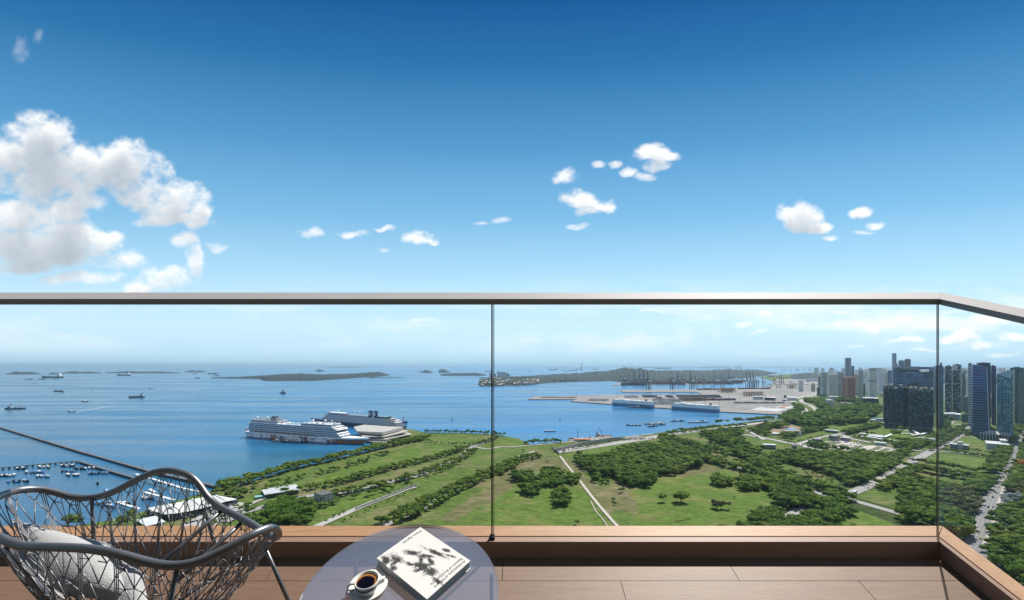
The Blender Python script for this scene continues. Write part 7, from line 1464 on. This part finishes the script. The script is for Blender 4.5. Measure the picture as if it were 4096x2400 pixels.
row('c2', [(1330, 565), (1420, 540), (1480, 515)], 10, (0, 8), 5, 'd', 'tree along the headland road')
row('c2', [(800, 1040), (1000, 955), (1190, 850), (1400, 750), (1551, 690)], 8.5, (8, 15, -9), 6.5, 'd', 'tree in the straight double avenue left of the track')
row('c3', [(-20, 935), (60, 880), (130, 845), (280, 805)], 8.5, (7, 13, -7), 6.5, 'd', 'tree at the upper end of the straight double avenue')
row('c2', [(450, 1010), (640, 930), (830, 850), (980, 800)], 12, (0,), 2.6, 'd', 'small shrub along the concrete ramp', skip=.3)
row('c2', [(480, 1040), (700, 940), (860, 870), (985, 815)], 11, (-6,), 2.6, 'd', 'small shrub along the concrete ramp', skip=.35)
wood_('c2', [(60, 1010), (110, 940), (210, 905), (330, 920), (380, 960), (350, 1048), (40, 1048)], 9, 8, 'b', 'broad tree in the grove near the coach road')
wood_('c2', [(335, 935), (400, 945), (520, 910), (530, 890), (480, 880), (500, 900), (400, 925), (345, 905)], 6, 4.5, 'd', 'tree around the pale concrete box', .9)
wood_('c2', [(-10, 850), (60, 850), (280, 875), (330, 860), (350, 830), (250, 800), (130, 800), (0, 790)], 14, 6, 'd', 'tree around the low pavilion', .55)
wood_('c1', [(1160, 1040), (1240, 960), (1400, 920), (1480, 930), (1420, 1000), (1300, 1050)], 14, 4.5, 'd', 'tree in the car park behind the chair', .6)
wood_('i3', [(1050, 560), (1150, 470), (1230, 540), (1290, 640), (1220, 690), (1150, 640)], 12, 6, 'd', 'tree beside the ferry terminal forecourt', .8)
wood_('i3', [(790, 320), (900, 280), (1050, 300), (1180, 380), (1060, 420), (860, 350)], 11, 7, 'd', 'tree on the shore above the ferry terminal', .8)
wood_('i2', [(690, 640), (820, 615), (840, 690), (690, 690)], 10, 6, 'd', 'tree on the shore seen through the chair back'); wood_('i2', [(1280, 600), (1500, 560), (1500, 640), (1300, 690)], 10, 6, 'd', 'tree below the ferry terminal roof', .7)
row('c2', [(40, 940), (110, 925), (200, 905), (290, 870)], 16, (0,), 4, 'b', 'slim tree along the coach road')
# meadow groves
A1 = [(545, 850), (560, 815), (625, 825), (640, 850), (790, 800), (960, 745), (1100, 738), (1250, 745), (1450, 800), (1465, 875), (1380, 895), (1290, 930), (1140, 950), (1000, 940), (850, 960), (740, 950), (640, 925)]
wood_('c3', A1, 9.5, 8.5, 'd', 'tree in the big wood in the middle of the meadow')
wood_('c3', [(850, 990), (870, 950), (940, 930), (1060, 935), (1125, 960), (1120, 1000), (1040, 1030), (930, 1025)], 8, 7.5, 'b', 'bright tree at the front of the middle wood')
wood_('c3', [(640, 950), (740, 955), (780, 1000), (760, 1015), (680, 1000)], 9, 6, 'b', 'light shrub at the edge of the middle wood', .8)
for nm_, (x, y, w_, h_, k) in {'tree in the leftmost meadow grove': (160, 965, 75, 26, 'd'), 'tree in the upper left meadow grove': (375, 935, 80, 30, 'd'), 'bright tree in the long left meadow grove': (330, 1000, 165, 32, 'b'), 'tree at the track end of the left grove': (525, 985, 50, 26, 'd'), 'bright tree in the small left front grove': (222, 1068, 72, 30, 'b'), 'tree in the round grove by the track': (445, 1120, 78, 58, 'd'),
                              'tree in the right meadow grove': (1600, 1000, 75, 30, 'd'), 'tree in the grove below the long belt': (1790, 1020, 90, 42, 'd'), 'tree at the right lower corner grove': (1850, 1285, 70, 26, 'd'), 'tree in the grove at the meadow edge': (1975, 1270, 50, 50, 'd'), 'tree in the dark lone grove': (1940, 1020, 40, 40, 'd')}.items():
    wood_('c3', [(x + w_ * math.cos(a), y + h_ * math.sin(a)) for a in [k_ * math.pi / 5 for k_ in range(10)]], 7.5, 7, k, nm_)
single('c3', 1305, 1135, 12, 'd', 'big lone dark tree in the meadow'); single('c3', 1175, 1135, 8, 'd', 'smaller lone dark tree left of the big one'); single('c3', 1560, 1180, 9, 'o', 'olive thin crowned tree in the right meadow'); single('c3', 1640, 1185, 8, 'o', 'olive thin crowned tree right of its neighbour')
single('c3', 880, 1065, 6, 'd', 'lone round shrub below the middle wood'); single('c3', 815, 1125, 4, 'd', 'thin lone tree in the dry meadow'); single('c3', 825, 1155, 3.5, 'b', 'low shrub by the thin lone tree'); single('c3', 1690, 1105, 3, 'd', 'tiny sapling in the right meadow'); single('c3', 340, 845, 4, 'd', 'small shrub near the avenue top'); single('c3', 172, 768, 4, 'd', 'small shrub on the upper lawn'); single('c3', 560, 1298, 5, 'd', 'shrub at the bottom of the left meadow')
for i in range(8): single('c3', 1270 + i * 14, 1278 - i * 3, 1.6, 'd', 'low bush in the short row in the meadow')
# belts across the middle
row('c3', [(1165, 668), (1260, 690), (1400, 735), (1550, 770), (1700, 800), (1860, 850), (1990, 890)], 9, (-4, 5, 14), 8, 'd', 'tree in the upper row of the long diagonal belt')
row('c3', [(1170, 690), (1240, 740), (1330, 775), (1470, 830), (1600, 870), (1760, 910), (1900, 960), (2000, 1000)], 9, (-6, 3, 11), 8, 'd', 'tree in the lower row of the long diagonal belt', skip=.1)
wood_('c3', [(1350, 740), (1480, 760), (1700, 830), (1990, 930), (1990, 960), (1700, 880), (1480, 820), (1330, 770)], 17, 6.5, 'd', 'tree in the middle of the long diagonal belt', .6)
row('c4', [(0, 690), (120, 745), (240, 790), (360, 830), (470, 870)], 9, (0, 9, 18), 8, 'd', 'tree in the belt leading to the junction')
row('c4', [(0, 780), (100, 830), (220, 870), (330, 905)], 9, (0, 9, -9), 8, 'd', 'tree in the lower belt leading to the junction')
row('c3', [(450, 775), (560, 750), (700, 725), (900, 690), (1140, 680)], 9, (0,), 4, 'd', 'shrub in the hedge along the sunken expressway')
row('c3', [(190, 722), (260, 712), (330, 708), (440, 705)], 9, (0, 6), 7, 'd', 'tree clump on the shore before the building pier', skip=.15)
row('z3', [(550, 985), (700, 960), (900, 930), (1130, 905), (1330, 890), (1540, 870)], 17, (0, 12), 8, 'd', 'tree between the expressway and the shrubs', skip=.25)
row('z3', [(1210, 850), (1340, 835), (1480, 820)], 26, (0, 10), 11, 'd', 'tree clump on the shore of the basin', skip=.35); row('z3', [(1580, 815), (1700, 805), (1800, 795), (1960, 785)], 14, (0, 10), 10, 'd', 'tree in the dark shore row by the basin')
wood_('z3', [(940, 975), (1100, 950), (1400, 935), (1500, 960), (1490, 1000), (1300, 1030), (940, 1010)], 13, 9, 'd', 'tree in the plot beside the expressway'); wood_('c3', [(1480, 700), (1540, 680), (1640, 670), (1755, 690), (1760, 735), (1700, 745), (1560, 720)], 12, 9, 'b', 'tree in the wood below the shore plot')
wood_('c3', [(1680, 770), (1760, 740), (1900, 775), (1890, 800), (1800, 815), (1700, 800)], 11, 9, 'b', 'tree in the wood above the long belt')
wood_('z3', [(1680, 890), (1780, 860), (2030, 860), (2040, 885), (1900, 905), (1760, 930), (1690, 920)], 12, 9, 'd', 'tree in the strip left of the bare soil plot'); wood_('z3', [(1560, 905), (1680, 935), (1830, 960), (1830, 1000), (1700, 985), (1560, 930)], 13, 8, 'd', 'tree in the strip below the bare soil plot')
row('z6', [(340, 640), (500, 600), (700, 560), (850, 525), (1050, 500)], 11, (0, 8, -8), 8, 'd', 'tree in the row above the mown field'); row('z6', [(380, 680), (510, 700)], 10, (0, 8), 6, 'd', 'tree at the road bend by the mown field')
row('z6', [(1420, 580), (1600, 535), (1800, 485), (1990, 440)], 9, (-4, 5, 13), 8, 'd', 'tree in the dense row beside the marquee lawn'); row('z6', [(620, 705), (840, 655), (1030, 610)], 14, (0,), 4, 'd', 'small tree along the cross road', skip=.2)
wood_('z6', [(720, 740), (800, 745), (960, 780), (1120, 800), (1110, 840), (1000, 830), (820, 790)], 9, 7, 'd', 'tree beside the cubic vent building'); row('z6', [(1200, 850), (1340, 870)], 9, (0, 8), 7, 'd', 'tree below the planting beds, left'); row('z6', [(1380, 875), (1480, 880), (1600, 905), (1720, 930), (1900, 960), (2100, 985)], 10, (0, 9), 7.5, 'd', 'tree below the planting beds, right')
row('z6', [(1500, 620), (1700, 665), (1950, 705), (2200, 745)], 11, (0, 14, -12), 4.5, 'b', 'palm like tree on the promenade', skip=.25)
row('z6', [(2080, 740), (2300, 790), (2520, 820)], 9, (0, 9), 7.5, 'd', 'tree between the promenade and the avenue'); row('z6', [(2280, 700), (2400, 720), (2520, 740)], 9, (0, 10), 7.5, 'd', 'tree right of the promenade')
single('z6', 2215, 632, 18, 'd', 'lone broad umbrella tree on the great lawn', 24); single('z4', 1115, 960, 11, 'd', 'smaller umbrella tree before the dark residential slabs', 16); single('z6', 1745, 600, 8, 'd', 'round dark tree left of the marquees'); single('z6', 1850, 590, 7, 'd', 'round dark tree behind the marquees')
wood_('z6', [(0, 1010), (300, 925), (700, 885), (1200, 940), (1900, 950), (2200, 970), (2300, 1040), (2150, 1190), (1850, 1320), (1700, 1450), (1420, 1450), (1300, 1400), (1250, 1320), (800, 1170), (560, 1110), (300, 1060), (0, 1060)], 9.5, 8, 'd', 'tree in the large dense wood below the planting beds')
wood_('z6', [(800, 1200), (1250, 1340), (1200, 1400), (850, 1290), (560, 1180)], 9, 2.5, 'b', 'young tree in the nursery strip', .9)
wood_('z6', [(300, 335), (600, 300), (900, 260), (1300, 150), (1500, 125), (1600, 185), (1950, 250), (1900, 290), (1760, 310), (1770, 400), (1600, 400), (1300, 430), (1050, 410), (1070, 480), (800, 490), (540, 410), (310, 410)], 17, 13, 'b', 'tree in the bright wood before the skyline')
wood_('z6', [(700, 0), (1040, 0), (1120, 60), (1080, 160), (940, 140), (870, 60), (720, 40)], 13, 9, 'b', 'tree in the wood inside the expressway curve'); wood_('z6', [(500, 60), (600, 90), (700, 150), (700, 190), (560, 250), (350, 300), (330, 270), (470, 210), (560, 180)], 12, 7, 'b', 'tree in the strip left of the expressway curve')
wood_('z6', [(1560, 60), (2000, 130), (2020, 230), (1600, 165)], 18, 10, 'b', 'tree below the black office block'); wood_('i5', [(420, 690), (700, 740), (900, 760), (900, 800), (560, 780)], 20, 11, 'd', 'tree at the feet of the towers')
wood_('i4', [(608, 1005), (780, 1030), (780, 1068), (610, 1050)], 15, 10, 'd', 'tree before the pale podium'); wood_('i4', [(610, 1090), (700, 1100), (690, 1170), (560, 1200), (550, 1160)], 13, 7, 'd', 'tree right of the glass joint by the sport lawns'); row('i4', [(800, 1230), (860, 1190), (960, 1140)], 12, (0, 8), 6, 'd', 'tree along the lawn left of the deep blue tower')
wood_('i4', [(880, 1240), (960, 1215), (1000, 1270), (960, 1290), (900, 1270)], 11, 7, 'd', 'tree at the foot of the deep blue tower'); wood_('i4', [(1640, 1140), (1744, 1180), (1700, 1250), (1600, 1400), (1560, 1400), (1620, 1240)], 11, 8, 'd', 'tree between the teal tower and the road')
wood_('c4', [(560, 495), (780, 460), (780, 480), (570, 520)], 10, 0.1, 'd', 'x', 0)
row('c4', [(1000, 610), (1080, 570), (1150, 530), (1200, 500)], 9, (12, 22, -14), 7.5, 'd', 'tree lining the diagonal avenue near the glass joint'); row('c4', [(860, 600), (1000, 575), (1080, 560)], 9, (0, 9), 8, 'd', 'tree in the row below the greenhouse')
row('c4', [(850, 690), (930, 640), (1000, 600), (1060, 560)], 10, (18, 9), 8, 'd', 'tree lining the left side of the diagonal avenue')
row('c4', [(640, 830), (740, 770), (860, 700)], 10, (14, 22), 8, 'd', 'tree lining the middle of the diagonal avenue'); row('c4', [(700, 830), (820, 770), (900, 720)], 10, (-10, -20), 8, 'd', 'tree on the right of the diagonal avenue')
row('c4', [(360, 960), (480, 930), (560, 890)], 10, (0, 9, 18, -9), 8, 'b', 'tree lining the lower diagonal avenue'); row('c4', [(100, 1060), (220, 1020), (330, 990), (460, 950)], 10, (-16, -25, -34), 8, 'b', 'tree below the lower diagonal avenue'); row('c4', [(110, 1020), (190, 985)], 10, (8, 16), 7, 'd', 'tree clump above the lower diagonal avenue')
wood_('c4', [(90, 800), (150, 770), (260, 810), (330, 850), (330, 930), (250, 960), (180, 950), (150, 880)], 9, 9, 'd', 'tree in the dark wood left of the junction')
row('i1', [(130, 325), (250, 345), (420, 375), (600, 400), (790, 415)], 10, (0, 9), 7.5, 'd', 'tree in the row below the square lawn'); row('i1', [(70, 370), (200, 395), (400, 430), (560, 460), (700, 480), (790, 470)], 10, (0, 9, -9), 8, 'd', 'tree in the second row below the square lawn', skip=.12)
row('i1', [(330, 215), (450, 235), (600, 258), (740, 278), (860, 292)], 9, (0, 8), 4.5, 'd', 'small round tree in the row above the square lawn'); row('i1', [(400, 195), (560, 210), (720, 235), (860, 250)], 10, (0,), 4.5, 'b', 'small round tree along the arts building road', skip=.2)
row('i1', [(820, 420), (860, 340), (900, 260), (930, 200)], 9, (0, 9, 17), 8, 'd', 'tree lining the left of the wide road'); row('i1', [(690, 600), (740, 540), (790, 470)], 9, (0, 10, 20), 8, 'd', 'tree clump left of the wide road crossing')
row('i1', [(840, 560), (880, 480), (900, 420), (940, 330), (980, 260), (1010, 180)], 10, (-12, -21), 8, 'd', 'tree lining the right of the wide road')
wood_('i1', [(30, 490), (280, 500), (440, 550), (430, 600), (330, 640), (280, 700), (130, 660), (0, 640), (0, 540)], 9, 8.5, 'd', 'tree in the grove in the middle of the right meadow'); wood_('i1', [(440, 560), (540, 560), (640, 620), (680, 680), (640, 740), (560, 800), (480, 830), (350, 760), (330, 690), (420, 640)], 9, 8, 'o', 'olive toned tree in the right grove')
wood_('i1', [(-10, 650), (160, 690), (330, 740), (480, 790), (570, 850), (540, 950), (450, 960), (330, 850), (0, 840)], 9, 8.5, 'd', 'tree in the dark belt behind the balcony corner', .85); wood_('i1', [(440, 900), (540, 820), (570, 870), (560, 980), (480, 980)], 8, 9, 'd', 'broad tree above the corner of the curb')
wood_('i1', [(770, 830), (830, 740), (870, 680), (890, 720), (860, 900), (790, 960), (750, 1010), (740, 940)], 8, 6, 'b', 'tree in the strip right of the wide road'); wood_('i1', [(900, 720), (1060, 660), (1100, 900), (1000, 880), (930, 880), (890, 840)], 8, 6.5, 'd', 'tree in the garden wood right of the park lane')
wood_('i1', [(760, 1020), (900, 900), (960, 900), (960, 1000), (900, 1160), (900, 1260), (700, 1110)], 8, 6, 'b', 'tree in the garden wood above the right curb'); wood_('i1', [(1000, 900), (1100, 900), (1100, 1400), (930, 1270), (960, 1100)], 7, 6.5, 'b', 'tree in the garden wood at the right edge'); wood_('i1', [(990, 540), (1100, 520), (1100, 640), (960, 600)], 9, 7, 'o', 'olive toned tree in the garden at the right edge')
row('i1', [(960, 440), (1060, 400), (1100, 300)], 10, (0, 10), 8, 'd', 'tree around the orange cylinders'); wood_('i1', [(880, 620), (960, 605), (1050, 625), (1080, 660), (980, 670), (890, 690)], 8, 5.5, 's', 'silvery grey tree in the garden cluster')
row('i1', [(1000, 240), (1040, 130), (1080, 40)], 10, (-8, -16), 8, 'd', 'tree lining the far end of the wide road')
# small trees on the resort island and the port hills (mass)
MASSPTS = []
for (c, x0, x1, y0, y1, n) in (('z2', 60, 900, 300, 410, 620), ('z2', 900, 1950, 300, 352, 420), ('z3', 0, 1500, 250, 300, 260)):
    for _ in range(n):
        x = rs.uniform(x0, x1); ymax = (410 - max(0, x - 250) * .055) if c == 'z2' else y1; p = W(c, x, rs.uniform(y0, min(y1, ymax))); MASSPTS.append((p.x, p.y, rs.uniform(9, 18), rs.uniform(14, 24)))
wood_('p', [(2850, 2135), (3300, 2130), (3800, 2200), (4000, 2420), (4500, 2520), (3600, 2700), (2950, 2500)], 11, 8, 'd', 'tree below the balcony')
wood_('p', [(3000, 2140), (3100, 2240), (2600, 2500), (2400, 2450)], 14, 8, 'b', 'tree below the balcony', .5)
wood_('p', [(4110, 1760), (4900, 1800), (4900, 2500), (4300, 2500), (4110, 2300)], 11, 8, 'd', 'tree below the balcony', .8)
TREES.sort(key=lambda t: (not seen(t[0], t[1]), -t[2] / math.hypot(t[0], t[1]))); print('trees', len(TREES))
mats_k = {'d': M_leaf, 'b': M_leafb, 'o': None, 's': M_leafs}
M_leafo = tree_mat('olive foliage', (.06, .075, .03), (.11, .12, .045), (.17, .17, .07)); mats_k['o'] = M_leafo
near_t = {}
for k in 'dbos':
    near_t[k] = []
    for v in range(4 if k != 's' else 2):
        V, Fc, Tn = crown_np(rs, 9 if k != 'o' else 7, ICO1, 620, .55 if v % 2 else .75, (.26, .42)); me = np_mesh('crown', V + np.array([0, 0, 0]), Fc, Tn, mats_k[k]); near_t[k].append(me)
tb_ = MB().cyl((0, 0, 0), .07, 1.0, 6, .045)
for a in range(4): tb_.tube([(0, 0, .7), (.35 * math.cos(a * 1.6), .35 * math.sin(a * 1.6), 1.15)], [.04, .02], 4)
tko = tb_.build('trunk', M_bark); tmesh = tko.data; bpy.data.objects.remove(tko)
NIND = 300
for (x, y, r, h, k, nm) in TREES[:NIND]:
    t = thing('tree', nm, 'tree', (x, y, GZ), rs.uniform(0, 6.28), nm + ' group'); me = near_t[k][rs.randint(len(near_t[k]))]
    c = link(bpy.data.objects.new('crown', me)); c.parent = t; c.location = (0, 0, h - r * .42); c.scale = (r, r, r * rs.uniform(.8, 1.05))
    u = link(bpy.data.objects.new('trunk', tmesh)); u.parent = t; u.scale = (r, r, (h - r * .35)); u.location = (0, 0, 0)
def mass(name, label, pts, ks, z=GZ):
    out = {}
    tm = {k: [crown_np(rs, 5, ICO0, 90, .6, (.34, .52)) for _ in range(8)] for k in ks}; tf = {k: [crown_np(rs, 4, ICO0, 26, .6, (.38, .55)) for _ in range(8)] for k in ks}
    tv = np.array(tb_.v); tf_ = [f for f in tb_.f if len(f) == 4]; tf_ = np.array([[f[0], f[1], f[2]] for f in tf_] + [[f[0], f[2], f[3]] for f in tf_])[:24]
    for k in ks:
        VV = []; FF = []; TT = []; o = 0
        for (x, y, r, h, kk) in pts:
            if kk != k: continue
            V, Fc, Tn = (tm if r / y > .006 else tf)[k][rs.randint(8)]; a = rs.uniform(0, 6.28); ca, sa = math.cos(a), math.sin(a); Vx = np.stack([V[:, 0] * ca - V[:, 1] * sa, V[:, 0] * sa + V[:, 1] * ca, V[:, 2]], 1) * np.array([r, r, r * rs.uniform(.75, 1.05)]) + np.array([x, y, z + h - r * .42])
            VV.append(Vx); FF.append(Fc + o); TT.append(np.clip(Tn * .8 + rs.uniform(-.15, .3), 0, 1)); o += len(V)
        if VV: out[k] = (np.concatenate(VV), np.concatenate(FF), np.concatenate(TT))
    return out
rest = [(x, y, r, h, k) for (x, y, r, h, k, nm) in TREES[NIND:]]
res = mass('woodland', '', rest, ['d', 'b', 'o', 's'])
# one woodland object holds every tree beyond the nearest three hundred
VV = []; FF = []; TT = []; MI = []; o = 0; order = [k for k in 'dbos' if k in res]
for i, k in enumerate(order): v, f, t = res[k]; VV.append(v); FF.append(f + o); TT.append(t); MI.append(np.full(len(f), i, np.int32)); o += len(v)
if VV:
    me = np_mesh('woodland', np.concatenate(VV), np.concatenate(FF), np.concatenate(TT), mats_k[order[0]])
    for k in order[1:]: me.materials.append(mats_k[k])
    me.polygons.foreach_set('material_index', np.concatenate(MI)); me.update()
    tag(link(bpy.data.objects.new('woodland', me)), 'green woods, avenues and tree belts spread over the reclaimed land', 'woods', None, 'stuff')
res = mass('woodland', '', [(x, y, r, h, 'd') for x, y, r, h in MASSPTS], ['d'], 6)
me = np_mesh('woodland', *res['d'], M_leaf); tag(link(bpy.data.objects.new('woodland', me)), 'dark trees among the villas of the wooded island', 'woods', None, 'stuff')
# low undergrowth that softens the wood edges: clumps of bushes
# ================================================================== CARS, LAMPS, PARKED EXPORT CARS
def car(body):
    t = thing('car', 'x', 'car', (0, 0, 0)); m = mat('car paint ' + body[0], body[1], .3)
    MB().prism([(-2.2, -.85), (2.2, -.85), (2.2, .85), (-2.2, .85)], .3, .85).build('body', m, t)
    MB().add([(-1.7, -.8, .86), (1.1, -.8, .86), (1.1, .8, .86), (-1.7, .8, .86), (-1.2, -.66, 1.45), (.5, -.66, 1.45), (.5, .66, 1.45), (-1.2, .66, 1.45)], [(0, 1, 5, 4), (1, 2, 6, 5), (2, 3, 7, 6), (3, 0, 4, 7), (4, 5, 6, 7)]).build('cabin', Fdark if False else mat('car glass', (.02, .025, .03), .1), t)
    MB().box(-1.15, .45, -.6, .6, 1.452, 1.48).build('roof', m, t)
    for x in (-1.35, 1.35):
        for y in (-.88, .70): w_ = MB().cyl((0, 0, 0), .33, .18, 10); w_.v = [(v[0], v[2], v[1]) for v in w_.v]; w_.build('wheel', M_black, t, loc=(x, y, .33))
    return t
def van(body, L=9.0, H=3.0, nm='bus'):
    t = thing(nm, 'x', nm, (0, 0, 0)); m = mat('bus paint ' + body[0], body[1], .4); MB().box(-L / 2, L / 2, -1.2, 1.2, .4, H).build('body', m, t); MB().box(-L / 2 + .3, L / 2 + .02, -1.22, 1.22, H * .5, H * .8).build('windows', mat('car glass', (.02, .025, .03), .1), t)
    for x in (-L * .33, L * .33):
        for y in (-1.22, 1.02): w_ = MB().cyl((0, 0, 0), .48, .2, 10); w_.v = [(v[0], v[2], v[1]) for v in w_.v]; w_.build('wheel', M_black, t, loc=(x, y, .48))
    return t
cars = {'white': [car(('white', (.7, .7, .7))), 0], 'dark blue': [car(('dark blue', (.02, .04, .09))), 0], 'black': [car(('black', (.012, .012, .014))), 0], 'yellow': [car(('yellow', (.65, .45, .02))), 0], 'silver': [car(('silver', (.38, .39, .40))), 0], 'white bus': [van(('white', (.7, .7, .7))), 0]}
def put(col, p, rz, lab, grp, s_=1.25):
    e = cars[col]; t = e[0] if not e[1] else dup(e[0]); e[1] = 1; t.location = p; t.rotation_euler = (0, 0, rz); t.scale = (s_,) * 3; t['label'] = lab; t['group'] = grp
def head(path, p):
    best = min(range(len(path) - 1), key=lambda i: (path[i] - p).length); d = path[best + 1] - path[best]; return math.atan2(d.y, d.x)
mp_ = ROADS['main']
for (x, y, col, lb) in ((680, 970, 'yellow', 'yellow taxi nearest on the wide road'), (660, 913, 'dark blue', 'dark blue car near the yellow taxi on the wide road'), (733, 790, 'dark blue', 'dark blue car alone in the middle of the wide road'), (745, 703, 'black', 'black car in the left lanes above the lone blue one'), (788, 703, 'silver', 'silver car in the right lane beside the black one'), (785, 620, 'black', 'black car in the tree shadow on the wide road'),
                        (822, 580, 'white', 'white car right of a dark one on the wide road'), (804, 577, 'black', 'dark car left of the white one on the wide road'), (833, 535, 'white', 'white car just below the crossing'), (855, 465, 'dark blue', 'dark blue car waiting at the crossing'), (866, 443, 'dark blue', 'blue car in the upper crossing'), (880, 450, 'black', 'black car beside the blue one at the crossing'), (893, 415, 'dark blue', 'blue car leaving the crossing uphill'), (878, 412, 'white', 'white car leaving the crossing uphill'),
                        (972, 505, 'white bus', 'white bus on the side road right of the crossing'), (1030, 515, 'white', 'white car behind the bus on the side road'), (945, 280, 'silver', 'silver car far up the wide road'), (960, 240, 'dark blue', 'dark car far up the wide road')):
    p = W('i1', x, y); p.z = GZ + 1.7; put(col, p, head(mp_, p), lb, 'cars on the wide road', 1.3)
for key, zoff, n, where in (('exp', 1.4, 26, 'curving expressway'), ('exp2', 1.4, 12, 'inner carriageway of the curving expressway'), ('av4', 1.4, 16, 'diagonal avenue'), ('rd1', 1.4, 10, 'road beside the mown fields'), ('av1', 1.4, 10, 'curving avenue on the left'), ('rd3', 1.4, 8, 'promenade road')):
    path = ROADS[key]
    for i in range(n):
        j = rs.randint(len(path) - 1); a, b = path[j], path[j + 1]; p = a.lerp(b, rs.rand()); d = (b - a).normalized(); nrm = Vector((-d.y, d.x, 0)); off = rs.choice((-6, -3, 3, 6)); p = p + nrm * off; p.z = GZ + 1.7
        if not inframe(p.x, p.y): continue
        col = ('white', 'black', 'silver', 'dark blue')[rs.randint(4)] if rs.rand() > .1 else 'white bus'
        put(col, p, math.atan2(d.y, d.x) + (math.pi if off > 0 else 0), f'{col} {"" if "bus" in col else "car "}driving on the {where}', f'{col} vehicles on the {where}', 1.5)
for i in range(46):
    p = W('c1', 1080 + (i % 16) * 17 + rs.uniform(-3, 3), 1035 - (i // 16) * 32 - (i % 16) * 4); p.z = GZ + 1.3; col = ('white', 'silver', 'black', 'white')[rs.randint(4)]; put(col, p, .5, f'{col} car parked in the ferry terminal car park', f'{col} cars parked at the ferry terminal', 1.2)
for c_, e in cars.items():
    if not e[1]: put(c_, W('i1', 900, 380), 0, c_ + ' car', 'cars')
def cluster_cars(regions):
    mb = MB(); rr_ = random.Random(8)
    for (c, x0, x1, y0, y1, rows, n, m, sl) in regions:
        for r_ in range(rows):
            for i in range(n):
                if rr_.random() < .12: continue
                p = W(c, x0 + (x1 - x0) * (i + rr_.uniform(.2, .8)) / n + r_ * sl, y0 + (y1 - y0) * (r_ + .5) / rows); mb.obox((p.x, p.y, GZ + .6), 12, 6, 3.4, .3, m if rr_.random() < .8 else (m + 1) % 3)
    return mb
cl = cluster_cars([('z3', 360, 700, 520, 600, 9, 60, 0, -6), ('z3', 220, 400, 478, 508, 6, 34, 1, 4), ('z3', 500, 580, 478, 510, 6, 14, 1, 8), ('z3', 640, 1180, 474, 512, 8, 90, 1, 6), ('z3', 0, 155, 484, 510, 6, 34, 0, 0), ('z3', 700, 1010, 515, 548, 6, 60, 2, 4), ('z3', 1240, 1390, 518, 545, 4, 26, 2, 0), ('z3', 380, 520, 545, 580, 6, 26, 0, 4), ('z2', 1650, 1920, 600, 632, 6, 40, 0, -4), ('z2', 960, 1440, 572, 582, 2, 60, 1, 0), ('z3', 560, 720, 548, 575, 5, 30, 0, -4), ('z3', 1350, 2000, 565, 582, 3, 60, 2, 4)])
tag(cl.build('parked_cars', [mat('export car white', (.68, .68, .68), .4), mat('export car grey', (.16, .18, .21), .4), mat('export car dark', (.05, .055, .06), .4)]), 'rows of new cars parked all over the port yard', 'cars', None, 'stuff')
# street lamps
lm = thing('street_lamp', 'x', 'street lamp', (0, 0, 0)); MB().cyl((0, 0, 0), .16, 11, 6, .1).build('pole', M_conc, lm); MB().tube([(0, 0, 11), (2.6, 0, 11.6)], .09, 5).build('arm', M_conc, lm); MB().box(2.2, 3.3, -.2, .2, 11.5, 11.75).build('lamp_head', M_white, lm)
ul = False
for key, w_, sp, nm in (('main', 14, 34, 'wide road at the right'), ('av4', 12, 38, 'diagonal avenue'), ('exp', 15, 60, 'shore expressway'), ('rd1', 11, 40, 'road beside the mown fields'), ('av1', 10, 42, 'curving avenue on the left'), ('av3', 12, 42, 'avenue in the long belt')):
    path = ROADS[key]; s = 0
    for a, b in zip(path, path[1:]):
        d = b - a; Ls = d.length; tt = d.normalized(); nrm = Vector((-tt.y, tt.x, 0))
        while s < Ls:
            p = a + tt * s
            if inframe(p.x, p.y) and p.y < 2600:
                for sg in (-1, 1):
                    q_ = p + nrm * w_ * sg; t = dup(lm) if ul else lm; ul = True; t.location = (q_.x, q_.y, GZ); t.rotation_euler = (0, 0, math.atan2(nrm.y, nrm.x) + (0 if sg < 0 else math.pi)); t['label'] = f'grey street lamp along the {nm}'; t['group'] = f'street lamps along the {nm}'
            s += sp
        s -= Ls
# ================================================================== HAZE
hz = bpy.data.materials.new('haze'); hz.use_nodes = True; t = hz.node_tree; t.nodes.clear(); o_ = N(t, 'ShaderNodeOutputMaterial'); pv = N(t, 'ShaderNodeVolumePrincipled')
pv.inputs['Color'].default_value = (.55, .82, 1.0, 1); pv.inputs['Density'].default_value = HAZE_D; pv.inputs['Anisotropy'].default_value = .25; t.links.new(pv.outputs[0], o_.inputs['Volume'])
HB = 125000; tag(MB().box(-HB, HB, -3800, HB, -1.8, 330).build('haze', hz), 'pale blue sea haze that thickens toward the horizon', None, None, 'stuff')
